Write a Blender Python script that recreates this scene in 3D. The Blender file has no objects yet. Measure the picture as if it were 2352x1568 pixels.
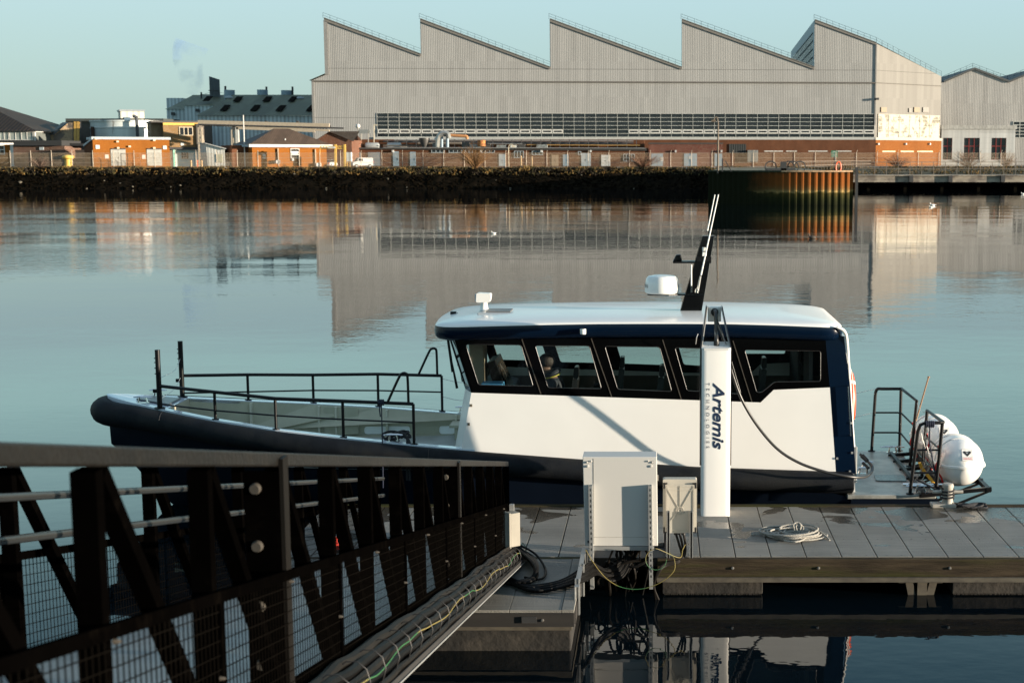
import bpy, bmesh, math, random
from mathutils import Vector, Matrix, noise
from mathutils.geometry import tessellate_polygon
random.seed(7)
C = bpy.context.scene.collection
sc = bpy.context.scene
R = math.radians
# ------------------------------------------------------------------ camera
# numbers below are in a 2352 x 1568 frame; principal point is off centre because the picture is a crop
F, PX, PY = 3267.0, 1513.0, 784.0
PITCH = math.atan(419 / F)
CP, SP = math.cos(PITCH), math.sin(PITCH)
CAMZ = 5.0
cam_d = bpy.data.cameras.new('camera')
cam = bpy.data.objects.new('camera', cam_d); C.objects.link(cam)
cam.location = (0, 0, CAMZ)
cam.rotation_euler = (R(90) - PITCH, 0, 0)
cam_d.sensor_width = 36.0
cam_d.lens = F / 2352 * 36.0
cam_d.shift_x = -(PX - 1176) / 2352
cam_d.clip_end = 6000
cam_d.clip_start = 0.1
cam_d.dof.use_dof = True
cam_d.dof.focus_distance = 19.0
cam_d.dof.aperture_fstop = 4.5
sc.camera = cam
# ------------------------------------------------------------------ light
SUN_AZ, SUN_EL = R(14.0), R(4.6)          # to the right of the picture, a little behind the viewer
sd = Vector((math.cos(SUN_AZ) * math.cos(SUN_EL), -math.sin(SUN_AZ) * math.cos(SUN_EL), math.sin(SUN_EL)))
sl = bpy.data.lights.new('sun', 'SUN'); sun = bpy.data.objects.new('sun', sl); C.objects.link(sun)
sun.rotation_euler = sd.to_track_quat('Z', 'Y').to_euler()
sun.location = (60, -20, 30)
sl.energy = 5.0; sl.angle = R(0.5); sl.color = (1.0, 0.86, 0.69)
w = bpy.data.worlds.new('World'); sc.world = w; w.use_nodes = True
nt = w.node_tree; nt.nodes.clear()
def wn(t): return nt.nodes.new(t)
out = wn('ShaderNodeOutputWorld'); bg = wn('ShaderNodeBackground'); sky = wn('ShaderNodeTexSky')
sky.sky_type = 'NISHITA'; sky.sun_disc = False
sky.sun_elevation = SUN_EL; sky.sun_rotation = math.atan2(sd.x, sd.y)
sky.air_density = 1.0; sky.dust_density = 0.6; sky.ozone_density = 1.0
tc = wn('ShaderNodeTexCoord'); sep = wn('ShaderNodeSeparateXYZ'); nt.links.new(tc.outputs['Generated'], sep.inputs[0])
# the sky texture is graded towards the photograph's cool winter-morning colours by height above the horizon
ramp = wn('ShaderNodeValToRGB'); nt.links.new(sep.outputs['Z'], ramp.inputs[0])
SKYT = [(0, (0.122, 0.195, 0.195, 1)), (0.05, (0.147, 0.224, 0.236, 1)), (0.11, (0.175, 0.256, 0.285, 1)), (0.15, (0.252, 0.407, 0.407, 1)), (0.22, (0.228, 0.379, 0.395, 1)), (0.29, (0.130, 0.236, 0.281, 1)), (0.37, (0.049, 0.126, 0.183, 1)), (0.5, (0.090, 0.151, 0.212, 1)), (1, (0.195, 0.244, 0.301, 1))]
e = ramp.color_ramp.elements
e[0].position, e[0].color = SKYT[0]; e[1].position, e[1].color = SKYT[-1]
for p_, c_ in SKYT[1:-1]:
    q_ = e.new(p_); q_.color = c_
dim = wn('ShaderNodeVectorMath'); dim.operation = 'SCALE'; dim.inputs[3].default_value = 1 / .15
nt.links.new(ramp.outputs[0], dim.inputs[0])
mul = wn('ShaderNodeMix'); mul.data_type = 'RGBA'; mul.inputs[0].default_value = .90
nt.links.new(sky.outputs[0], mul.inputs[6]); nt.links.new(dim.outputs[0], mul.inputs[7])
nt.links.new(mul.outputs[2], bg.inputs[0]); bg.inputs[1].default_value = 0.15
nt.links.new(bg.outputs[0], out.inputs[0])
sc.view_settings.view_transform = 'Standard'; sc.view_settings.look = 'None'
sc.view_settings.gamma = 1; sc.view_settings.exposure = 1.45
sc.render.engine = 'CYCLES'
sc.cycles.use_denoising = True
sc.cycles.max_bounces = 8; sc.cycles.transparent_max_bounces = 16; sc.cycles.glossy_bounces = 4
sc.cycles.sample_clamp_indirect = 6

# ------------------------------------------------------------------ picture <-> place
def ray(x, y):
    v = PY - y
    return Vector((x - PX, F * CP + v * SP, v * CP - F * SP))
def at(x, y, Y):
    r = ray(x, y); return Vector((0, 0, CAMZ)) + r * (Y / r.y)
def onz(x, y, z):
    r = ray(x, y); return Vector((0, 0, CAMZ)) + r * ((z - CAMZ) / r.z)
def V(*a): return Vector(a)

# ------------------------------------------------------------------ materials
MATS = {}
def mat(name, col=(.5, .5, .5), rough=.6, metal=0.0, var=0.12, vscale=3.0, bump=0.0, bscale=20.0, streak=None,
        spec=.5, coat=0.0, stretch=(1, 1, 1), col2=None, c2scale=2.0, c2lo=.45, c2hi=.6, emit=None, trans=0.0):
    """one procedural surface: base colour broken up by noise, optional second colour in patches, bump"""
    if name in MATS: return MATS[name]
    m = bpy.data.materials.new(name); m.use_nodes = True; t = m.node_tree; N = t.nodes; L = t.links
    b = N['Principled BSDF']
    tc = N.new('ShaderNodeTexCoord'); mp = N.new('ShaderNodeMapping'); mp.inputs['Scale'].default_value = stretch
    L.new(tc.outputs['Object'], mp.inputs[0])
    ns = N.new('ShaderNodeTexNoise'); ns.inputs['Scale'].default_value = vscale; ns.inputs['Detail'].default_value = 5
    L.new(mp.outputs[0], ns.inputs['Vector'])
    mr = N.new('ShaderNodeMapRange'); L.new(ns.outputs[0], mr.inputs[0])
    mr.inputs[1].default_value = .3; mr.inputs[2].default_value = .7
    mr.inputs[3].default_value = 1 - var; mr.inputs[4].default_value = 1 + var
    mx = N.new('ShaderNodeMix'); mx.data_type = 'RGBA'; mx.blend_type = 'MULTIPLY'; mx.inputs[0].default_value = 1
    mx.inputs[6].default_value = (*col, 1); L.new(mr.outputs[0], mx.inputs[7])
    c = mx.outputs[2]
    if col2 is not None:
        n2 = N.new('ShaderNodeTexNoise'); n2.inputs['Scale'].default_value = c2scale; n2.inputs['Detail'].default_value = 6
        n2.inputs['Roughness'].default_value = .62
        L.new(mp.outputs[0], n2.inputs['Vector'])
        r2 = N.new('ShaderNodeMapRange'); r2.inputs[1].default_value = c2lo; r2.inputs[2].default_value = c2hi; L.new(n2.outputs[0], r2.inputs[0])
        m2 = N.new('ShaderNodeMix'); m2.data_type = 'RGBA'; L.new(r2.outputs[0], m2.inputs[0]); L.new(c, m2.inputs[6]); m2.inputs[7].default_value = (*col2, 1)
        c = m2.outputs[2]
    L.new(c, b.inputs['Base Color'])
    b.inputs['Roughness'].default_value = rough; b.inputs['Metallic'].default_value = metal
    b.inputs['Specular IOR Level'].default_value = spec; b.inputs['Coat Weight'].default_value = coat
    if spec <= .05: b.inputs['IOR'].default_value = 1.03
    if trans: b.inputs['Transmission Weight'].default_value = trans
    if emit: b.inputs['Emission Color'].default_value = (*emit[0], 1); b.inputs['Emission Strength'].default_value = emit[1]
    if bump:
        n3 = N.new('ShaderNodeTexNoise'); n3.inputs['Scale'].default_value = bscale; n3.inputs['Detail'].default_value = 4
        L.new(mp.outputs[0], n3.inputs['Vector'])
        bp = N.new('ShaderNodeBump'); bp.inputs['Strength'].default_value = bump; bp.inputs['Distance'].default_value = .02
        L.new(n3.outputs[0], bp.inputs['Height']); L.new(bp.outputs[0], b.inputs['Normal'])
    m['_c'] = 1
    MATS[name] = m
    return m

def ribbed(name, col, period=.36, axis='X', depth=.05, rough=.55, dirt=.25, dark=.72, metal=0.0, seam=0.0, streak=.5):
    """profiled sheet cladding: ribs along one object axis, rain streaks, slightly different sheets"""
    if name in MATS: return MATS[name]
    m = mat(name, col, rough, metal, spec=.12); t = m.node_tree; N = t.nodes; L = t.links; b = N['Principled BSDF']
    tc = N.new('ShaderNodeTexCoord'); sp = N.new('ShaderNodeSeparateXYZ'); L.new(tc.outputs['Object'], sp.inputs[0])
    def M(op, a, bb=None):
        n = N.new('ShaderNodeMath'); n.operation = op
        for i, v in enumerate((a, bb)):
            if v is None: continue
            if isinstance(v, (int, float)): n.inputs[i].default_value = v
            else: L.new(v, n.inputs[i])
        return n.outputs[0]
    u = M('MULTIPLY', sp.outputs[axis], 1 / period)
    s = M('SINE', M('MULTIPLY', u, 6.28318))
    h = M('MULTIPLY', M('ADD', s, 1.0), .5)
    hh = N.new('ShaderNodeMapRange'); hh.inputs[1].default_value = .25; hh.inputs[2].default_value = .6; L.new(h, hh.inputs[0])
    groove = N.new('ShaderNodeMapRange'); groove.inputs[3].default_value = dark; groove.inputs[4].default_value = 1.0; L.new(hh.outputs[0], groove.inputs[0])
    # sheets
    wn_ = N.new('ShaderNodeTexWhiteNoise'); wn_.noise_dimensions = '2D'
    cv = N.new('ShaderNodeCombineXYZ'); L.new(M('FLOOR', M('MULTIPLY', sp.outputs[axis], 1 / (period * 3))), cv.inputs[0]); L.new(M('FLOOR', M('MULTIPLY', sp.outputs['Z'], 1 / 7.5)), cv.inputs[1])
    L.new(cv.outputs[0], wn_.inputs[0])
    sh = N.new('ShaderNodeMapRange'); sh.inputs[3].default_value = 1 - dirt * .55; sh.inputs[4].default_value = 1 + dirt * .35; L.new(wn_.outputs[0], sh.inputs[0])
    mp = N.new('ShaderNodeMapping'); mp.inputs['Scale'].default_value = (1.2, 1.2, .05); L.new(tc.outputs['Object'], mp.inputs[0])
    ns = N.new('ShaderNodeTexNoise'); ns.inputs['Scale'].default_value = 1.0; ns.inputs['Detail'].default_value = 6; L.new(mp.outputs[0], ns.inputs['Vector'])
    st = N.new('ShaderNodeMapRange'); st.inputs[1].default_value = .35; st.inputs[2].default_value = .7; st.inputs[3].default_value = 1 + dirt * .4; st.inputs[4].default_value = 1 - dirt * streak; L.new(ns.outputs[0], st.inputs[0])
    f = M('MULTIPLY', M('MULTIPLY', groove.outputs[0], sh.outputs[0]), st.outputs[0])
    if seam:
        fr = M('FRACT', M('MULTIPLY', sp.outputs['Z'], 1 / seam))
        f = M('MULTIPLY', f, M('ADD', M('MULTIPLY', M('GREATER_THAN', fr, .985), -.35), 1.0))
    mx = N.new('ShaderNodeMix'); mx.data_type = 'RGBA'; mx.blend_type = 'MULTIPLY'; mx.inputs[0].default_value = 1
    mx.inputs[6].default_value = (*col, 1); L.new(f, mx.inputs[7]); L.new(mx.outputs[2], b.inputs['Base Color'])
    bp = N.new('ShaderNodeBump'); bp.inputs['Strength'].default_value = .35; bp.inputs['Distance'].default_value = depth
    L.new(hh.outputs[0], bp.inputs['Height']); L.new(bp.outputs[0], b.inputs['Normal'])
    return m

def brick(name, c1, c2, mortar=(.35, .30, .25), scale=4.0, rough=.85, dirt=.3):
    if name in MATS: return MATS[name]
    m = mat(name, c1, rough, spec=.1); t = m.node_tree; N = t.nodes; L = t.links; b = N['Principled BSDF']
    tc = N.new('ShaderNodeTexCoord'); sp = N.new('ShaderNodeSeparateXYZ'); L.new(tc.outputs['Object'], sp.inputs[0])
    ad = N.new('ShaderNodeMath'); ad.operation = 'ADD'; L.new(sp.outputs[0], ad.inputs[0]); L.new(sp.outputs[1], ad.inputs[1])
    cv = N.new('ShaderNodeCombineXYZ'); L.new(ad.outputs[0], cv.inputs[0]); L.new(sp.outputs[2], cv.inputs[1])
    bk = N.new('ShaderNodeTexBrick'); bk.inputs['Scale'].default_value = scale
    bk.inputs['Color1'].default_value = (*c1, 1); bk.inputs['Color2'].default_value = (*c2, 1); bk.inputs['Mortar'].default_value = (*mortar, 1)
    bk.inputs['Mortar Size'].default_value = .012
    L.new(cv.outputs[0], bk.inputs['Vector'])
    ns = N.new('ShaderNodeTexNoise'); ns.inputs['Scale'].default_value = .45; ns.inputs['Detail'].default_value = 7; ns.inputs['Roughness'].default_value = .65
    mp = N.new('ShaderNodeMapping'); mp.inputs['Scale'].default_value = (1, 1, .5); L.new(tc.outputs['Object'], mp.inputs[0]); L.new(mp.outputs[0], ns.inputs['Vector'])
    mr = N.new('ShaderNodeMapRange'); mr.inputs[1].default_value = .3; mr.inputs[2].default_value = .7; mr.inputs[3].default_value = 1 - dirt; mr.inputs[4].default_value = 1 + dirt * .5; L.new(ns.outputs[0], mr.inputs[0])
    mx = N.new('ShaderNodeMix'); mx.data_type = 'RGBA'; mx.blend_type = 'MULTIPLY'; mx.inputs[0].default_value = 1
    L.new(bk.outputs[0], mx.inputs[6]); L.new(mr.outputs[0], mx.inputs[7]); L.new(mx.outputs[2], b.inputs['Base Color'])
    return m

def glassy(name, tint=(.6, .65, .62), clear=.6, rough=.02):
    """window glass: part see-through, part mirror"""
    if name in MATS: return MATS[name]
    m = bpy.data.materials.new(name); m.use_nodes = True; t = m.node_tree; N = t.nodes; L = t.links
    N.remove(N['Principled BSDF']); o = N['Material Output']
    tr = N.new('ShaderNodeBsdfTransparent'); tr.inputs[0].default_value = (*tint, 1)
    gl = N.new('ShaderNodeBsdfGlossy'); gl.inputs['Roughness'].default_value = rough; gl.inputs[0].default_value = (.9, .9, .9, 1)
    fr = N.new('ShaderNodeFresnel'); fr.inputs[0].default_value = 1.45
    mx = N.new('ShaderNodeMixShader'); L.new(fr.outputs[0], mx.inputs[0]); L.new(tr.outputs[0], mx.inputs[1]); L.new(gl.outputs[0], mx.inputs[2])
    L.new(mx.outputs[0], o.inputs[0]); MATS[name] = m
    return m

# ------------------------------------------------------------------ mesh building
class MB:
    def __init__(s): s.v = []; s.f = []; s.m = []; s.mi = 0; s.sm = []; s.smooth = False
    def add(s, vs, fs):
        k = len(s.v); s.v += [tuple(p) for p in vs]
        for f in fs: s.f.append([i + k for i in f]); s.m.append(s.mi); s.sm.append(s.smooth)
        return s
    def box(s, a, b):
        x0, y0, z0 = [min(a[i], b[i]) for i in range(3)]; x1, y1, z1 = [max(a[i], b[i]) for i in range(3)]
        return s.hexa([(x0, y0, z0), (x1, y0, z0), (x1, y1, z0), (x0, y1, z0), (x0, y0, z1), (x1, y0, z1), (x1, y1, z1), (x0, y1, z1)])
    def hexa(s, p):
        return s.add(p, [(0, 3, 2, 1), (4, 5, 6, 7), (0, 1, 5, 4), (1, 2, 6, 5), (2, 3, 7, 6), (3, 0, 4, 7)])
    def quad(s, *p): return s.add(p, [tuple(range(len(p)))])
    def bar(s, a, b, w, h=None, up=(0, 0, 1)):
        a = Vector(a); b = Vector(b); d = (b - a)
        if d.length < 1e-6: return s
        d.normalize(); h = h or w; u = Vector(up)
        if abs(d.dot(u)) > .99: u = Vector((0, 1, 0))
        x = d.cross(u).normalized() * w / 2; y = x.cross(d).normalized() * h / 2
        return s.hexa([a - x - y, a + x - y, a + x + y, a - x + y, b - x - y, b + x - y, b + x + y, b - x + y])
    def tube(s, pts, r, n=8, closed=False, caps=True):
        pts = [Vector(p) for p in pts]; N = len(pts); rs = r if isinstance(r, (list, tuple)) else [r] * N
        ring = []; prev = None
        for i, p in enumerate(pts):
            a = pts[(i - 1) % N] if (i > 0 or closed) else p; b = pts[(i + 1) % N] if (i < N - 1 or closed) else p
            d = (b - a); d = d.normalized() if d.length > 1e-9 else Vector((0, 0, 1))
            if prev is None:
                u = Vector((0, 0, 1)) if abs(d.z) < .9 else Vector((1, 0, 0)); x = d.cross(u).normalized()
            else:
                x = (prev - d * prev.dot(d)); x = x.normalized() if x.length > 1e-6 else d.orthogonal().normalized()
            prev = x; y = d.cross(x)
            ring.append([p + (x * math.cos(2 * math.pi * k / n) + y * math.sin(2 * math.pi * k / n)) * rs[i] for k in range(n)])
        k0 = len(s.v); sm = s.smooth; s.smooth = True
        vs = [q for rg in ring for q in rg]; fs = []
        for i in range(N if closed else N - 1):
            j = (i + 1) % N
            for k in range(n):
                fs.append((i * n + k, i * n + (k + 1) % n, j * n + (k + 1) % n, j * n + k))
        s.add(vs, fs); s.smooth = sm
        if caps and not closed:
            s.add(ring[0], [tuple(range(n))[::-1]]); s.add(ring[-1], [tuple(range(n))])
        return s
    def cyl(s, a, b, r, n=16, r2=None): return s.tube([a, b], [r, r if r2 is None else r2], n)
    def lathe(s, c, prof, n=24, axis='Z', sy=1.0):
        """prof: list of (radius, height)"""
        vs = []; c = Vector(c)
        for r_, h in prof:
            for k in range(n):
                a = 2 * math.pi * k / n
                p = (r_ * math.cos(a), sy * r_ * math.sin(a), h)
                if axis == 'X': p = (h, r_ * math.cos(a), sy * r_ * math.sin(a))
                if axis == 'Y': p = (r_ * math.cos(a), h, sy * r_ * math.sin(a))
                vs.append(c + Vector(p))
        fs = [(i * n + k, i * n + (k + 1) % n, (i + 1) * n + (k + 1) % n, (i + 1) * n + k) for i in range(len(prof) - 1) for k in range(n)]
        sm = s.smooth; s.smooth = True; s.add(vs, fs); s.smooth = sm
        m = len(prof) - 1
        s.add([vs[k] for k in range(n)], [tuple(range(n))]); s.add([vs[m * n + k] for k in range(n)], [tuple(range(n))])
        return s
    def loft(s, rings, closed=True, caps=(True, True), smooth=True):
        n = len(rings[0]); sm = s.smooth; s.smooth = smooth
        fs = []
        for i in range(len(rings) - 1):
            for k in range(n if closed else n - 1):
                fs.append((i * n + k, i * n + (k + 1) % n, (i + 1) * n + (k + 1) % n, (i + 1) * n + k))
        s.add([p for r_ in rings for p in r_], fs); s.smooth = sm
        if closed and caps[0]: s.add(rings[0], [tuple(range(n))[::-1]])
        if closed and caps[1]: s.add(rings[-1], [tuple(range(n))])
        return s
    def prism(s, poly, f0, f1, holes=()):
        """poly: 2-D outline; f0,f1 map (a,b)->3-D for the two faces"""
        loops = [list(poly)] + [list(h) for h in holes]
        tri = tessellate_polygon([[Vector((p[0], p[1], 0)) for p in l] for l in loops])
        flat = [p for l in loops for p in l]
        s.add([f0(*p) for p in flat], [tuple(t) for t in tri]); s.add([f1(*p) for p in flat], [tuple(t)[::-1] for t in tri])
        for l in loops:
            n = len(l); s.add([f0(*p) for p in l] + [f1(*p) for p in l], [(i, (i + 1) % n, n + (i + 1) % n, n + i) for i in range(n)])
        return s
    def sphere(s, c, r, n=12, m=8, sc_=(1, 1, 1)):
        c = Vector(c); vs = []
        for i in range(m + 1):
            th = math.pi * i / m
            for k in range(n):
                a = 2 * math.pi * k / n
                vs.append(c + Vector((r * sc_[0] * math.sin(th) * math.cos(a), r * sc_[1] * math.sin(th) * math.sin(a), r * sc_[2] * math.cos(th))))
        sm = s.smooth; s.smooth = True
        s.add(vs, [(i * n + k, (i + 1) * n + k, (i + 1) * n + (k + 1) % n, i * n + (k + 1) % n) for i in range(m) for k in range(n)]); s.smooth = sm
        return s
    def build(s, name, mats, parent=None, label=None, cat=None, group=None, kind=None, bevel=0, base=None, recalc=True, sharp=None):
        if not isinstance(mats, (list, tuple)): mats = [mats]
        if not s.v: return None
        if parent is not None: org = Vector(parent['_org']); 
        elif base is not None: org = Vector(base)
        else:
            xs = [p[0] for p in s.v]; ys = [p[1] for p in s.v]; zs = [p[2] for p in s.v]
            org = Vector(((min(xs) + max(xs)) / 2, (min(ys) + max(ys)) / 2, min(zs)))
        me = bpy.data.meshes.new(name)
        me.from_pydata([(p[0] - org.x, p[1] - org.y, p[2] - org.z) for p in s.v], [], s.f)
        for m_ in mats: me.materials.append(m_)
        me.polygons.foreach_set('material_index', s.m)
        me.polygons.foreach_set('use_smooth', s.sm)
        me.update()
        if recalc:
            bm = bmesh.new(); bm.from_mesh(me)
            bmesh.ops.remove_doubles(bm, verts=bm.verts, dist=1e-5)
            bmesh.ops.recalc_face_normals(bm, faces=bm.faces); bm.to_mesh(me); bm.free()
        if any(s.sm) or sharp: me.set_sharp_from_angle(angle=R(sharp or 38))
        o = bpy.data.objects.new(name, me); C.objects.link(o)
        o['_org'] = tuple(org)
        if parent is not None: o.parent = parent
        else: o.location = org
        if bevel:
            b = o.modifiers.new('bevel', 'BEVEL'); b.width = bevel; b.segments = 2; b.limit_method = 'ANGLE'; b.angle_limit = R(50)
        tag(o, label, cat, group, kind)
        return o
def tag(o, label=None, cat=None, group=None, kind=None):
    if label: o['label'] = label
    if cat: o['category'] = cat
    if group: o['group'] = group
    if kind: o['kind'] = kind
    return o
def thing(name, loc, label, cat, group=None):
    o = bpy.data.objects.new(name, None); C.objects.link(o); o.location = loc; o['_org'] = tuple(loc); o.empty_display_size = .2
    return tag(o, label, cat, group)
def copy_tree(o, loc=None, parent=None, rotz=None):
    c = o.copy(); C.objects.link(c)
    if parent is not None: c.parent = parent
    if loc is not None: c.location = loc
    if rotz is not None: c.rotation_euler.z = rotz
    for ch in [q for q in C.objects if q.parent == o]: copy_tree(ch, None, c)
    return c
def spline(pts, n=8):
    """Catmull-Rom through the points"""
    P = [Vector(p) for p in pts]; P = [P[0] * 2 - P[1]] + P + [P[-1] * 2 - P[-2]]; o = []
    for i in range(1, len(P) - 2):
        for k in range(n):
            t = k / n; a, b, c, d = P[i - 1:i + 3]
            o.append(.5 * ((2 * b) + (c - a) * t + (2 * a - 5 * b + 4 * c - d) * t * t + (3 * b - a - 3 * c + d) * t ** 3))
    o.append(P[-2]); return o
def rpoly(poly, r, n=4):
    """2-D polygon with rounded corners; r a number or one per corner"""
    o = []; N = len(poly)
    for i in range(N):
        p = Vector(poly[i]).to_2d(); a = Vector(poly[i - 1]).to_2d(); b = Vector(poly[(i + 1) % N]).to_2d()
        ri = r[i] if isinstance(r, (list, tuple)) else r
        da = (a - p); db = (b - p); ri = min(ri, da.length * .45, db.length * .45)
        if ri < 1e-5: o.append((p.x, p.y)); continue
        s_ = p + da.normalized() * ri; e_ = p + db.normalized() * ri
        for k in range(n + 1):
            t = k / n; q = s_ * (1 - t) ** 2 + p * 2 * t * (1 - t) + e_ * t * t; o.append((q.x, q.y))
    return o
class Wall:
    """a vertical plane through two ground points; hit() reads a picture point on it"""
    def __init__(s, p0, p1):
        s.p = Vector((p0[0], p0[1], 0)); s.e = (Vector((p1[0], p1[1], 0)) - s.p); s.len = s.e.length; s.e.normalize()
        s.n = Vector((s.e.y, -s.e.x, 0))         # towards the viewer
    def hit(s, x, y):
        r = ray(x, y); o = Vector((0, 0, CAMZ)); k = (s.p - o).dot(s.n) / r.dot(s.n); q = o + r * k
        return ((q - s.p).dot(s.e), q.z)
    def at(s, x, y, d=0):
        """picture point on the plane pushed d towards the viewer"""
        r = ray(x, y); o = Vector((0, 0, CAMZ)); k = (s.p + s.n * d - o).dot(s.n) / r.dot(s.n); return o + r * k
    def pt(s, a, z, d=0): q = s.p + s.e * a + s.n * d; return Vector((q.x, q.y, z))
    def box(s, mb, a0, z0, a1, z1, d0, d1):
        return mb.hexa([s.pt(a0, z0, d0), s.pt(a1, z0, d0), s.pt(a1, z0, d1), s.pt(a0, z0, d1), s.pt(a0, z1, d0), s.pt(a1, z1, d0), s.pt(a1, z1, d1), s.pt(a0, z1, d1)])
    def px(s, mb, x0, y0, x1, y1, d0, d1):
        """box seen as the picture rectangle x0,y0 - x1,y1 on this wall"""
        a0, z0 = s.hit(x0, y1); a1, z1 = s.hit(x1, y0)
        return s.box(mb, a0, z0, a1, z1, d0, d1)
def front(x0, x1, Y, th=0.0):
    """wall seen between picture columns x0 and x1, its left end at depth Y, turned th degrees towards the right"""
    k0, k1 = at(x0, 370, 1).x, at(x1, 370, 1).x; t = math.tan(R(th)); Y1 = (Y - t * k0 * Y) / (1 - t * k1)
    return Wall((k0 * Y, Y), (k1 * Y1, Y1))
# ------------------------------------------------------------------ background materials
GZ = 3.4
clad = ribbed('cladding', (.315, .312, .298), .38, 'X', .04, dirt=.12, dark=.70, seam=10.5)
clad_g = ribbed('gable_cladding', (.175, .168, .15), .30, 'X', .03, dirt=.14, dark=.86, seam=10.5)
blueclad = ribbed('blue_cladding', (.50, .56, .57), .9, 'X', .06, dirt=.25, dark=.66)
roofsheet = ribbed('green_roof_sheet', (.105, .115, .075), .8, 'X', .05, dirt=.5, dark=.7)
brk = brick('red_brick', (.125, .050, .025), (.092, .036, .018), mortar=(.10, .065, .042))
brko = brick('orange_brick', (.25, .086, .013), (.21, .068, .011), mortar=(.3, .13, .03), dirt=.15)
brkt = brick('tan_brick', (.235, .135, .05), (.195, .11, .04), dirt=.2)
brkd = brick('dark_brick', (.12, .06, .04), (.09, .045, .03))
white = mat('white_paint', (.50, .49, .46), .6, var=.12, spec=.15)
pale = mat('pale_render', (.50, .50, .46), .8, var=.10, col2=(.36, .35, .31), c2scale=1.2, c2lo=.55, c2hi=.75, stretch=(1, 1, .3))
darkm = mat('dark_metal', (.03, .03, .03), .55)
greym = mat('grey_metal', (.25, .27, .28), .5, metal=.3)
greyp = mat('grey_paint', (.32, .36, .38), .55)
bluegrey = mat('blue_grey_paint', (.20, .27, .32), .5)
dglass = mat('dark_glass', (.012, .015, .018), .08, var=.3, vscale=.4, spec=.5)
sglass = mat('painted_glare_glass', (.16, .15, .11), .5, var=.45, vscale=1.3, spec=.1, col2=(.36, .34, .28), c2scale=.6, c2lo=.45, c2hi=.5)
asphalt = mat('asphalt', (.10, .10, .095), .9, var=.2, vscale=.3, bump=.3)
rust = mat('rust', (.42, .16, .04), .85, var=.3, vscale=4, col2=(.16, .06, .025), c2scale=3)
yellowm = mat('yellow_paint', (.62, .38, .08), .5)
redm = mat('red_paint', (.55, .05, .02), .5)
woodm = mat('dead_wood', (.16, .09, .05), .9)

def win(W, parent, x0, y0, x1, y1, nx, ny, fm, gm, t=.09, d=.0, name='window'):
    a0, z0 = W.hit(x0, y1); a1, z1 = W.hit(x1, y0)
    b = MB(); f = t
    W.box(b, a0 - f, z0 - f, a1 + f, z0, d, d + .12); W.box(b, a0 - f, z1, a1 + f, z1 + f, d, d + .12)
    W.box(b, a0 - f, z0, a0, z1, d, d + .12); W.box(b, a1, z0, a1 + f, z1, d, d + .12)
    for i in range(1, nx): a = a0 + (a1 - a0) * i / nx; W.box(b, a - f / 2, z0, a + f / 2, z1, d + .03, d + .10)
    for j in range(1, ny): z = z0 + (z1 - z0) * j / ny; W.box(b, a0, z - f / 2, a1, z + f / 2, d + .035, d + .095)
    o = b.build(name, fm, parent)
    p = MB(); W.box(p, a0, z0, a1, z1, d - .02, d + .03); p.build('pane', gm, o)
    return o
def door(W, parent, x0, y0, x1, y1, m, d=0.0, name='door', leafs=1):
    a0, z0 = W.hit(x0, y1); a1, z1 = W.hit(x1, y0); b = MB(); n = leafs
    for i in range(n):
        W.box(b, a0 + (a1 - a0) * i / n + .015, z0, a0 + (a1 - a0) * (i + 1) / n - .015, z1, d, d + .08)
    o = b.build(name, m, parent)
    h = MB(); ah = a0 + (a1 - a0) * (.5 if n == 2 else .85); W.box(h, ah - .03, z0 + (z1 - z0) * .42, ah + .03, z0 + (z1 - z0) * .52, d + .08, d + .16); h.build('handle', darkm, o)
    return o
def wbox(W, parent, x0, y0, x1, y1, d0, d1, m, name, **k):
    b = MB(); W.px(b, x0, y0, x1, y1, d0, d1); return b.build(name, m, parent, **k)

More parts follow.
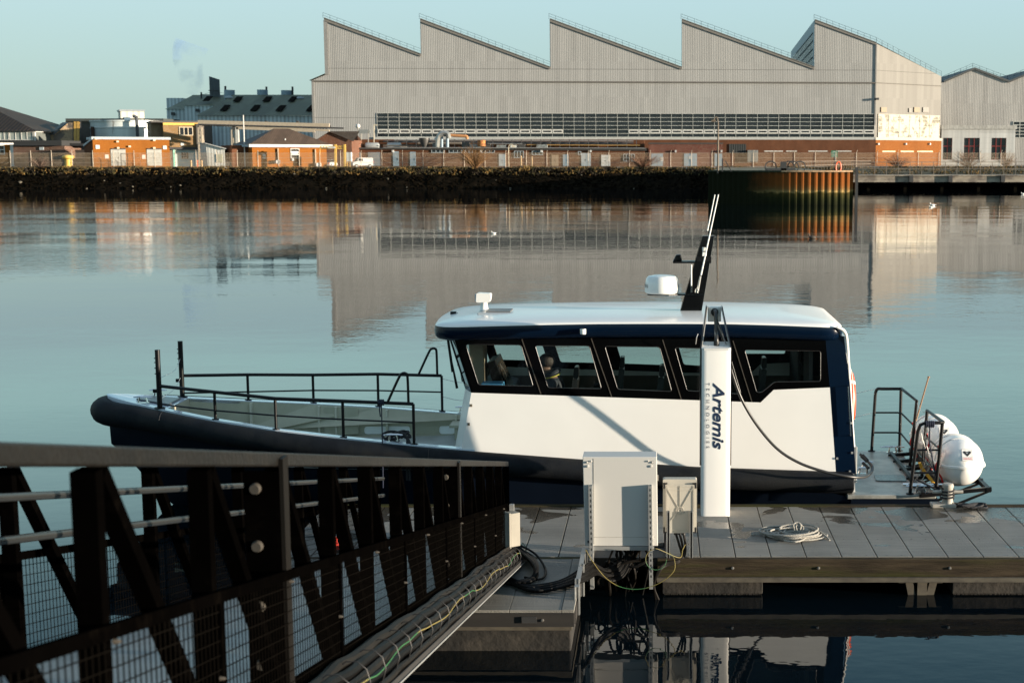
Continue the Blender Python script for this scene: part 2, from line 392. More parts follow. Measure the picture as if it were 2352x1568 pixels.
# ------------------------------------------------------------------ ground and water
def build_water():
    m = bpy.data.materials.new('river_water'); m.use_nodes = True; t = m.node_tree; N = t.nodes; L = t.links; b = N['Principled BSDF']
    b.inputs['Base Color'].default_value = (.0015, .004, .006, 1); b.inputs['Roughness'].default_value = .015; b.inputs['IOR'].default_value = 1.34
    b.inputs['Specular IOR Level'].default_value = .5
    g = N.new('ShaderNodeNewGeometry')
    def noise_(sc_, stretch, det=3, rough=.5):
        mp = N.new('ShaderNodeMapping'); mp.inputs['Scale'].default_value = stretch; L.new(g.outputs['Position'], mp.inputs[0])
        n = N.new('ShaderNodeTexNoise'); n.inputs['Scale'].default_value = sc_; n.inputs['Detail'].default_value = det; n.inputs['Roughness'].default_value = rough
        L.new(mp.outputs[0], n.inputs['Vector']); return n.outputs[0]
    # calm and breezy patches
    patch = noise_(.012, (1, 2.6, 1), 3, .6)
    pr = N.new('ShaderNodeMapRange'); pr.inputs[1].default_value = .42; pr.inputs[2].default_value = .62; pr.inputs[3].default_value = .22; pr.inputs[4].default_value = 1.0; L.new(patch, pr.inputs[0])
    fine = noise_(3.2, (1, 1.5, 1), 2, .5); mid = noise_(.55, (1, 1.6, 1), 2, .5); swell = noise_(.09, (1, 1.5, 1), 1, .4)
    def bump(h, dist, strength, prev=None, sl=None):
        bp = N.new('ShaderNodeBump'); bp.inputs['Distance'].default_value = dist; bp.inputs['Strength'].default_value = strength
        L.new(h, bp.inputs['Height'])
        if sl is not None: L.new(sl, bp.inputs['Strength'])
        if prev is not None: L.new(prev, bp.inputs['Normal'])
        return bp.outputs[0]
    n1 = bump(swell, .035, 1.0); n2 = bump(mid, .0085, 1.0, n1, pr.outputs[0]); n3 = bump(fine, .0034, 1.0, n2, pr.outputs[0])
    # a breeze ruffles the left-hand middle of the river
    sx = N.new('ShaderNodeSeparateXYZ'); L.new(g.outputs['Position'], sx.inputs[0])
    def mr_(s_, a0, a1, b0=0.0, b1=1.0):
        q = N.new('ShaderNodeMapRange'); q.interpolation_type = 'SMOOTHSTEP'; q.inputs[1].default_value = a0; q.inputs[2].default_value = a1; q.inputs[3].default_value = b0; q.inputs[4].default_value = b1; L.new(s_, q.inputs[0]); return q.outputs[0]
    def mul_(p, q_):
        m_ = N.new('ShaderNodeMath'); m_.operation = 'MULTIPLY'; L.new(p, m_.inputs[0]); L.new(q_, m_.inputs[1]); return m_.outputs[0]
    mask = mul_(mul_(mr_(sx.outputs['X'], -19, -26), mr_(sx.outputs['Y'], 175, 120)), mul_(mr_(sx.outputs['Y'], 48, 72), mr_(noise_(.035, (1, 2.2, 1), 3, .6), .36, .60, .15, 1)))
    n4 = bump(noise_(1.1, (1, 1.8, 1), 3, .6), .028, 1.0, n3, mask)
    L.new(n4, b.inputs['Normal'])
    o = MB().quad((-400, -25, 0), (400, -25, 0), (400, 262, 0), (-400, 262, 0)).build('water', m, kind='structure')
    return o
build_water()
MB().box((-70, -60, -2), (70, .75, 3.38)).build('near_quay', mat('quay_stone', (.10, .095, .085), .95, var=.25, vscale=1.5, bump=.4), kind='structure')
def smooth(t): t = max(0, min(1, t)); return t * t * (3 - 2 * t)
def bank_z(x, y):
    """height of the far bank: rock slope, rough top, then the yard"""
    k = smooth((y - 240.5) / 8.0) * .62 + .38 * max(0, min(1, (y - 241) / 8))
    return -0.6 + (GZ + .55) * k
def ground():
    m = mat('bank_earth', (.010, .0075, .005), 1.0, var=.35, vscale=1.2, bump=.6, bscale=3, col2=(.005, .0045, .0035), c2scale=1.1, spec=.0)
    b = MB(); xs = [-190 + i * .8 for i in range(int(330 / .8) + 1)]; ys = [238 + .5 * j for j in range(26)]
    vs = []
    for y in ys:
        for x in xs:
            z = bank_z(x, y); q = noise.noise(Vector((x * .9, y * .9, 0))) * .35 + noise.noise(Vector((x * .23, y * .4, 4))) * .3
            z += q * (1 if y < 249 else .25)
            vs.append((x, y, min(z, GZ - .02) if y > 249.4 else z))
    n = len(xs); b.smooth = True
    b.add(vs, [(j * n + i, j * n + i + 1, (j + 1) * n + i + 1, (j + 1) * n + i) for j in range(len(ys) - 1) for i in range(n - 1)])
    b.build('bank', m, kind='structure', recalc=False)
    MB().quad((-1500, 249.6, GZ - .004), (1500, 249.6, GZ - .004), (1500, 4000, GZ - .004), (-1500, 4000, GZ - .004)).build('ground', asphalt, kind='structure')
    # rocks
    rk = MB(); rnd = random.Random(3)
    ico = [(0, 0, 1), (.894, 0, .447), (.276, .851, .447), (-.724, .526, .447), (-.724, -.526, .447), (.276, -.851, .447), (.724, .526, -.447), (-.276, .851, -.447), (-.894, 0, -.447), (-.276, -.851, -.447), (.724, -.526, -.447), (0, 0, -1)]
    icf = [(0, 1, 2), (0, 2, 3), (0, 3, 4), (0, 4, 5), (0, 5, 1), (1, 6, 2), (2, 7, 3), (3, 8, 4), (4, 9, 5), (5, 10, 1), (6, 7, 2), (7, 8, 3), (8, 9, 4), (9, 10, 5), (10, 6, 1), (11, 7, 6), (11, 8, 7), (11, 9, 8), (11, 10, 9), (11, 6, 10)]
    for i in range(12000):
        x = rnd.uniform(-150, 100); y = 240.2 + rnd.random() ** 1.1 * 7.2; r_ = rnd.uniform(.10, .27)
        z = bank_z(x, y); sx, sy, sz = rnd.uniform(.7, 1.3), rnd.uniform(.7, 1.3), rnd.uniform(.5, .9); a = rnd.random() * 6.28; ca, sa = math.cos(a), math.sin(a)
        vs = []
        for p in ico:
            j = 1 + rnd.uniform(-.22, .22); px_, py_, pz_ = p[0] * sx * r_ * j, p[1] * sy * r_ * j, p[2] * sz * r_ * j
            vs.append((x + px_ * ca - py_ * sa, y + px_ * sa + py_ * ca, z + pz_))
        rk.mi = 1 if rnd.random() < .006 else 0
        rk.add(vs, icf)
    rk.build('rocks', [mat('weedy_rock', (.003, .0025, .002), 1.0, var=.5, vscale=2.0, col2=(.008, .006, .0035), c2scale=3.5, bump=.4, spec=.0), mat('pale_rock', (.10, .085, .06), .9)], kind='stuff',
             label='dark weed covered armour rocks sloping down the far river bank', recalc=False)
    # rough grass along the top
    gr = MB(); 
    for i in range(19000):
        x = rnd.uniform(-150, 100); y = 245.9 + rnd.random() ** .8 * 5.3
        if noise.noise(Vector((x * .35, y * .8, 9))) < -.22 and rnd.random() < .8: continue
        z = min(bank_z(x, y), GZ) - .05; h = rnd.uniform(.18, .50) * (1 + .6 * noise.noise(Vector((x * .2, 1, 2))))
        cl = noise.noise(Vector((x * .5, y, 3))) + rnd.uniform(-.35, .35); gr.mi = 0 if cl > .22 else (1 if cl > -.12 else 2)
        for k in range(3):
            a = rnd.random() * 6.28; dx, dy = math.cos(a) * .05, math.sin(a) * .05; lx, ly = rnd.uniform(-.22, .22), rnd.uniform(-.22, .22)
            gr.add([(x - dx, y - dy, z), (x + dx, y + dy, z), (x + dx * .6 + lx, y + dy + ly, z + h * .75), (x + lx * 1.5, y + ly * 1.5, z + h)], [(0, 1, 2, 3)])
    z_a, z_b = at(2100, 404.5, 231).z + .1, GZ
    for i in range(5000):
        x = rnd.uniform(22, 100); y = rnd.uniform(237.2, 247.5); z = z_a + (z_b - z_a) * max(0, (y - 236.8) / 10.2) - .03; h = rnd.uniform(.15, .55)
        if noise.noise(Vector((x * .3, y * .5, 19))) < -.2: continue
        gr.mi = rnd.choice((0, 0, 1, 2)); q = rnd.random() * 6.28; dx, dy = math.cos(q) * .06, math.sin(q) * .06; lx, ly = rnd.uniform(-.25, .25), rnd.uniform(-.2, .2)
        for k in range(2): gr.add([(x - dx, y - dy, z), (x + dx, y + dy, z), (x + dx * .6 + lx, y + dy + ly, z + h * .75), (x + lx * 1.5, y + ly * 1.5 + k * .1, z + h)], [(0, 1, 2, 3)])
    gr.build('grass', [mat('dry_grass', (.20, .115, .028), .9, var=.3), mat('green_grass', (.075, .06, .018), .9, var=.3), mat('brown_grass', (.03, .02, .009), .9, var=.3)], kind='stuff',
             label='golden and olive rough grass along the top of the far bank', recalc=False)
ground()

# ------------------------------------------------------------------ factory with saw-tooth roof
def rail_line(mb, W, a0, z0, a1, z1, d, h=1.15, step=1.45, r=.07, mid=True):
    n = max(1, round(abs(a1 - a0) / step))
    for i in range(n + 1):
        t = i / n; p = W.pt(a0 + (a1 - a0) * t, z0 + (z1 - z0) * t, d); mb.bar(p, p + V(0, 0, h), r)
    for hh in ((h, h * .52) if mid else (h,)):
        mb.bar(W.pt(a0, z0 + hh, d), W.pt(a1, z1 + hh, d), r)
FW = Wall((at(720, 370, 311).x, 311), (at(2009, 370, 318).x, 318))
P1 = FW.pt(FW.hit(2009, 300)[0], 0); GW_ = None
def factory():
    root = thing('factory', FW.pt(FW.len / 2, GZ), 'huge grey corrugated factory with five saw-tooth roof peaks and a long band of dark windows', 'factory')
    H = lambda x, y: FW.hit(x, y)
    sL = H(720, 300)[0]; s1 = H(2009, 300)[0]
    eave = H(718, 185); c1 = (H(748, 172)[0], H(748, 172)[1])
    tooth = [H(742, 42), H(967, 125), H(967, 44), H(1264, 155), H(1264, 44), H(1566, 155), H(1567, 45), H(1867, 155), H(1872, 46), H(2014, 99)]
    tooth[0] = (c1[0], tooth[0][1]); tooth[2] = (tooth[1][0], tooth[2][1]); tooth[4] = (tooth[3][0], tooth[4][1]); tooth[6] = (tooth[5][0], tooth[6][1]); tooth[8] = (tooth[7][0] + .3, tooth[8][1]); tooth[9] = (s1, tooth[9][1])
    tooth[7] = (tooth[8][0], tooth[7][1])
    prof = [(sL, GZ), (sL, eave[1]), c1] + tooth
    D = 92
    dv = Vector((.036, 1, 0))
    class FB:
        @staticmethod
        def pt(a, z, d=0): return FW.pt(a, z, d) if d > 0 else FW.pt(a, z, 0) - dv * d
    GB = FB.pt(0, 0, -13.2) - FW.pt(0, 0, -13.2)
    # gable plane turned about forty degrees away
    gp2 = FW.p + FW.e * (s1 + 18.0) - FW.n * 13.2
    GWl = Wall(P1.xy, (gp2.x, gp2.y))
    sg = s1 + 18.0; zs = tooth[9][1] + (tooth[9][1] - tooth[8][1]) / (tooth[9][0] - tooth[8][0]) * 18.0
    b = MB()
    # facade (one polygon) in the wall frame
    poly = prof + [(s1, GZ)]
    tri = tessellate_polygon([[Vector((p[0], p[1], 0)) for p in poly]])
    b.add([FW.pt(*p) for p in poly], [tuple(t) for t in tri])
    b.quad(FB.pt(sL, GZ), FB.pt(sL, eave[1]), FB.pt(sL, eave[1], -D), FB.pt(sL, GZ, -D))
    b.quad(FB.pt(c1[0], c1[1]), FB.pt(c1[0], tooth[0][1]), FB.pt(c1[0], tooth[0][1], -D), FB.pt(c1[0], c1[1], -D))
    b.quad(*[FB.pt(*p, -D) for p in ((sL, GZ), (s1 + 18.0, GZ), (s1 + 18.0, 25), (sL, 25))])
    b.quad(FW.pt(sg, GZ, -13.2), FW.pt(sg, zs, -13.2), FB.pt(sg, zs, -D), FB.pt(sg, GZ, -D))
    b.build('wall', clad, root, recalc=False)
    g = MB().quad(P1.xy.to_3d() + V(0, 0, GZ), FW.pt(s1, tooth[9][1]), FW.pt(sg, zs, -13.2), FW.pt(sg, GZ, -13.2))
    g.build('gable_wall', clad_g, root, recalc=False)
    # roof slopes and the glazed upright faces of the teeth
    r = MB(); up = MB()
    e0 = MB().quad(FB.pt(sL - .6, eave[1], .3), FB.pt(c1[0], c1[1] + .3, .3), FB.pt(c1[0], c1[1] + .3, -D), FB.pt(sL - .6, eave[1], -D)); e0.build('roof', roofsheet, root, recalc=False)
    for k in range(5):
        a, c = tooth[2 * k], tooth[2 * k + 1]
        if k < 4: r.quad(FB.pt(*a, .35), FB.pt(*c, .35), FB.pt(*c, -D), FB.pt(*a, -D))
        else: r.add([FB.pt(*a, .35), FB.pt(*c, .35), FW.pt(sg, zs, -13.2), FB.pt(sg, zs, -D), FB.pt(*a, -D)], [(0, 1, 2, 3, 4)])
        if k:
            lo = tooth[2 * k - 1]
            # frame of blue-grey sheet round a dark north light
            for (z0, z1, d0, d1) in ((lo[1], a[1], 0, -4), (a[1] - 2.2, a[1], -4, -D), (lo[1], lo[1] + .8, -4, -D)):
                up.quad(FB.pt(a[0] - .05, z0, d0), FB.pt(a[0] - .05, z1, d0), FB.pt(a[0] - .05, z1, d1), FB.pt(a[0] - .05, z0, d1))
            nl = MB().quad(FB.pt(a[0] + .1, lo[1] + .8, -4), FB.pt(a[0] + .1, a[1] - 2.2, -4), FB.pt(a[0] + .1, a[1] - 2.2, -D), FB.pt(a[0] + .1, lo[1] + .8, -D)).build('north_light', dglass, root, recalc=False)
            mu = MB()
            for j in range(24): mu.bar(FB.pt(a[0], lo[1] + .8, -4 - 3.6 * j), FB.pt(a[0], a[1] - 2.2, -4 - 3.6 * j), .12)
            for j in range(1, 4): zz = lo[1] + .8 + (a[1] - lo[1] - 3) * j / 4; mu.bar(FB.pt(a[0], zz, -4), FB.pt(a[0], zz, -D), .12)
            mu.build('glazing_bar', mat('blind_grey', (.18, .21, .22)), nl)
    r.build('roof', roofsheet, root, recalc=False); up.build('upstand', bluegrey, root, recalc=False)
    # dark edge under the slopes
    ed = MB()
    for k in range(5):
        a, c = tooth[2 * k], tooth[2 * k + 1]
        ed.hexa([FW.pt(a[0], a[1] - .6, .25), FW.pt(c[0], c[1] - .45, .25), FW.pt(c[0], c[1] - .45, .05), FW.pt(a[0], a[1] - .6, .05), FW.pt(a[0], a[1] + .15, .25), FW.pt(c[0], c[1] + .15, .25), FW.pt(c[0], c[1] + .15, .05), FW.pt(a[0], a[1] + .15, .05)])
    ed.build('roof_edge', mat('edge_trim', (.14, .13, .115)), root)
    lt = MB(); FW.box(lt, c1[0] - .12, c1[1], c1[0] + .7, tooth[0][1] - .5, .02, .2); 
    lt.build('corner_trim', mat('corner_trim', (.19, .185, .175)), root); lt = MB(); FW.box(lt, sL - .1, GZ, sL + .35, eave[1], .02, .22); lt.build('corner_trim', MATS['corner_trim'], root); lt = MB(); FW.box(lt, s1 - .15, GZ + 9, s1 + .12, tooth[9][1], .02, .2); lt.build('corner_trim', MATS['corner_trim'], root)
    sm = MB(); z_ = H(1300, 188)[1]; FW.box(sm, sL, z_ - .18, s1, z_ + .1, .03, .28); GWl.box(sm, 0, z_ - .1, GWl.len, z_ + .05, .03, .14); sm.build('seam_flashing', mat('flashing', (.12, .112, .10), .8, spec=.1), root)
    # guard rails
    for k in range(5):
        a, c = tooth[2 * k], tooth[2 * k + 1]; b = MB(); rail_line(b, FW, a[0] - .2, a[1], c[0], c[1], .1)
        if k == 4:
            q0 = (a[0], a[1]); 
            n = 12
            for i in range(n + 1):
                t = i / n; p = FW.pt(s1 + 18.0 * t, c[1] + (zs - c[1]) * t, -13.2 * t); b.bar(p, p + V(0, 0, 1.15), .07)
            for hh in (1.15, .6): b.bar(FW.pt(s1, c[1] + hh), FW.pt(sg, zs + hh, -13.2), .07)
        b.build('guard_rail', mat('rail_blue', (.09, .14, .165), .7, spec=.1), root)
    # window band
    a0, z0 = H(867, 311.5); _, z1 = H(867, 258.5); a1 = s1 - .1
    z1 = H(1400, 261)[1]; z0 = H(1400, 315)[1]
    fr = MB(); n = 46; th = .055
    for i in range(n + 1): a = a0 + (a1 - a0) * i / n; FW.box(fr, a - th / 2, z0, a + th / 2, z1, .06, .13)
    rows = [0, .17, .34, .51, .68, .85, 1]
    for q in rows: z = z1 + (z0 - z1) * q; FW.box(fr, a0, z - .03, a1, z + .03, .065, .12)
    wb = fr.build('window_frame', mat('frame_white', (.50, .50, .46), .5), root)
    pn = MB(); FW.box(pn, a0, z0, a1, z1, -.2, .05); pn.build('pane', dglass, wb)
    wh = MB()
    for i in range(n):
        if 17 <= i < 23: continue
        xa = a0 + (a1 - a0) * i / n + .1; xb = a0 + (a1 - a0) * (i + 1) / n - .1; zt = z1 + (z0 - z1) * .69; zb = z1 + (z0 - z1) * .84
        wh_ = .2
        FW.box(wh, xa, zb, xb, zb + wh_, .07, .24); FW.box(wh, xa, zt - wh_, xb, zt, .07, .24); FW.box(wh, xa, zb, xa + wh_, zt, .072, .238); FW.box(wh, xb - wh_, zb, xb, zt, .072, .238)
    wh.build('opening_light', white, root)
    sl_ = MB(); FW.box(sl_, a0 - .6, z0 - .55, s1 + .3, z0 - .05, .0, .45); sl_.build('sill', mat('sill_grey', (.33, .33, .31)), root)
    # gable glazing, mottled sun reflection painted into the pane colour
    ga0 = GWl.hit(2016, 300)[0]; ga1 = GWl.hit(2157, 300)[0]
    pz = MB(); GWl.box(pz, ga0, z0, ga1, z1, .05, .12); gp = pz.build('gable_window', sglass, root)
    fr = MB()
    for i in range(7): a = ga0 + (ga1 - ga0) * i / 6; GWl.box(fr, a - .06, z0, a + .06, z1, .12, .2)
    for q in rows: z = z1 + (z0 - z1) * q; GWl.box(fr, ga0, z - .05, ga1, z + .05, .125, .19)
    fr.build('frame', mat('frame_cream', (.33, .30, .24)), gp)
    sl_ = MB(); GWl.box(sl_, -.2, z0 - .6, GWl.len + .3, z0 - .05, .02, .5); sl_.build('sill', mat('sill_cream', (.27, .245, .19)), root)
    # louvre boxes high on the gable
    for (xa, ya, xb, yb, m_) in ((2022, 247, 2035, 258, 'tan'), (2098, 247, 2111, 258, 'tan'), (2118, 247, 2132, 258, 'lt'), (2086, 249, 2092, 258, 'lt')):
        b = MB(); GWl.px(b, xa, ya, xb, yb, .0, .25); b.build('vent', mat('vent_' + m_, (.17, .12, .06) if m_ == 'tan' else (.14, .13, .11)), root)
    # brick plinth
    zb = z0 - .55
    b = MB(); FW.box(b, sL - .05, GZ, s1 + .25, zb, .0, .32); b.build('brick_plinth', brk, root)
    b = MB(); GWl.box(b, -.1, GZ, GWl.len + .25, zb, .02, .30); b.build('brick_plinth', brick('gable_brick', (.19, .062, .012), (.16, .05, .010), mortar=(.3, .14, .05), dirt=.15), root)
    for (xa, xb, ya, yb) in ((1674, 1713, 331, 352),):
        wbox(FW, root, xa, ya, xb, yb, .3, .5, ribbed('shutter', (.045, .05, .05), .5, 'X', dark=.4), 'roller_shutter')
    wbox(FW, root, 1716, 345, 1740, 372, .3, 1.2, ribbed('gate_sheet', (.20, .21, .20), .3, 'X', dark=.6), 'steel_gate')
    for i, (xa, xb) in enumerate(((1755, 1798), (1805, 1830), (1856, 1900), (1910, 1955))): wbox(FW, root, xa, 346.5, xb, 348.5, .3, .36, pale, 'lintel')
    for (xa, xb) in ((2024, 2054), (2066, 2096), (2104, 2140)):
        b = MB(); a_, z_ = GWl.hit(xa, 349.5); c_, _ = GWl.hit(xb, 349.5); GWl.box(b, a_, z_, c_, z_ + .28, .3, .36); b.build('lintel', mat('lintel_tan', (.50, .36, .2)), root)
    for xa in (2013, 2076, 2131):
        b = MB(); a_, z_ = GWl.hit(xa, 331); GWl.box(b, a_ - .18, z_ - .2, a_ + .18, z_ + .2, .3, .8); b.build('wall_lamp', white, root)
    b = MB(); a_, z_ = H(2013, 228); FW.box(b, a_ - .3, z_ - .2, a_ + .4, z_ + .25, .1, .9); b.build('camera', darkm, root)
    return GWl
GWl = factory()

def right_hall():
    W = front(2060, 2420, 352)
    root = thing('workshop_hall', W.pt(W.len * .6, GZ), 'paler grey corrugated hall with shallow pitched roofs right of the big factory', 'workshop')
    H = W.hit
    poly = [H(2070, 372), H(2070, 186), H(2168, 190), H(2238, 160), H(2318, 190), H(2395, 158), H(2420, 168), H(2420, 372)]
    poly[0] = (poly[0][0], GZ); poly[-1] = (poly[-1][0], GZ)
    poly[0] = (poly[1][0], GZ); poly[-1] = (poly[-2][0], GZ)
    b = MB(); b.prism(poly, lambda a, z: W.pt(a, z, 0), lambda a, z: W.pt(a, z, -60)); b.build('wall', ribbed('hall_cladding', (.34, .33, .31), .4, 'X', dirt=.2, dark=.8), root)
    for i in (1, 2, 3, 4, 5):
        a, c = poly[i], poly[i + 1]
        if i == 1: continue
        r = MB().hexa([W.pt(a[0], a[1], .4), W.pt(c[0], c[1], .4), W.pt(c[0], c[1], -60.2), W.pt(a[0], a[1], -60.2), W.pt(a[0], a[1] + .5, .4), W.pt(c[0], c[1] + .5, .4), W.pt(c[0], c[1] + .5, -60.2), W.pt(a[0], a[1] + .5, -60.2)])
        r.build('roof', mat('slate_roof', (.06, .065, .065), .7, var=.3), root)
        b = MB(); rail_line(b, W, a[0], a[1] + .5, c[0], c[1] + .5, -2, h=1.1, step=1.6); b.build('guard_rail', MATS['rail_blue'], root)
    # low roof peak peeping left of the valley
    win(W, root, 2327, 280, 2400, 316, 5, 5, MATS['frame_white'], dglass, .12, .05)
right_hall()
def annex():
    W = front(2163, 2331, 335)
    root = thing('annex_building', W.pt(W.len / 2, GZ), 'low off-white panelled annex with tall red-framed windows at the right', 'building')
    zt = W.hit(2200, 297)[1]
    a = [W.hit(x, 340)[0] for x in (2162, 2166, 2187, 2214, 2250, 2277, 2311, 2331)]
    z0, z1 = W.hit(2200, 367)[1], W.hit(2200, 317)[1]
    pan = ribbed('annex_panel', (.46, .455, .43), 4.0, 'X', dark=.97, dirt=.2, seam=1.3)
    b = MB()
    outer = [(a[0], GZ), (a[7], GZ), (a[7], zt), (a[0], zt)]
    holes = [[(a[1], z0), (a[2], z0), (a[2], z1), (a[1], z1)], [(a[3], z0), (a[4], z0), (a[4], z1), (a[3], z1)], [(a[5], z0), (a[6], z0), (a[6], z1), (a[5], z1)]]
    b.prism(outer, lambda p, z: W.pt(p, z, 0), lambda p, z: W.pt(p, z, -.5), holes); b.build('wall', pan, root)
    b = MB(); W.box(b, a[0], GZ, a[7], zt - .1, -14, -.55); b.build('body', mat('annex_body', (.12, .12, .115)), root)
    b = MB(); W.box(b, a[0] - .1, zt, a[7] + .3, zt + .9, -14, .25); b.build('parapet', mat('parapet', (.34, .33, .30), .8, var=.3, stretch=(1, 1, .3)), root)
    redf = mat('red_frame', (.22, .02, .015), .5)
    for i in (1, 3, 5):
        b = MB(); n = 3 if i > 1 else 2
        for k in range(n + 1): q = a[i] + (a[i + 1] - a[i]) * k / n; W.box(b, q - .07, z0, q + .07, z1, -.4, -.28)
        for zz in (z0, z0 + (z1 - z0) * .62, z1): W.box(b, a[i], zz - .07, a[i + 1], zz + .07, -.405, -.285)
        o = b.build('window', redf, root); b = MB(); W.box(b, a[i], z0, a[i + 1], z1, -.52, -.42); b.build('pane', dglass, o)
annex()

def long_block():
    """low brick services building in front of the factory, pipes and plant on its roof"""
    W = front(757, 1486, 292); H = W.hit; G = 341
    root = thing('service_building', W.pt(W.len / 2, GZ), 'long low red brick service building crowded with pipework under the factory windows', 'building')
    z1 = H(1100, 342)[1]; a0, a1 = H(790, 345)[0], H(1480, 345)[0]
    b = MB(); W.box(b, a0, GZ, a1, z1, -17, 0); b.build('wall', brk, root)
    b = MB(); W.box(b, a0 - .3, z1, a1 + .3, z1 + .22, -17.1, .5); b.build('roof', mat('flat_roof', (.07, .065, .06)), root)
    z2 = H(1100, 322)[1]
    W2 = front(757, 1486, 303); zz2 = W2.hit(1100, 322)[1]
    b = MB(); W2.box(b, W2.hit(870, 330)[0], z1, W2.hit(1480, 330)[0], zz2, -6, 0); b.build('upper_wall', brk, root)
    # shutters, doors, windows (picture rectangles)
    sh = ribbed('grey_shutter', (.16, .19, .21), 3, 'X', dark=1, seam=.25)
    for xa, xb in ((802, 829), (846, 873)): wbox(W, root, xa, 350, xb, 381, .02, .12, sh, 'roller_shutter')
    for (xa, xb, ya, m_) in ((903, 916, 348, bluegrey), (942, 955, 349, bluegrey), (1146, 1162, 354, greyp), (1267, 1283, 356, mat('tan_door', (.24, .17, .11))), (1293, 1306, 355, bluegrey), (1335, 1357, 352, greyp), (1381, 1402, 356, white)):
        door(W, root, xa, ya, xb, 381.5, m_, .02, leafs=2 if xb - xa > 15 else 1)
    for (xa, xb, ya, yb, nx, ny) in ((992, 1020, 343, 350, 3, 1), (1032, 1060, 343, 350, 3, 1), (1070, 1085, 343, 350, 2, 1), (1105, 1135, 343, 350, 3, 1), (1182, 1202, 348, 362, 3, 1), (1223, 1246, 348, 355, 3, 1), (1433, 1457, 355, 370, 4, 2), (1329, 1334, 349, 355, 1, 1)):
        win(W, root, xa, ya, xb, yb, nx, ny, greyp, dglass, .1, .03)
    # pipes along roof
    pm = mat('pipe_dark', (.05, .047, .043), .5); pb = mat('pipe_bright', (.30, .28, .25), .4, metal=.5); pl = mat('pipe_lagging', (.16, .13, .10), .7)
    def pipe(xa, ya, xb, yb, Y, r, m_, name='pipe'):
        b = MB(); b.tube([at(xa, ya, Y), at(xb, yb, Y)], r, 6); b.build(name, m_, root)
    for (xa, ya, xb, yb, Y, r, m_) in ((880, 325, 1455, 329, 301, .20, pm), (905, 321.5, 1455, 324.5, 302, .14, pb), (905, 327, 1440, 332, 300, .12, pm), (880, 334, 1030, 335, 293, .10, pl), (1210, 333, 1470, 334, 293, .09, mat('pipe_ochre', (.35, .20, .06))), (790, 341, 1485, 344.5, 291.8, .22, pm), (880, 339, 1480, 341, 291.4, .10, pb), (1120, 330, 1200, 331, 292, .08, pb), (960, 329, 1060, 329, 296, .25, pl)):
        pipe(xa, ya, xb, yb, Y, r, m_)
    b = MB()
    for x in range(890, 1470, 22): b.bar(at(x, 342, 293), at(x, 322, 301), .12); b.bar(at(x, 343, 300), at(x, 320, 300), .14)
    b.build('pipe_support', pm, root)
    # plant boxes
    ac = mat('plant_grey', (.20, .22, .215), .6, col2=(.12, .12, .11)); 
    for (xa, ya, xb, yb, m_) in ((993, 328, 1016, 342, ac), (1078, 331, 1105, 342, ac), (1140, 333, 1160, 342, ac), (1172, 333, 1186, 342, pale), (1232, 332, 1256, 341, ac), (1060, 328, 1076, 341, pm), (1110, 330, 1125, 342, pm), (1190, 331, 1205, 342, pm), (918, 336, 933, 342, pl)):
        wbox(W, root, xa, ya, xb, yb, -2.5, -.4, m_, 'plant_unit')
    # twin filter stacks with an arching duct
    b = MB()
    for xa, xb in ((1011, 1018), (1024, 1031)):
        p = at((xa + xb) / 2, 341, 292.5); q = at((xa + xb) / 2, 310, 292.5); b.cyl(p, q, (xb - xa) / 2 / 3289 * 292.5, 12)
    b.build('filter_stack', bluegrey, root)
    b = MB(); b.tube(spline([at(1004, 338, 292), at(1006, 318, 292), at(1012, 307, 292), at(1022, 305, 292), at(1029, 308, 292), at(1031, 318, 292)], 5), .45, 8); b.tube(spline([at(1000, 322, 292), at(1010, 312, 292), at(1018, 309, 292)], 5), .4, 8); b.build('duct', mat('galvanised', (.38, .37, .34), .35, metal=.7), root)
    b = MB(); b.tube([at(1035, 311, 294), at(1068, 313, 294)], .3, 8); b.tube(spline([at(1068, 313, 294), at(1072, 314, 294), at(1073, 320, 294)], 3), .3, 8); b.build('duct', mat('duct_orange', (.42, .19, .07), .5), root)
    b = MB(); p = at(1106, 336, 292); b.cyl(p, at(1106, 322, 292), .8, 10); b.build('stub_stack', rust, root)
    # hoppers
    b = MB(); c = at(975, 333, 292.5); b.lathe(c, [(.3, -1.0), (1.1, 1.0), (1.1, 1.4)], 10); b.build('hopper', pm, root)
    # steps of wall lamps
    for x in (901, 1103, 1242, 1355): wbox(W, root, x, 345, x + 4, 350, .02, .5, white, 'wall_lamp')
    # lettered cladding frame above: poles on the left end
    b = MB(); b.bar(at(859, 340, 294), at(859, 287, 294), .18); b.bar(at(858, 287, 294), at(866, 287.5, 294), .22); b.bar(at(1093, 0, 1), at(1093, 0, 1), .1); b.build('vent_pole', mat('pole_cream', (.45, .40, .3)), root)
    # second brick part to the right with three door pairs
    W3 = front(1470, 1665, 296)
    r2 = thing('brick_store', W3.pt(W3.len / 2, GZ), 'dark red flat-roofed brick store with three pairs of blue-grey doors', 'building')
    z3 = W3.hit(1550, 331)[1]; b = MB(); W3.box(b, W3.hit(1490, 340)[0], GZ, W3.hit(1660, 340)[0], z3, -16, 0); b.build('wall', brick('maroon_brick', (.125, .032, .018), (.095, .025, .014)), r2)
    b = MB(); W3.box(b, W3.hit(1489, 340)[0], z3, W3.hit(1661, 340)[0], z3 + .25, -16, .15); b.build('roof', pm, r2)
    for xa, xb in ((1496, 1523), (1571, 1601), (1641, 1659)):
        xa_, xb_ = xa, xb; door(W3, r2, xa, 353, xb, 381.5, bluegrey, .02, leafs=2)
    wbox(W3, r2, 1517, 361, 1524, 370, .1, .14, white, 'notice'); wbox(W3, r2, 1582, 358, 1588, 366, .1, .14, white, 'notice')
    for x in (1550, 1655): wbox(W3, r2, x, 345, x + 4, 350, .02, .5, white, 'wall_lamp')
long_block()
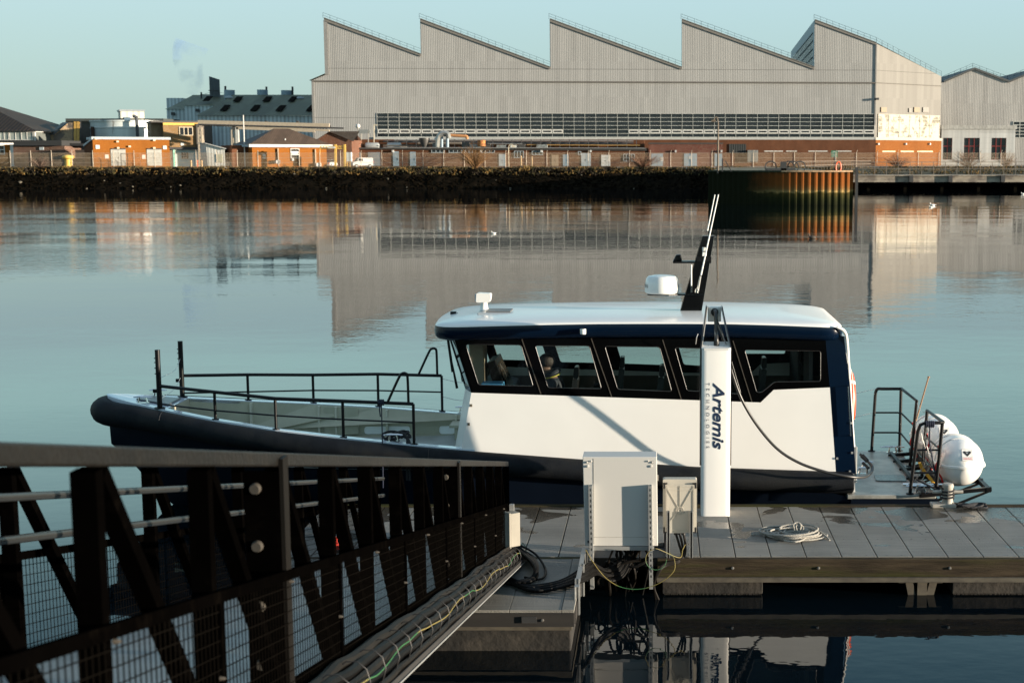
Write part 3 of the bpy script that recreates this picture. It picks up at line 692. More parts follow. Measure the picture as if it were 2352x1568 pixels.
def tanks():
    g = None
    for i, (xa, xb) in enumerate(((839, 872), (889, 922))):
        c = at((xa + xb) / 2, 336, 294); L_ = (xb - xa) / 3289 * 294; r = 14 / 3289 * 294 / 2 * 1.15
        t = thing('storage_tank', c - V(0, 0, r), ['grey horizontal cylinder tank nearest the yellow gantry', 'grey horizontal cylinder tank nearest the roof pipework'][i], 'tank', 'cylinder tanks on the service roof')
        b = MB(); b.lathe(c - V(L_ / 2, 0, 0), [(r * .5, 0), (r * .9, .12), (r, .35), (r, L_ - .35), (r * .9, L_ - .12), (r * .5, L_)], 20, 'X'); b.build('shell', mat('tank_grey', (.33, .34, .33), .5), t)
        b = MB(); b.box(c - V(L_ * .35, .5, r + .3), c - V(L_ * .25, -.5, r * .6)); b.box(c + V(L_ * .25, -.5, -r - .3), c + V(L_ * .35, .5, -r * .6)); b.build('cradle', darkm, t)
        # stands carry it above the flat roof
tanks()
def roof_sign():
    W = front(810, 860, 300)
    t = thing('roof_gantry', at(830, 342, 300), 'grey panel on two tall posts standing on the service roof', 'gantry')
    b = MB(); W.px(b, 824, 298, 850, 307, 0, .3); b.build('panel', mat('panel_grey', (.2, .21, .2)), t)
    b = MB(); b.bar(at(829, 342, 299.8), at(829, 307, 299.8), .25); b.bar(at(846, 342, 299.8), at(846, 300, 299.8), .2); b.bar(at(822, 310, 299.8), at(822, 292, 299.8), .16); b.build('post', mat('post_grey', (.3, .28, .24)), t)
    MB().sphere(at(822, 290, 299.8), .5).build('lamp', white, t)
roof_sign()
# ------------------------------------------------------------------ left-hand industrial buildings
def warehouse():
    W = front(453, 722, 330); H = W.hit
    root = thing('warehouse', W.pt(W.len / 2, GZ), 'blue-grey corrugated warehouse with long mossy green roof and dark skylights', 'warehouse')
    a0, a1 = H(455, 300)[0], H(722, 300)[0]; ze = H(600, 266)[1]
    D = 26; 
    # ridge is behind: roof plane rises away from the eave
    zr = (at(600, 218, 330 + D)).z
    b = MB(); W.box(b, a0, GZ, a1, ze, -D * 2, 0); b.build('wall', blueclad, root)
    def plane_(x0, x1, xr0, Wd=W, d0=.5, d1=-D, z0=ze, z1=zr, name='roof', m_=roofsheet, th=.15):
        p = [Wd.pt(Wd.hit(x0, 266)[0], z0, d0), Wd.pt(Wd.hit(x1, 266)[0], z0, d0)]
        return p
    e0 = W.pt(a0 - .3, ze, .5); e1 = W.pt(a1, ze, .5)
    r0 = at(556, 218, 330 + D); r0.z = zr; 
    p0 = at(452, 266, 330); q0 = at(497, 240, 343.5)
    # front roof sheet, with the skew end seen in the picture
    Rz = lambda y: ze + (zr - ze) * (y - 330) / D
    def roofpt(x, y):
        # intersection of a picture point with the roof plane
        n = Vector((0, -(zr - ze), D)).normalized(); o = Vector((0, 0, CAMZ)); r_ = ray(x, y); k = (Vector((0, 330, ze)) - o).dot(n) / r_.dot(n); return o + r_ * k
    rp = [roofpt(455, 266), roofpt(722, 266), roofpt(722, 219), roofpt(556, 218), roofpt(552, 218)]
    rp[0] = e0.copy(); rp[1] = e1.copy()
    back = zr
    r2 = [V(e0.x, 330 - .5, ze), V(e1.x, 329.5, ze), V(e1.x, 330 + D, zr), V(roofpt(462, 219).x, 330 + D, zr)]
    c_ = roofpt(501, 239)
    MB().add([V(e0.x, 329.5, ze), V(e1.x, 329.5, ze), V(e1.x, 356, zr), V(c_.x, 356, zr), c_], [(0, 1, 2, 3, 4)]).build('roof', roofsheet, root, recalc=False)
    for (x, y) in ((664, 247), (746, 247), (820, 247), (905, 247)):
        x = x / 1000 * 1000
    sk = mat('skylight', (.012, .011, .010), .8, spec=.05)
    def roofpatch(x0, y0, w_, h_, nm, m_):
        p = [roofpt(x0 + h_ * .9, y0 - h_), roofpt(x0 + h_ * .9 + w_, y0 - h_), roofpt(x0 + w_, y0), roofpt(x0, y0)]
        MB().hexa([q + V(0, 0, .30) for q in p] + [q + V(0, 0, .42) for q in p]).build(nm, m_, root)
    S = 1000 / 2352 / 1.2925
    for (x, y, w_, h_) in ((1535, 783, 45, 38), (1745, 783, 45, 38), (1922, 785, 45, 38), (2135, 785, 45, 38), (1415, 716, 45, 32), (1625, 718, 45, 32), (1832, 718, 45, 32), (2010, 718, 40, 32)):
        roofpatch(x * S, y * S, w_ * S, h_ * S, 'skylight', sk)
    for (x, y) in ((1598, 685), (2095, 690)):
        p = roofpt(x * S, y * S); b = MB(); b.sphere(p, 1.0, 10, 6, (1.1, 1.1, .55)); b.build('roof_cowl', mat('cowl', (.22, .26, .27)), root)
    # left part with higher wall and its own roof (x 497-556)
    Wb = front(493, 560, 344)
    # left-hand lower wing
    z4 = at(540, 312 - 0, 344)
    b = MB(); ya = 344
    A = at(548 - 0, 314 / 1.0, ya)
    b = MB(); Wc = front(546, 622, 345); 
    sL = Wc.hit(546.5, 300)[0]
    lx0, lx1 = at(1287 * S, 740 * S, 345).x, at(1470 * S, 740 * S, 345).x; lz = at(1287 * S, 738 * S, 345).z
    MB().box((lx0, 345, GZ), (lx1 + 6, 392, lz)).build('side_wall', blueclad, root)
    MB().add([V(lx0 - .3, 344.6, lz), V(lx1 + 4, 344.6, lz), V(lx1 + 4, 366, zr + .1), V(at(1403 * S, 218, 366).x, 366, at(600, 658 * S, 366).z), ], [(0, 1, 2, 3)]).build('roof', roofsheet, root, recalc=False)
    mx0, mx1 = at(1163 * S, 765 * S, 350).x, at(1290 * S, 765 * S, 350).x; mz = at(1163 * S, 763 * S, 350).z
    MB().box((mx0, 350, GZ), (mx1, 390, mz)).build('side_wall', blueclad, root)
    MB().add([V(mx0 - .3, 349.6, mz), V(mx1 + .5, 349.6, mz), V(mx1 + 2, 368, at(1290 * S, 664 * S, 368).z), V(at(1320 * S, 1, 368).x, 368, at(1290 * S, 664 * S, 368).z), V(at(1170 * S, 1, 360).x, 360, at(1170 * S, 742 * S, 360).z)], [(0, 1, 2, 3, 4)]).build('roof', roofsheet, root, recalc=False)
    MB().box((at(1171 * S, 300, 371).x, 371, GZ), (at(1280 * S, 300, 371).x, 380, at(1, 685 * S, 371).z)).build('rear_block', blueclad, root)
    for (x0, x1) in ((1171, 1175),): pass
    # roof-top pipes
    for (x, y0, y1, r_) in ((1573, 660, 602, .25), (1860, 662, 606, .25), (2042, 662, 606, .25), (1602, 660, 630, 1.3), (1832, 660, 628, 1.3), (2000, 660, 632, 1.3), (1405, 660, 644, .2)):
        p = at(x * S, y0 * S, 358); q = at(x * S, y1 * S, 358); b = MB(); b.cyl(p - V(0, 0, 2), q, r_, 10); b.build('roof_pipe', bluegrey if r_ > .5 else darkm, root)
    # lamps on the wall
    for (x, y) in ((1210, 797), (1380, 772)):
        p = at(x * S, y * S, 344.6 if x > 1300 else 349.6); MB().box(p - V(.4, .5, .3), p + V(.4, .2, .4)).build('wall_lamp', darkm, root)
    st = thing('ribbed_stack', at(500 * S * 3, 218, 362), 'tall dark ribbed slab chimney above the warehouse ridge', 'chimney')
    x0, x1 = at(1462 * S, 600 * S, 362).x, at(1535 * S, 600 * S, 362).x; zt = at(1500 * S, 535 * S, 362).z; zb = at(1500 * S, 662 * S, 362).z - 3
    st.location = ((x0 + x1) / 2, 362, zb); st['_org'] = tuple(st.location)
    b = MB(); n = 7
    for i in range(n):
        xa = x0 + (x1 - x0) * (i + .5) / n; b.cyl((xa, 362, zb), (xa, 362, zt - .12 * i), (x1 - x0) / n / 2 * 1.04, 8)
    b.build('flue', mat('flue', (.075, .09, .10), .6), st)
    b = MB(); b.bar((x0, 361.2, zt - 3.5), (x1, 361.2, zt - 3.5), .2); b.build('strap', darkm, st)
    b = MB(); b.bar((x0, 362, zt - 4), at(1430 * S, 655 * S, 362), .06); b.bar((x1, 362, zt - 4), at(1600 * S, 655 * S, 362), .06); b.bar((x1, 362, zt - 5), at(1570 * S, 655 * S, 362), .06); b.build('guy_wire', darkm, st)
warehouse()
S = 1000 / 2352 / 1.2925
def hip_house():
    W = front(545, 770, 259, 33); H = W.hit; t_ = 500 / 2352 / 1.2925; X = lambda a: 560 / 1.2925 + a * t_; Yy = lambda a: 360 / 1.2925 + a * t_
    root = thing('brick_lodge', W.pt(W.len / 2, GZ), 'orange brick lodge with brown hipped roof and white fascia behind the fence', 'house')
    a0, a1 = H(X(885), 340)[0], H(X(1925), 340)[0]; ze = H(X(1400), Yy(330))[1]
    b = MB(); W.box(b, a0, GZ, a1, ze, -9, 0); b.build('wall', brko, root)
    b = MB(); W.box(b, a0 - 3.0, GZ, a0 - .02, ze - .1, -9, -2.2); b.build('porch_wall', brk, root)
    # hipped roof
    zp = W.at(X(1300), Yy(104), -5).z; f0 = W.pt(a0 - .7, ze, .7); f1 = W.pt(a1 + .9, ze, .7); k0 = W.pt(a0 - .7, ze, -10); k1 = W.pt(a1 + .9, ze, -10)
    ra = W.at(X(1195), Yy(104), -5); rb = W.at(X(1400), Yy(104), -5); ra.z = rb.z = zp
    tile = ribbed('brown_tile', (.085, .058, .04), .35, 'X', dark=.75, dirt=.35, seam=.3)
    MB().add([f0, f1, k1, k0, ra, rb], [(0, 1, 5, 4), (1, 2, 5), (2, 3, 4, 5), (3, 0, 4)]).build('roof', tile, root, recalc=False)
    # lower dark side roof to the left
    s0 = W.at(X(650), Yy(328), -4); s1 = W.at(X(868), Yy(328), -.1); s2 = W.at(X(1190), Yy(108), -5)
    MB().add([s0, s1, s2, s0 + V(3, 8, 0), ], [(0, 1, 2), (0, 2, 3)]).build('side_roof', mat('slate', (.055, .058, .06), .7), root, recalc=False)
    b = MB(); W.box(b, a0 - .75, ze - .45, a1 + .95, ze + .05, .62, .8); b.build('fascia', white, root)
    b = MB(); zz = s0.z; b.bar(s0 - V(0, 0, .2), V(s1.x, s1.y, s0.z) - V(0, 0, .2), .2, .4); b.build('fascia', bluegrey, root)
    win(W, root, X(1432), Yy(392), X(1535), Yy(510), 1, 3, white, dglass, .12, .02)
    b = MB(); W.px(b, X(1436), Yy(420), X(1531), Yy(475), .04, .09); b.build('blind', white, root)
    for (x, y0, y1) in ((1240, 380, 560), (1762, 390, 590)):
        b = MB(); W.px(b, X(x) - .4, Yy(y0), X(x) + .9, Yy(y1), .03, .4); b.build('downpipe', mat('pipe_tan', (.35, .25, .15)), root)
    for (x0, y0, x1, y1) in ((1195, 545, 1250, 590), (1755, 585, 1820, 635)):
        b = MB(); W.px(b, X(x0), Yy(y0), X(x1), Yy(y1), .2, 1.2); o = b.build('air_conditioner', white, root)
        b = MB(); a_, z_ = H(X((x0 + x1) / 2 - 5), Yy((y0 + y1) / 2)); b.lathe(W.pt(a_, z_, 1.25), [(.42, 0), (.42, .04)], 14, 'Y'); b.build('fan', greym, o)
    for (x0, y0, x1, y1) in ((1032, 460, 1068, 490), (1038, 500, 1066, 525), (945, 343, 975, 360)): wbox(W, root, X(x0), Yy(y0), X(x1), Yy(y1), .02, .2, white, 'meter_box')
    wbox(W, root, X(1438), Yy(520), X(1465), Yy(555), .02, .3, greym, 'meter_box')
    p = W.at(X(1348), Yy(280), -1.0); b = MB(); b.cyl(p - V(0, 0, .6), p + V(0, 0, .5), .13, 8); b.build('roof_vent', white, root)
hip_house()
def small_gable():
    r = thing('gabled_hut', at(770, 381, 285), 'small dark brown roofed brick hut behind the orange lodge', 'house')
    x0, x1, xr = at(727, 320, 285).x, at(808, 330, 285).x, at(757, 302, 285).x; zr = at(757, 303, 285).z; ze = at(727, 322, 285).z
    MB().add([V(x0, 285, GZ), V(x1, 285, GZ), V(x1, 285, ze), V(xr, 285, zr), V(x0, 285, ze), V(x0, 295, GZ), V(x1, 295, GZ), V(x1, 295, ze), V(xr + 3, 295, zr), V(x0, 295, ze)], [(0, 1, 2, 3, 4), (1, 6, 7, 2), (5, 0, 4, 9), (6, 5, 9, 8, 7)]).build('wall', brick('brown_brick', (.14, .05, .025), (.11, .04, .02)), r, recalc=False)
    MB().add([V(x0 - .4, 284.6, ze - .2), V(xr, 284.6, zr + .1), V(xr + 6, 284.8, zr + .1), V(x1 + .4, 284.6, ze - .3), V(x0, 295, ze), V(xr + 3, 295, zr), ], [(1, 2, 3), (0, 1, 5, 4)]).build('roof', mat('dark_roof', (.045, .035, .028), .85, var=.4), r, recalc=False)
small_gable()
def substation():
    W = front(196, 390, 254, 27); H = W.hit
    root = thing('substation', W.pt(W.len / 2, GZ), 'low orange brick substation with two pale double doors and grey coping', 'building')
    a0, a1 = H(649 * S, 340)[0], H(1184 * S, 340)[0]; z1 = H(300, 975 * S)[1]; zc = H(300, 957 * S)[1]
    b = MB(); W.box(b, a0, GZ, a1, z1, -9, 0); b.build('wall', brko, root)
    b = MB(); W.box(b, a0 - .2, z1, a1 + .25, zc, -9, .2); b.build('coping', greyp, root)
    b = MB(); p = [W.pt(a0, GZ, -.03), W.pt(a0, z1, -.03), W.pt(H(600 * S, 340)[0], z1 - 1.3, -3.5), W.pt(H(600 * S, 340)[0], GZ, -3.5)]; b.quad(*p); b.build('side_wall', brk, root, recalc=False)
    b = MB(); b.bar(W.pt(a0, z1 + .1, -.03), W.pt(H(600 * S, 340)[0], z1 - 1.1, -3.5), .3); b.build('gutter', greyp, root)
    for xa, xb in ((777, 876), (1028, 1128)):
        door(W, root, xa * S, 1042 * S, xb * S, 1158 * S, mat('door_pale', (.30, .295, .265)), .02, leafs=2)
        wbox(W, root, xa * S, 1037 * S, xb * S, 1044 * S, .03, .25, darkm, 'door_head')
    for (x0, y0, x1, y1) in ((668, 1013, 695, 1040), (1138, 1018, 1163, 1043)): wbox(W, root, x0 * S, y0 * S, x1 * S, y1 * S, .02, .12, white, 'vent_cover')
    for (x, y) in ((820, 990), (1075, 980), (904, 1024), (824, 1034), (1076, 1035), (668, 970)): wbox(W, root, (x - 8) * S, (y - 6) * S, (x + 8) * S, (y + 5) * S, .02, .4, mat('lamp_cream', (.6, .5, .35)), 'wall_lamp')
    for (x0, y0, x1, y1) in ((733, 1080, 758, 1108), (992, 1082, 1015, 1110)): wbox(W, root, x0 * S, y0 * S, x1 * S, y1 * S, .02, .06, mat('notice_pink', (.6, .42, .36)), 'notice')
    b = MB(); rail_line(b, W, H(880 * S, 380)[0], GZ, H(978 * S, 380)[0], GZ, .8, h=2.6, step=1.5, r=.08); b.build('pipe_rack', rust, root)
substation()
def tan_block():
    W = front(345, 460, 290, 24); H = W.hit
    root = thing('office_block', W.pt(W.len / 2, GZ), 'tan brick upper storey with yellow gutter over a white ground floor', 'building')
    a0, am, a1 = H(1060 * S, 300)[0], H(1140 * S, 300)[0], H(1378 * S, 300)[0]; z1 = H(400, 857 * S)[1]; z0 = H(400, 1028 * S)[1]
    b = MB(); W.box(b, am, z0, a1, z1, -11, 0); b.build('upper_wall', brkt, root)
    b = MB(); W.box(b, a0, GZ, am, z1, -11, -1.8); b.build('side_wall', brick('drab_brick', (.24, .16, .09), (.2, .13, .075)), root)
    b = MB(); W.box(b, a0 - .2, z1, a1 + .5, z1 + .35, -11.1, .3); b.build('roof', mat('flat_roof', (.07, .065, .06)), root)
    b = MB(); W.box(b, am, z1 - .5, a1 + .6, z1 - .03, .0, .28); b.build('gutter', yellowm, root)
    win(W, root, 1257 * S, 892 * S, 1341 * S, 942 * S, 3, 1, mat('frame_tan', (.5, .42, .3)), dglass, .14, .03)
    wbox(W, root, 1262 * S, 997 * S, 1284 * S, 1018 * S, .02, .1, white, 'vent_cover')
    b = MB(); W.box(b, am - .2, z0 - .45, a1 + .8, z0, -11, .35); b.build('canopy', darkm, root)
    b = MB(); W.box(b, H(1205 * S, 370)[0], GZ, a1, z0 - .45, -9, -.5); b.build('lower_wall', mat('white_wall', (.55, .60, .56), .7), root)
    b = MB(); W.box(b, H(1212 * S, 370)[0], GZ, H(1225 * S, 370)[0], z0 - .45, -.5, -.3); b.build('corner_post', mat('mint', (.25, .5, .38)), root)
    b = MB(); W.px(b, 1372 * S, 865 * S, 1388 * S, 1030 * S, .0, .5); b.build('downpipe', mat('drain_black', (.03, .025, .02)), root)
    win(W, root, 1270 * S, 1065 * S, 1315 * S, 1108 * S, 3, 2, white, dglass, .08, -.45)
    door(W, root, 1180 * S, 1050 * S, 1204 * S, 1160 * S, mat('brown_door', (.12, .07, .04)), -.45)
tan_block()
def round_tank():
    Y = 305
    c = at(810 * S, 380, Y + 14); r = (at(1058 * S, 300, Y).x - at(562 * S, 300, Y).x) / 2 * 1.0
    cx = (at(1058 * S, 300, Y).x + at(562 * S, 300, Y).x) / 2; cy = Y + r * .9
    root = thing('round_tank', (cx, cy, GZ), 'wide round silvery steel tank with rust streaks among the low buildings', 'tank')
    zt = at(800 * S, 852 * S, Y + 4).z
    m = mat('tank_steel', (.50, .53, .51), .45, metal=.15, var=.15, vscale=.5, col2=(.13, .10, .07), c2scale=.9, c2lo=.58, c2hi=.72, stretch=(1, 1, .18))
    MB().lathe((cx, cy, GZ), [(r, 0), (r, 8.0), (r + .12, 8.05), (r + .12, 8.35), (r, 8.4), (r, zt - GZ), (r + .2, zt - GZ), (r + .2, zt - GZ + .3), (.1, zt - GZ + .35)], 64).build('shell', m, root)
    b = MB(); p = at(962 * S, 950 * S, Y - 1); q = at(955 * S, 838 * S, Y - 1); b.cyl(V(q.x, q.y, GZ + 4), q, .35, 8); b.tube([q, q + V(0, 0, .5), q + V(-.6, 0, .8)], .35, 8); b.build('flue', mat('flue_dark', (.07, .075, .08), .7, spec=.1), root)
    b = MB(); q = at(645 * S, 885 * S, Y + 1); b.cyl(V(q.x, q.y, GZ + 4), q, .4, 8); b.build('pipe', mat('rusty_dark', (.06, .03, .02), .9), root)
    # flat roofed building round it
    W = front(190, 360, 313); rb = thing('plant_house', W.pt(W.len / 2, GZ), 'long flat dark-edged roof building behind the round steel tank', 'building')
    b = MB(); W.px(b, 470 * S, 848 * S, 1380 * S, 1100 * S, -10, 0); b.build('wall', mat('plant_wall', (.10, .085, .07), .9), rb)
    z_ = W.hit(300, 848 * S)[1]; b = MB(); W.box(b, W.hit(468 * S, 300)[0], z_, W.hit(1150 * S, 300)[0], z_ + .6, -10.2, .5); b.build('roof', mat('roof_edge_dark', (.05, .055, .05)), rb)
    pb = thing('pale_penthouse', (at(920 * S, 800 * S, 314).x, 315, z_), 'pale ribbed box penthouse on the roof above the round tank', 'penthouse')
    W = front(835 * S, 1012 * S, 311, 25); 
    b = MB(); p0 = W.hit(842 * S, 800 * S)[0]; p1 = W.hit(1008 * S, 800 * S)[0]; zb = z_ + .6; zt = W.hit(900 * S, 778 * S)[1]; W.box(b, p0, zb, p1, zt, -6, 0); b.build('wall', ribbed('pale_sheet', (.55, .52, .44), 1.1, 'X', dark=.8), pb)
    b = MB(); W.box(b, W.hit(834 * S, 800 * S)[0], zt, W.hit(1012 * S, 800 * S)[0], zt + .35, -6.2, .3); b.build('roof', greym, pb)
    wbox(W, pb, 866 * S, 820 * S, 910 * S, 845 * S, .02, .2, mat('navy_panel', (.05, .09, .13)), 'hatch_panel'); wbox(W, pb, 933 * S, 802 * S, 939 * S, 818 * S, .02, .2, darkm, 'vent')
round_tank()
def old_shed():
    r = thing('old_stone_shed', at(480 * S, 1160 * S, 300), 'old rendered shed with steep dark roof and ochre pipes left of the tank', 'shed')
    Y = 300; P = lambda x, y, d=0: at(x * S, y * S, Y + d)
    g = lambda x, d=0: V(P(x, 900, d).x, Y + d, GZ)
    MB().add([g(345), g(378), P(378, 940), P(345, 945), g(530, 1), P(530, 860, 1), P(470, 858, 1), P(378, 935)], [(0, 1, 2, 3), (1, 4, 5, 6, 7)]).build('wall', mat('stained_render', (.30, .22, .14), .9, var=.2, col2=(.12, .10, .085), c2scale=.35, c2lo=.48, c2hi=.52), r, recalc=False)
    MB().add([P(333, 942, -.5), P(378, 942, -.5), P(478, 855, 0), P(436, 855, 8), ], [(0, 1, 2, 3)]).build('roof', MATS['slate'], r, recalc=False)
    b = MB(); b.bar(P(527, 1000, -1), P(527, 850, -1), .5); b.bar(P(548, 1015, -1), P(548, 850, -1), .55); b.bar(P(435, 988, -1), P(562, 991, -1), .25); b.build('pipe', mat('ochre_pipe', (.45, .26, .06), .6), r)
    b = MB(); b.bar(P(515, 1000, -1), P(515, 850, -1), .35); b.bar(P(538, 1000, -1), P(538, 850, -1), .35); b.bar(P(557, 1090, -1), P(557, 850, -1), .35); b.build('drainpipe', darkm, r)
    b = MB(); b.box(V(P(440, 900).x, 301.5, GZ), V(P(565, 900).x, 312, P(500, 1000).z)); b.build('lower_wall', mat('shed_dark', (.05, .04, .035)), r)
old_shed()
def left_house():
    Y = 292; P = lambda x, y, d=0: at(x * S, y * S, Y + d); g = lambda x, d=0: V(P(x, 900, d).x, Y + d, GZ)
    r = thing('pavilion', g(60), 'pavilion with big brown pyramid roof and white window row, left edge', 'building')
    MB().add([P(-420, 915, -1), P(256, 915, -1), P(0, 782, 9), P(-180, 690, 16), V(P(256, 900).x, Y + 26, P(0, 915).z)], [(0, 1, 2, 3), (1, 4, 3, 2)]).build('roof', ribbed('brown_rib_roof', (.045, .030, .018), .8, 'X', dark=.35, dirt=.5), r, recalc=False)
    W = Wall((P(-420, 900).x, Y), (P(244, 900).x, Y))
    b = MB(); a1 = W.len; z0 = W.hit(60, 984 * S)[1]; z1 = W.hit(60, 917 * S)[1]; W.box(b, 0, GZ, a1, z0, -20, 0); W.box(b, 0, z1 - .15, a1, z1 + .2, -20, .02); b.build('wall', white, r)
    b = MB(); W.box(b, 0, z0, a1 - .3, z1, -18, -.4); b.build('core', mat('room_dark', (.1, .11, .10)), r)
    for (xa, xb) in ((0, 55), (70, 145), (150, 225), (-90, -10)):
        win(W, r, xa * S, 924 * S, xb * S, 976 * S, 2, 1, white, mat('blind_glass', (.25, .28, .26), .2, var=.3, vscale=.5), .1, -.1)
    b = MB(); W.box(b, a1 - .35, z0, a1, z1, -.3, .05); b.build('corner_post', white, r)
    # low dark range in front
    W2 = front(-60, 250, 280); r2 = thing('low_brick_range', W2.pt(W2.len / 2, GZ), 'low dark brick range with a thick black flat roof, left of the bollard', 'building')
    b = MB(); W2.px(b, -140 * S, 1020 * S, 450 * S, 1170 * S, -8, 0); b.build('wall', brkd, r2)
    z_ = W2.hit(100, 1018 * S)[1]; b = MB(); W2.box(b, W2.hit(-140 * S, 370)[0], z_, W2.hit(448 * S, 370)[0], z_ + 1.0, -8.5, .8); b.build('roof', mat('felt_black', (.02, .02, .02), .8), r2)
    b = MB(); W2.box(b, W2.hit(300 * S, 370)[0], z_ + 0, W2.hit(640 * S, 370)[0], z_ + .5, -14, -3); b.build('rear_roof', MATS['felt_black'], r2)
    b = MB(); W2.px(b, 440 * S, 1045 * S, 600 * S, 1170 * S, -12, -5); b.build('rear_wall', mat('shed_dark', (.05, .04, .035)), r2)
    wbox(W2, r2, 278 * S, 1028 * S, 306 * S, 1048 * S, .02, .2, greyp, 'window')
    W3 = front(-40, 40, 258, 32); r3 = thing('gate_lodge', W3.pt(W3.len / 2, GZ), 'small orange brick lodge with white trim at the very left edge', 'building')
    b = MB(); W3.px(b, -120 * S, 1012 * S, 80 * S, 1165 * S, -7, 0); b.build('wall', brko, r3)
    b = MB(); W3.px(b, 78 * S, 1008 * S, 90 * S, 1162 * S, -7, .1); W3.px(b, -120 * S, 998 * S, 92 * S, 1010 * S, -7, .35); b.build('trim', white, r3)
    win(W3, r3, 0, 1018 * S, 25 * S, 1074 * S, 1, 2, white, dglass, .14, .02)
left_house()
def lean_to():
    Y = 259; P = lambda x, y, d=0: at(x * S, y * S, Y + d)
    r = thing('lean_to_shed', P(1500, 1160), 'white boarded lean-to shed with a sloping roof beside the trestle', 'shed')
    g = lambda x, d=0: V(P(x, 1000, d).x, Y + d, GZ)
    MB().add([g(1445), g(1568), P(1568, 1040), P(1438, 1002), g(1400, 3), P(1395, 1002, 3), g(1568, 6), P(1568, 1040, 6), P(1400, 1002, 6)], [(0, 1, 2, 3), (4, 0, 3, 5), (1, 6, 7, 2)]).build('wall', ribbed('white_board', (.56, .55, .50), .55, 'X', dark=.85), r, recalc=False)
    b = MB(); b.hexa([P(1385, 1003, 3), P(1432, 1003, -.4), P(1580, 1043, -.4), P(1580, 1043, 6), P(1385, 998, 3), P(1432, 998, -.4), P(1580, 1036, -.4), P(1580, 1036, 6)]); b.build('roof', white, r)
    MB().box(P(1512, 1078) - V(0, .1, 0), V(P(1552, 1100).x, Y + .02, GZ + 1.0)).build('window', mat('pale_window', (.40, .40, .3)), r)
    MB().box(V(P(1585, 1000).x, 263, GZ), V(P(1672, 1000).x, 268, P(1600, 1048, 3).z)).build('annexe_wall', pale, r)
lean_to()
def pipe_bridge():
    Y = 283; P = lambda x, y, d=0: at(x * S, y * S, Y + d)
    r = thing('pipe_bridge', P(1800, 900), 'long elevated lattice pipe bridge crossing in front of the blue warehouse', 'pipe bridge')
    tim = mat('bridge_tan', (.36, .30, .22), .7)
    b = MB()
    for d in (0, 2.5):
        b.bar(P(1385, 853, d), P(2300, 877, d), .55, .75); b.bar(P(1385, 868, d), P(2300, 912, d), .5, .35)
    b.bar(P(1390, 870, 0), P(1632, 872, 0), .4); b.bar(P(1650, 890, 0), P(2200, 912, 0), .6, .7)
    b.build('beam', tim, r)
    b = MB(); 
    for i in range(44):
        x = 1400 + i * 20; b.bar(P(x, 858 + i * .45, 0), P(x + 20, 880 + i * .5, 0), .22)
    b.tube([P(1390, 864, 1), P(2310, 888, 1)], .35, 6); b.tube([P(1390, 870, -.3), P(2400, 896, -.3)], .18, 6)
    for x in (1633, 1860, 2077): b.bar(P(x, 905, 0), P(x, 845, 0), .5)
    b.build('pipe', mat('pipe_dark', (.05, .047, .043), .5), r)
    for k, x in enumerate((1395, 1628)):
        b = MB()
        for dx in (-13, 13):
            b.bar(V(P(x + dx, 900).x, Y, GZ), P(x + dx * .8, 890), .28); b.bar(V(P(x + dx, 900).x, Y + 2.5, GZ), P(x + dx * .8, 890, 2.5), .22)
        zt = P(x, 890).z; n = 6
        for i in range(n):
            za = GZ + (zt - GZ) * i / n; zb = GZ + (zt - GZ) * (i + 1) / n; s_ = 1 if i % 2 else -1
            b.bar(V(P(x - 13 * s_, 900).x, Y, za), V(P(x + 13 * s_, 900).x, Y, zb), .16)
        b.build('trestle', mat('trestle_tan', (.42, .35, .26)), r)
    b = MB(); b.bar(V(P(1655, 900).x, Y, GZ), P(1655, 890), .6); b.build('column', mat('column_pale', (.42, .41, .37)), r)
pipe_bridge()

# ------------------------------------------------------------------ yard things
def mast_pole(x, y0, y1, Y, r, m_, label, arm=None, name='flag_pole'):
    g = at(x, y0, Y); b = MB(); base = V(g.x, Y, GZ)
    top = at(x, y1, Y)
    t = thing(name, base, label, name.replace('_', ' '))
    b.cyl(base, V(base.x, Y, top.z), r, 8, r * .7); b.build('pole', m_, t)
    if arm:
        b = MB(); tp = V(base.x, Y, top.z); b.tube(spline([tp, tp + V(arm * .2, 0, .5), tp + V(arm * .6, 0, .6), tp + V(arm, 0, .3)], 4), r * .6, 6); b.build('arm', m_, t)
        b = MB(); b.box(tp + V(arm - .25, -.15, .08), tp + V(arm + .25, .15, .3)); b.build('lamp_head', m_, t)
    return t
mast_pole(1711 * S, 380, 805 * S, 262, .14, white, 'slim white flag pole in front of the orange lodge')
mast_pole(277 * S, 380, 880 * S, 330, .12, white, 'small white swan-neck street lamp against the distant trees', 1.6, 'street_lamp')
mast_pole((1450 + 218 * .27636) / 1.2925, 380, (360 + 285 * .27636) / 1.2925, 253, .10, mat('lamp_tan', (.5, .42, .3)), 'short tan lamp post with an orange tag in front of the pipework', .9, 'street_lamp')
t = mast_pole(1649, 385, 282, 160, .11, mat('pole_brown', (.12, .09, .06)), 'tall brown lamp post standing on the sheet-pile dolphin', -.5, 'lamp_post')
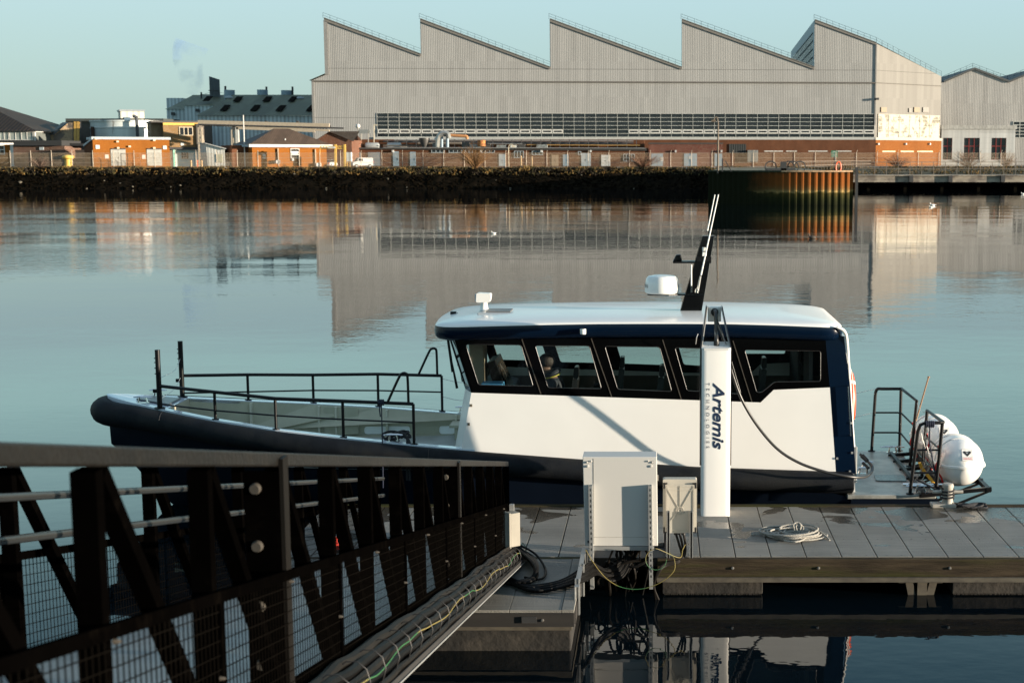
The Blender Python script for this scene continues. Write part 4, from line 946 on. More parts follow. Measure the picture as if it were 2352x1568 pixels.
def gantry():
    Y = 258; t = thing('yellow_gantry', at(775, 385, Y), 'yellow lattice height-limit gantry over the yard road', 'gantry')
    b = MB()
    for x in (770.5, 792): b.bar(V(at(x, 380, Y).x, Y, GZ), at(x, 332, Y), .34)
    b.build('post', yellowm, t)
    b = MB(); b.bar(at(735, 336, Y), at(792, 336, Y), .14); b.bar(at(735, 341.5, Y), at(792, 341.5, Y), .14)
    for i in range(9): x = 735 + i * 6.3; b.bar(at(x, 336, Y), at(x + 6.3, 341.5, Y), .09)
    b.bar(at(735, 336, Y), at(735, 356, Y), .1); b.build('lattice_beam', yellowm, t)
    wboxW = front(750, 775, Y - .3); wbox(wboxW, t, 754, 337, 770, 341, 0, .1, white, 'sign_plate')
    q = thing('corrugated_booth', at(806, 385, 262), 'small blue-grey corrugated booth on legs right of the yellow gantry', 'booth')
    W = front(795, 812, 262); wbox(W, q, 796, 350, 806, 371, -1, 0, blueclad, 'body')
    b = MB(); 
    for x in (798, 804): b.bar(V(at(x, 380, 262).x, 261.9, GZ), at(x, 371, 261.9), .1)
    b.build('leg', yellowm, q)
gantry()
def bollards():
    """yellow mooring bollard and the marker posts along the fence"""
    p = at(478 * S, 1150 * S, 252); p.z = GZ
    t = thing('mooring_bollard', p, 'stout yellow mushroom-headed mooring bollard behind the fence', 'bollard')
    k = 252 / 3289 / 1.0 * S * 1.0
    MB().lathe(p, [(.75, 0), (.72, .3), (.62, .5), (.62, 1.5), (.95, 1.65), (1.05, 1.9), (.95, 2.15), (.5, 2.3), (.1, 2.32)], 20).build('post', yellowm, t)
    f = [(x, 'tan') for x in ((560 + 35 * .2126) / 1.2925, (560 + 185 * .2126) / 1.2925)] + [((560 + 123 * .2126) / 1.2925, 'red')]
    for i, (x, c) in enumerate(f):
        p = at(x, 384, 254); p.z = GZ
        MB().cyl(p, p + V(0, 0, 1.35), .17, 10).build('marker_post', mat('post_' + c, (.5, .32, .16) if c == 'tan' else (.6, .12, .05)), label=['tan marker post nearest the white ground floor', 'tan marker post beside the trestle foot', 'red marker post between two tan ones'][i], cat='post', group='marker posts in the yard')
    for i, (x, h) in enumerate(((352, 2.1), (469, 2.0))):
        x = (1450 + x * .27636) / 1.2925; p = at(x, 384, 254); p.z = GZ
        MB().cyl(p, p + V(0, 0, h), .14, 8).build('marker_post', mat('post_tan', (.5, .32, .16)), label=['pale post just right of the tan lamp post', 'pale post further right of the tan lamp post'][i], cat='post', group='marker posts in the yard')
bollards()

def van(x0, x1, yb, Y, label, rear=True):
    """small panel van seen from behind, three-quarter"""
    cx = at((x0 + x1) / 2, 370, Y).x
    t = thing('panel_van', (cx, Y, GZ), label, 'van')
    L_, Wd, H_ = 3.9, 1.75, 1.85
    th = R(208)
    def T(u, v, z): return V(cx + u * math.cos(th) - v * math.sin(th), Y + u * math.sin(th) + v * math.cos(th), GZ + z)
    def ring(v, k=0): return [T(u, v, z) for (u, z) in prof]
    prof = [(-1.95, .35), (-1.97, 1.0), (-1.88, 1.7), (-1.7, 1.84), (.55, 1.84), (.85, 1.72), (1.25, 1.15), (1.85, .98), (1.97, .75), (1.95, .35)]
    b = MB(); b.loft([ring(-Wd / 2 + .08), [T(u, -Wd / 2, z) if z < 1.3 else T(u * .99, -Wd / 2 + .1, z) for (u, z) in prof], [T(u, Wd / 2, z) if z < 1.3 else T(u * .99, Wd / 2 - .1, z) for (u, z) in prof], ring(Wd / 2 - .08)], smooth=False); b.build('body', white, t, bevel=.04)
    for (u, z0, z1, v0, v1) in ((-1.99, 1.1, 1.55, -.62, -.06), (-1.99, 1.1, 1.55, .06, .62)):
        b = MB(); b.hexa([T(u + .02, v0, z0), T(u + .02, v1, z0), T(u - .02, v1, z0), T(u - .02, v0, z0), T(u + .10, v0, z1), T(u + .10, v1, z1), T(u + .05, v1, z1), T(u + .05, v0, z1)]); b.build('rear_window', mat('van_window', (.35, .36, .35), .3), t)
    b = MB(); b.quad(T(.88, -.7, 1.7), T(.88, .7, 1.7), T(1.27, .75, 1.17), T(1.27, -.75, 1.17)); b.build('windscreen', dglass, t, recalc=False)
    for s_ in (-1, 1):
        b = MB(); b.hexa([T(.05, s_ * (Wd / 2 - .02), 1.2), T(1.05, s_ * (Wd / 2 - .02), 1.2), T(1.05, s_ * (Wd / 2 + .01), 1.2), T(.05, s_ * (Wd / 2 + .01), 1.2), T(.1, s_ * (Wd / 2 - .1), 1.65), T(.75, s_ * (Wd / 2 - .1), 1.65), T(.75, s_ * (Wd / 2 - .05), 1.65), T(.1, s_ * (Wd / 2 - .05), 1.65)]); b.build('side_window', dglass, t)
        for u in (-1.25, 1.3):
            b = MB(); b.cyl(T(u, s_ * (Wd / 2 - .18), .31), T(u, s_ * (Wd / 2 + .02), .31), .31, 14); o = b.build('wheel', mat('tyre', (.02, .02, .02), .8), t)
            b = MB(); b.cyl(T(u, s_ * (Wd / 2), .31), T(u, s_ * (Wd / 2 + .04), .31), .19, 10); b.build('hub', greym, o)
        b = MB(); b.box(T(-1.98, s_ * .72, .8) - V(.06, .06, 0), T(-1.98, s_ * .72, 1.2) + V(.06, .06, 0)); b.build('tail_light', redm, t)
        b = MB(); b.box(T(.95, s_ * 1.02, 1.2) - V(.07, .07, 0), T(.95, s_ * 1.02, 1.4) + V(.07, .07, 0)); b.build('mirror', white, t)
    b = MB(); b.hexa([T(-2.05, -.85, .35), T(-2.05, .85, .35), T(-1.93, .85, .35), T(-1.93, -.85, .35), T(-2.05, -.85, .55), T(-2.05, .85, .55), T(-1.93, .85, .55), T(-1.93, -.85, .55)]); b.build('bumper', greyp, t)
van(811, 852, 380, 268, 'small white panel van parked behind the fence right of the yellow gantry')
def saloon(cx, Y, th, m_, label):
    t = thing('parked_car', (cx, Y, GZ), label, 'car')
    def T(u, v, z): return V(cx + u * math.cos(th) - v * math.sin(th), Y + u * math.sin(th) + v * math.cos(th), GZ + z)
    lower = [(-2.35, .32), (-2.4, .7), (-2.3, .92), (-1.5, 1.0), (1.1, .98), (2.1, .82), (2.4, .62), (2.38, .32)]
    cab = [(-1.75, .98), (-1.15, 1.36), (-.2, 1.46), (.45, 1.40), (1.25, .97)]
    b = MB(); b.loft([[T(u, v, z) for (u, z) in lower] for v in (-.86, -.92, .92, .86)], smooth=False); b.build('body', m_, t, bevel=.05)
    b = MB(); b.loft([[T(u, v * (1 if z < 1.1 else .8), z) for (u, z) in cab] for v in (-.85, .85)], smooth=False); b.build('cabin', dglass, t, bevel=.04)
    b = MB(); b.loft([[T(u, v * .8, z) for (u, z) in ((-1.2, 1.36), (-.2, 1.47), (.5, 1.41), (.5, 1.44), (-.2, 1.50), (-1.2, 1.40))] for v in (-.86, .86)], smooth=False); b.build('roof', m_, t)
    for s_ in (-1, 1):
        for u in (-1.45, 1.5):
            o = MB().cyl(T(u, s_ * .72, .33), T(u, s_ * .94, .33), .33, 14).build('wheel', mat('tyre', (.02, .02, .02), .8), t)
            MB().cyl(T(u, s_ * .93, .33), T(u, s_ * .96, .33), .21, 10).build('hub', greym, o)
        MB().box(T(2.36, s_ * .7, .6) - V(.1, .1, .05), T(2.36, s_ * .7, .72) + V(.1, .1, .05)).build('headlight', white, t)
        MB().box(T(-2.38, s_ * .7, .7) - V(.07, .07, .05), T(-2.38, s_ * .7, .85) + V(.07, .07, .05)).build('tail_light', redm, t)
saloon(at(516, 380, 262).x, 262, R(8), mat('car_dark', (.03, .032, .035), .25, coat=1), 'dark saloon car parked behind the fence beside the lean-to shed')
saloon(at(757, 380, 275).x - .3, 276, R(85), mat('car_white', (.6, .6, .58), .3, coat=1), 'white car partly hidden between the lodge and the yellow gantry')

def fence():
    Y = 251.6; root = thing('chain_link_fence', (at(1000, 380, Y).x, Y, GZ), 'long pale chain-link security fence with cranked posts along the far bank', 'fence')
    m = bpy.data.materials.new('chain_link'); m.use_nodes = True; t = m.node_tree; N = t.nodes; L = t.links; b = N['Principled BSDF']
    b.inputs['Base Color'].default_value = (.42, .31, .20, 1); b.inputs['Roughness'].default_value = .6
    tr = N.new('ShaderNodeBsdfTransparent'); mx = N.new('ShaderNodeMixShader')
    # woven diamond wire
    tc = N.new('ShaderNodeTexCoord'); mp = N.new('ShaderNodeMapping'); mp.inputs['Rotation'].default_value = (0, R(45), 0); mp.inputs['Scale'].default_value = (18, 18, 18); L.new(tc.outputs['Object'], mp.inputs[0])
    sp = N.new('ShaderNodeSeparateXYZ'); L.new(mp.outputs[0], sp.inputs[0])
    fs = []
    for ax in ('X', 'Z'):
        f = N.new('ShaderNodeMath'); f.operation = 'FRACT'; L.new(sp.outputs[ax], f.inputs[0]); g = N.new('ShaderNodeMath'); g.operation = 'LESS_THAN'; g.inputs[1].default_value = .135; L.new(f.outputs[0], g.inputs[0]); fs.append(g)
    mxx = N.new('ShaderNodeMath'); mxx.operation = 'MAXIMUM'; L.new(fs[0].outputs[0], mxx.inputs[0]); L.new(fs[1].outputs[0], mxx.inputs[1])
    L.new(mxx.outputs[0], mx.inputs[0]); L.new(tr.outputs[0], mx.inputs[1]); L.new(b.outputs[0], mx.inputs[2]); L.new(mx.outputs[0], N['Material Output'].inputs[0])
    x0, x1 = at(-70, 380, Y).x, at(2330, 380, Y).x; h = 2.62
    MB().quad((x0, Y, GZ), (x1, Y, GZ), (x1, Y, GZ + h), (x0, Y, GZ + h)).build('mesh', m, root, recalc=False)
    pm_ = mat('fence_post', (.42, .35, .27), .6)
    x = x0; k = 0; first = None
    while x < x1:
        if first is None:
            first = MB().tube([(x, Y - .05, GZ), (x, Y - .05, GZ + 2.7), (x + .12, Y - .35, GZ + 3.05)], .055, 6).build('post', pm_, root)
        else:
            c = first.copy(); C.objects.link(c); c.parent = root; c.location.x = x - x0
        k += 1; x += 3.62
    b = MB()
    for z in (.08, .95, 1.75, 2.6): b.bar((x0, Y - .03, GZ + z), (x1, Y - .03, GZ + z), .035)
    b.build('line_wire', pm_, root)
fence()

def bush(x, y, Y, w_, h_, n, label, name='bare_bush', col=(.17, .09, .045)):
    p = at(x, y, Y); p.z = min(bank_z(p.x, Y), GZ) if Y < 252 else GZ; rnd = random.Random(int(x)); b = MB()
    for i in range(n):
        a = rnd.random() * 6.28; sp_ = rnd.random() ** .7; tip = p + V(math.cos(a) * sp_ * w_ / 2, math.sin(a) * sp_ * w_ / 3, h_ * (1 - .45 * sp_ ** 2) * rnd.uniform(.55, 1.0))
        mid = p.lerp(tip, .5) + V(rnd.uniform(-.12, .12), 0, h_ * .06)
        b.tube([p + V(rnd.uniform(-.1, .1), 0, 0), mid, tip], [.045, .03, .012], 3, caps=False)
        for k in range(7):
            t_ = rnd.uniform(.35, 1); q = p.lerp(tip, t_); a2 = rnd.random() * 6.28; e_ = q + V(math.cos(a2) * .5, math.sin(a2) * .3, rnd.uniform(.1, .6)) * (h_ / 4.5)
            b.add([q, q + V(.02, 0, .02), e_], [(0, 1, 2)]); b.add([q + V(.02, 0, 0), e_ + V(0, 0, .02), e_], [(0, 1, 2)])
    b.build(name, mat('twig_' + str(round(col[0] * 100)), col, .9, var=.3), label=label, cat='bush', group='bare bushes on the bank')
bush(1092, 398, 248.6, 7.8, 5.2, 110, 'tall bare orange-brown bush on the bank in the middle of the fence', col=(.20, .105, .04))
bush(92, 396, 249, 5.6, 2.6, 70, 'bare brown bush at the left end of the fence near the yellow bollard', col=(.11, .07, .05))
bush(1475, 390, 249.5, 9, 3.2, 90, 'low reddish bare bush beside the brick store', col=(.14, .07, .04))
bush(2062, 388, 251, 6, 3.0, 60, 'bare bush on the right bank below the orange gable', col=(.15, .08, .05))
bush(2225, 388, 253, 8, 3.6, 80, 'bare bush in front of the middle red-framed window', col=(.13, .075, .05))
bush(2310, 388, 253, 5, 3.4, 60, 'bare bush in front of the right red-framed window', col=(.13, .075, .055))

def trees():
    rnd = random.Random(11)
    MB().add([V(-420, 760, GZ)] + [V(-420 + i * 16, 760, GZ + 9 + 5 * noise.noise(Vector((i * .4, 0, 0)))) for i in range(26)] + [V(-20, 760, GZ)] + [V(-420, 900, GZ), V(-20, 900, GZ)], [tuple(range(28))]).build('hills', mat('far_hill', (.045, .048, .045), 1), kind='structure', recalc=False)
    fol = mat('far_foliage', (.055, .062, .05), 1, var=.4, vscale=.2); trk = mat('trunk', (.06, .045, .035), .9)
    spots = [(x, Y) for x, Y in ((60, 620), (78, 640), (92, 600), (108, 630), (118, 610), (130, 640), (143, 600), (155, 630), (170, 640), (186, 610), (200, 640), (30, 640), (8, 630), (214, 650), (232, 640))]
    for i, (x, Y) in enumerate(spots):
        p = at(x, 300, Y); p.z = GZ; h = (at(x, 285 + rnd.uniform(-3, 14), Y).z - GZ); con = i % 4 == 2
        t = thing('distant_tree', p, ['pale grey-green leafy tree', 'dark pointed conifer'][con] + ' in the hazy far tree line', 'tree', 'trees in the far tree line')
        MB().cyl(p, p + V(0, 0, h * .6), .45, 6, .2).build('trunk', trk, t)
        b = MB()
        for k in range(420):
            z = rnd.random(); 
            if con: rr = (1 - z) * h * .22 * rnd.random() ** .5; zz = h * (.12 + .88 * z)
            else:
                rr = math.sqrt(max(0, 1 - (2 * z - 1) ** 2)) * h * .36 * rnd.random() ** .4; zz = h * (.25 + .75 * z)
            a = rnd.random() * 6.28; q = p + V(rr * math.cos(a), rr * math.sin(a), zz); s_ = rnd.uniform(.35, .9)
            d = [V(rnd.uniform(-1, 1), rnd.uniform(-1, 1), rnd.uniform(-1, 1)) * s_ for _ in range(3)]
            b.add([q + d[0], q + d[1], q + d[2]], [(0, 1, 2)])
        b.build('crown', fol, t, recalc=False)
trees()

# ------------------------------------------------------------------ sheet-pile dolphin and right-hand quay
def dolphin():
    Rr = 15.3; cx = 5.6 + Rr * math.sin(R(50)); cy = 156 + Rr; f0, f1 = R(-50), R(15)
    root = thing('sheet_pile_dock', (cx, 158, 0), 'curved rusty orange sheet-pile dock end with dark green weed at its foot', 'dock')
    zt = 3.6
    m = bpy.data.materials.new('rusty_pile'); m.use_nodes = True; t = m.node_tree; N = t.nodes; L = t.links; b = N['Principled BSDF']; b.inputs['Roughness'].default_value = .85
    g = N.new('ShaderNodeNewGeometry'); sp = N.new('ShaderNodeSeparateXYZ'); L.new(g.outputs['Position'], sp.inputs[0])
    ns = N.new('ShaderNodeTexNoise'); ns.inputs['Scale'].default_value = 1.6; ns.inputs['Detail'].default_value = 7; ns.inputs['Roughness'].default_value = .7; L.new(g.outputs['Position'], ns.inputs['Vector'])
    ma = N.new('ShaderNodeMath'); ma.operation = 'MULTIPLY_ADD'; ma.inputs[1].default_value = 1.1; L.new(ns.outputs[0], ma.inputs[0]); L.new(sp.outputs['Z'], ma.inputs[2])
    mr = N.new('ShaderNodeMapRange'); mr.inputs[1].default_value = 0.2; mr.inputs[2].default_value = 4.4; L.new(ma.outputs[0], mr.inputs[0])
    rp = N.new('ShaderNodeValToRGB'); L.new(mr.outputs[0], rp.inputs[0]); E = rp.color_ramp.elements
    E[0].position, E[0].color = 0.0, (.008, .009, .005, 1); E[1].position, E[1].color = 1.0, (.10, .05, .02, 1)
    for p_, c_ in ((.26, (.02, .022, .008, 1)), (.39, (.05, .04, .012, 1)), (.43, (.26, .18, .07, 1)), (.49, (.16, .085, .03, 1)), (.60, (.17, .058, .014, 1)), (.86, (.17, .05, .011, 1)), (.95, (.09, .05, .02, 1))): q = E.new(p_); q.color = c_
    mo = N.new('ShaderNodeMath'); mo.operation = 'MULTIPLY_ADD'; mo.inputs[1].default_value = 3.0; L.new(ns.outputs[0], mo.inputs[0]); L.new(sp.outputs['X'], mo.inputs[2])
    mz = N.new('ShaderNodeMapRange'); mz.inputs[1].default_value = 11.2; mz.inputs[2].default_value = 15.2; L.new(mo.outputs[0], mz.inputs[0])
    mm = N.new('ShaderNodeMix'); mm.data_type = 'RGBA'; L.new(mz.outputs[0], mm.inputs[0]); mm.inputs[6].default_value = (.012, .013, .006, 1); L.new(rp.outputs[0], mm.inputs[7])  # green-black towards the left: moss plus the unlit side's shade painted in
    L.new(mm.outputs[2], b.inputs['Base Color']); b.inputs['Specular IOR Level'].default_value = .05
    poly = []; n = 96
    for i in range(n + 1):
        f = f0 + (f1 - f0) * i / n; k = i % 4; rr = Rr - (.0 if k in (0, 1) else .11)
        poly.append((cx + rr * math.sin(f), cy - rr * math.cos(f)))
    poly = poly + [(poly[-1][0] + 1.0, 245), (poly[0][0] + 5.0, 245)]
    bb = MB()
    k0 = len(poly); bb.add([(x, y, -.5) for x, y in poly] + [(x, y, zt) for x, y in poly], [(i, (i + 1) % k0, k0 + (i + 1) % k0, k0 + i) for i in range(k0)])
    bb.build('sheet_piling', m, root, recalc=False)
    tri = tessellate_polygon([[Vector((p[0], p[1], 0)) for p in poly]])
    MB().add([(x, y, zt - .05) for x, y in poly], [tuple(t_) for t_ in tri]).build('deck', mat('dock_earth', (.12, .10, .06), .95, var=.3, vscale=1, col2=(.05, .06, .02), c2scale=.4), root, recalc=False)
    cp = MB(); ring = []
    for i in range(n + 1):
        f = f0 + (f1 - f0) * i / n; ring.append([V(cx + (Rr + o_) * math.sin(f), cy - (Rr + o_) * math.cos(f), z) for (o_, z) in ((.06, zt - .02), (.06, zt + .14), (-.5, zt + .14), (-.5, zt - .02))])
    h = int(n * .55); cp.loft(ring[h:], smooth=False); cp.build('capping', mat('cap_tan', (.42, .27, .15), .8, var=.3), root)
    cp = MB(); cp.loft(ring[:h + 1], smooth=False); cp.build('mossy_capping', mat('cap_moss', (.022, .030, .012), .9), root)
    e = poly[n]; b = MB(); b.bar((e[0] + .35, e[1], -.4), (e[0] + .35, e[1], zt + .5), .3); b.build('fender_pile', darkm, root)
    # old winch gear and hoops on top
    w_ = thing('old_winch', at(1790, 392, 161), 'black disused winch gear with iron hoops on top of the dock end', 'winch'); 
    w_.location.z = zt; w_['_org'] = (w_.location.x, w_.location.y, zt)
    b = MB()
    P = lambda x, y: at(x, y, 161)
    b.box(V(P(1760, 390).x, 160.6, zt), V(P(1822, 390).x, 161.6, zt + .35)); b.box(V(P(1793, 390).x, 160.6, zt), V(P(1806, 390).x, 161.4, zt + 1.1)); b.build('base', darkm, w_)
    for k, x in enumerate((1770, 1812, 1822, 1838)):
        b = MB(); c = V(P(x, 385).x, 161, zt + .5); b.tube([c + V(.62 * math.cos(a_ / 12 * math.pi), .2 * (k - 1), .62 * math.sin(a_ / 12 * math.pi)) for a_ in range(24)], .07, 5, closed=True); b.build('hoop', darkm, w_)
    # mooring post and brace left
    b = MB(); p = V(P(1657, 390).x, 158.5, zt); b.bar(p, p + V(0, 0, 1.45), .14); b.bar(p + V(.3, 0, 1.2), p + V(1.0, 0, 0), .1); b.build('iron_post', darkm, label='short black iron post with a slanting brace on the mossy dock corner', cat='post')
    # lifebuoy on rail
    p = at(2489 / 1.2925 - 2, 384, 165)
dolphin()
def quay():
    root = thing('concrete_quay', (50, 236, 0), 'long pale concrete quay beam on the right above dark rocks', 'quay')
    Y = 231; z1 = at(2100, 404.5, Y).z; z0 = at(2100, 418.5, Y).z; xl = at(1957, 410, Y).x
    m = mat('quay_concrete', (.27, .235, .185), .9, var=.2, vscale=.8, col2=(.13, .11, .09), c2scale=.5, stretch=(1, 1, 2))
    MB().box((xl, Y, z0), (115, Y + 1.2, z1)).build('beam', m, root)
    MB().box((xl, Y - .25, z1), (115, Y + 6, z1 + .18)).build('deck', m, root)
    b = MB()
    for x in range(int(xl) + 3, 113, 6): b.box((x, Y + 2.6, -1), (x + .5, Y + 3.1, z0 + .3))
    b.build('pile', mat('pile_dark', (.006, .0055, .004), .9, spec=.02), root)
    for i, x in enumerate((2078, 2213, 2368)):
        p = at(2705 / 1.2925 if i == 0 else (2050 + (1833, 2203)[i - 1] * .42092) / 1.2925, 411, Y - .3)
        MB().box(p - V(.35, .25, .5), p + V(.3, .3, .55)).build('rubber_fender', darkm, root)
    # back slope from quay deck up to the yard
    MB().quad((xl, Y + 5.8, z1 + .1), (115, Y + 5.8, z1 + .1), (115, Y + 16, GZ + .05), (xl, Y + 16, GZ + .05)).build('slope', mat('rough_slope', (.10, .075, .035), .95, var=.4, vscale=.8), root, recalc=False)
    q = thing('quay_railing', (60, Y + 1, z1), 'long brown tubular railing along the right-hand quay deck', 'railing')
    b = MB(); x = xl; 
    while x < 114:
        b.bar((x, Y + 1, z1 + .18), (x, Y + 1, z1 + 2.25), .08); x += 1.9
    for z in (2.25, 1.75, 1.2): b.bar((xl, Y + 1, z1 + z), (114, Y + 1, z1 + z), .07)
    b.build('rail', mat('rail_brown', (.16, .13, .10)), q)
    t = thing('guard_railing', (16, 200, GZ), 'low dark guard railing running back from the dock end', 'railing')
    b = MB(); p0 = V(at(1840, 377, 170).x, 170, 3.6); p1 = V(at(2000, 377, 232).x, 232, 3.6); n = 26
    for i in range(n + 1): p = p0.lerp(p1, i / n); b.bar(p, p + V(0, 0, 1.1), .07)
    for z in (1.1, .6): b.bar(p0 + V(0, 0, z), p1 + V(0, 0, z), .06)
    b.build('rail', MATS['rail_brown'], t)
    c = at(2489 / 1.2925, 384, 168); l = MB(); l.tube([c + V(.3 * math.cos(a / 10 * math.pi), 0, .62 * math.sin(a / 10 * math.pi)) for a in range(20)], .09, 6, closed=True); l.build('lifebuoy', mat('buoy_orange', (.75, .12, .04), .5), label='small orange lifebuoy hanging on the far guard railing', cat='lifebuoy')
    # green sign
    W = front(1905, 1925, 255); s_ = thing('green_sign', W.pt(0, GZ), 'small green sign with white lines in front of the brick plinth', 'sign')
    wbox(W, s_, 1909, 346, 1924, 361, 0, .1, mat('sign_green', (.02, .16, .09)), 'panel')
    for yy in (348, 351.5, 355, 358.5): wbox(W, s_, 1912, yy, 1921, yy + 1, .1, .13, white, 'line')
    b = MB(); b.bar(V(W.pt(1, 0).x, 255, GZ), W.pt(1, 0) + V(0, .1, W.hit(1915, 361)[1]), .1); b.build('post', greym, s_)
quay()
def smoke():
    m = bpy.data.materials.new('smoke'); m.use_nodes = True; N = m.node_tree.nodes; L = m.node_tree.links; N.remove(N['Principled BSDF'])
    v = N.new('ShaderNodeVolumePrincipled'); v.inputs['Color'].default_value = (.30, .48, .85, 1); v.inputs['Anisotropy'].default_value = .1
    tc = N.new('ShaderNodeTexCoord'); ns = N.new('ShaderNodeTexNoise'); ns.inputs['Scale'].default_value = .16; ns.inputs['Detail'].default_value = 5; L.new(tc.outputs['Object'], ns.inputs['Vector'])
    mr = N.new('ShaderNodeMapRange'); mr.inputs[1].default_value = .47; mr.inputs[2].default_value = .68; mr.inputs[3].default_value = 0; mr.inputs[4].default_value = .16; L.new(ns.outputs[0], mr.inputs[0]); L.new(mr.outputs[0], v.inputs['Density']); L.new(v.outputs[0], N['Material Output'].inputs['Volume'])
    Y = 375; b = MB()
    b.tube(spline([at(440, 218, Y), at(445, 195, Y), at(436, 165, Y), at(432, 130, Y), at(440, 100, Y)], 5), [2.2 + .12 * i for i in range(21)], 12)
    b.build('smoke', m, kind='stuff', label='thin bluish smoke drifting up beyond the warehouse')
smoke()
def bird(x, y, label, s_=1.0, fly=False, col='w', name='gull', z=0.0):
    p = onz(x, y, z); b = MB(); 
    b.sphere(p + V(0, 0, .07 * s_), .16 * s_, 10, 6, (1.35, .7, .62)); t = thing(name, p, label, 'bird', 'birds on the water')
    b.build('body', mat('bird_' + col, (.75, .72, .66) if col == 'w' else (.05, .04, .03), .7), t)
    b = MB(); b.tube([p + V(-.15 * s_, 0, .1 * s_), p + V(-.2 * s_, 0, .2 * s_)], .04 * s_, 6); b.sphere(p + V(-.22 * s_, 0, .23 * s_), .055 * s_, 8, 6); b.build('head', MATS['bird_' + col], t)
    b = MB(); b.tube([p + V(-.26 * s_, 0, .225 * s_), p + V(-.32 * s_, 0, .215 * s_)], [.015 * s_, .006], 5); b.build('beak', yellowm, t)
    b = MB(); b.sphere(p + V(.22 * s_, 0, .10 * s_), .09 * s_, 8, 5, (1.5, .5, .3)); b.build('tail', MATS['bird_' + col], t)
bird(1134, 537, 'white gull floating alone above the cabin roof in the middle of the river', .65)
bird(2142, 473, 'white gull on the bright reflection near the right bank', 1.2)
bird(2350, 447, 'white gull at the right edge of the picture', 1.2)
bird(1866, 548, 'small dark duck floating below the sheet-pile dock', 1.1, col='d', name='duck')
bird(2138, 477, 'second white gull just below the bright-reflection gull', .8)
# ------------------------------------------------------------------ pontoon, gangway and quayside gear
DZ = 0.46
def deck_mat():
    m = mat('deck_slab', (.155, .148, .130), .75, var=.22, vscale=1.4, bump=.25, bscale=60); t = m.node_tree; N = t.nodes; L = t.links; b = N['Principled BSDF']
    g = N.new('ShaderNodeNewGeometry'); sp = N.new('ShaderNodeSeparateXYZ'); L.new(g.outputs['Position'], sp.inputs[0])
    mp = N.new('ShaderNodeMapping'); mp.inputs['Scale'].default_value = (1.5, 2.0, 1); L.new(g.outputs['Position'], mp.inputs[0])
    n = N.new('ShaderNodeTexNoise'); n.inputs['Scale'].default_value = 1.0; n.inputs['Detail'].default_value = 3; n.inputs['Roughness'].default_value = .45; n.inputs['Distortion'].default_value = .6; L.new(mp.outputs[0], n.inputs['Vector'])
    # puddles gather towards the boat side
    ma = N.new('ShaderNodeMath'); ma.operation = 'MULTIPLY_ADD'; ma.inputs[1].default_value = .085; ma.inputs[2].default_value = -.085 * 17.55; L.new(sp.outputs['Y'], ma.inputs[0])
    ad = N.new('ShaderNodeMath'); ad.operation = 'ADD'; L.new(ma.outputs[0], ad.inputs[0]); L.new(n.outputs[0], ad.inputs[1])
    r = N.new('ShaderNodeMapRange'); r.inputs[1].default_value = .545; r.inputs[2].default_value = .565; L.new(ad.outputs[0], r.inputs[0])
    old = b.inputs['Base Color'].links[0].from_socket
    # grain across the slabs
    gm = N.new('ShaderNodeMapping'); gm.inputs['Scale'].default_value = (1.2, 22, 1); L.new(g.outputs['Position'], gm.inputs[0])
    gn = N.new('ShaderNodeTexNoise'); gn.inputs['Scale'].default_value = 1.3; gn.inputs['Detail'].default_value = 4; L.new(gm.outputs[0], gn.inputs['Vector'])
    gr = N.new('ShaderNodeMapRange'); gr.inputs[1].default_value = .35; gr.inputs[2].default_value = .68; gr.inputs[3].default_value = .86; gr.inputs[4].default_value = 1.08; L.new(gn.outputs[0], gr.inputs[0])
    m0 = N.new('ShaderNodeMix'); m0.data_type = 'RGBA'; m0.blend_type = 'MULTIPLY'; m0.inputs[0].default_value = 1; L.new(old, m0.inputs[6]); L.new(gr.outputs[0], m0.inputs[7])
    m2 = N.new('ShaderNodeMix'); m2.data_type = 'RGBA'; L.new(r.outputs[0], m2.inputs[0]); L.new(m0.outputs[2], m2.inputs[6]); m2.inputs[7].default_value = (.055, .048, .038, 1); L.new(m2.outputs[2], b.inputs['Base Color'])
    rr = N.new('ShaderNodeMapRange'); rr.inputs[3].default_value = .75; rr.inputs[4].default_value = .12; L.new(r.outputs[0], rr.inputs[0]); L.new(rr.outputs[0], b.inputs['Roughness'])
    return m
slab = deck_mat()
timber = mat('edge_timber', (.034, .025, .015), .85, var=.5, vscale=5, stretch=(.35, 1, 5), col2=(.030, .030, .008), c2scale=1.3, c2lo=.45, c2hi=.62, bump=.5, spec=.15)
dirty = mat('dirty_strip', (.06, .051, .037), .85, var=.3, vscale=8, stretch=(1, 1, 2), col2=(.08, .07, .05), c2scale=5)
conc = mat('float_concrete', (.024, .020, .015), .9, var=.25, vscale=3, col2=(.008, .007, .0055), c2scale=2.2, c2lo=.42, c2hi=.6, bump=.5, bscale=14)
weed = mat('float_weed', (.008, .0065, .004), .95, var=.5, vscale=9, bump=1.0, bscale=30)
blk = mat('black_rubber', (.008, .008, .009), .6, var=.2)
galv = mat('galvanised_steel', (.34, .345, .335), .45, metal=.55, var=.12)
bolt = mat('bolt', (.35, .33, .3), .4, metal=.8)
YN, YF = 15.85, 18.4
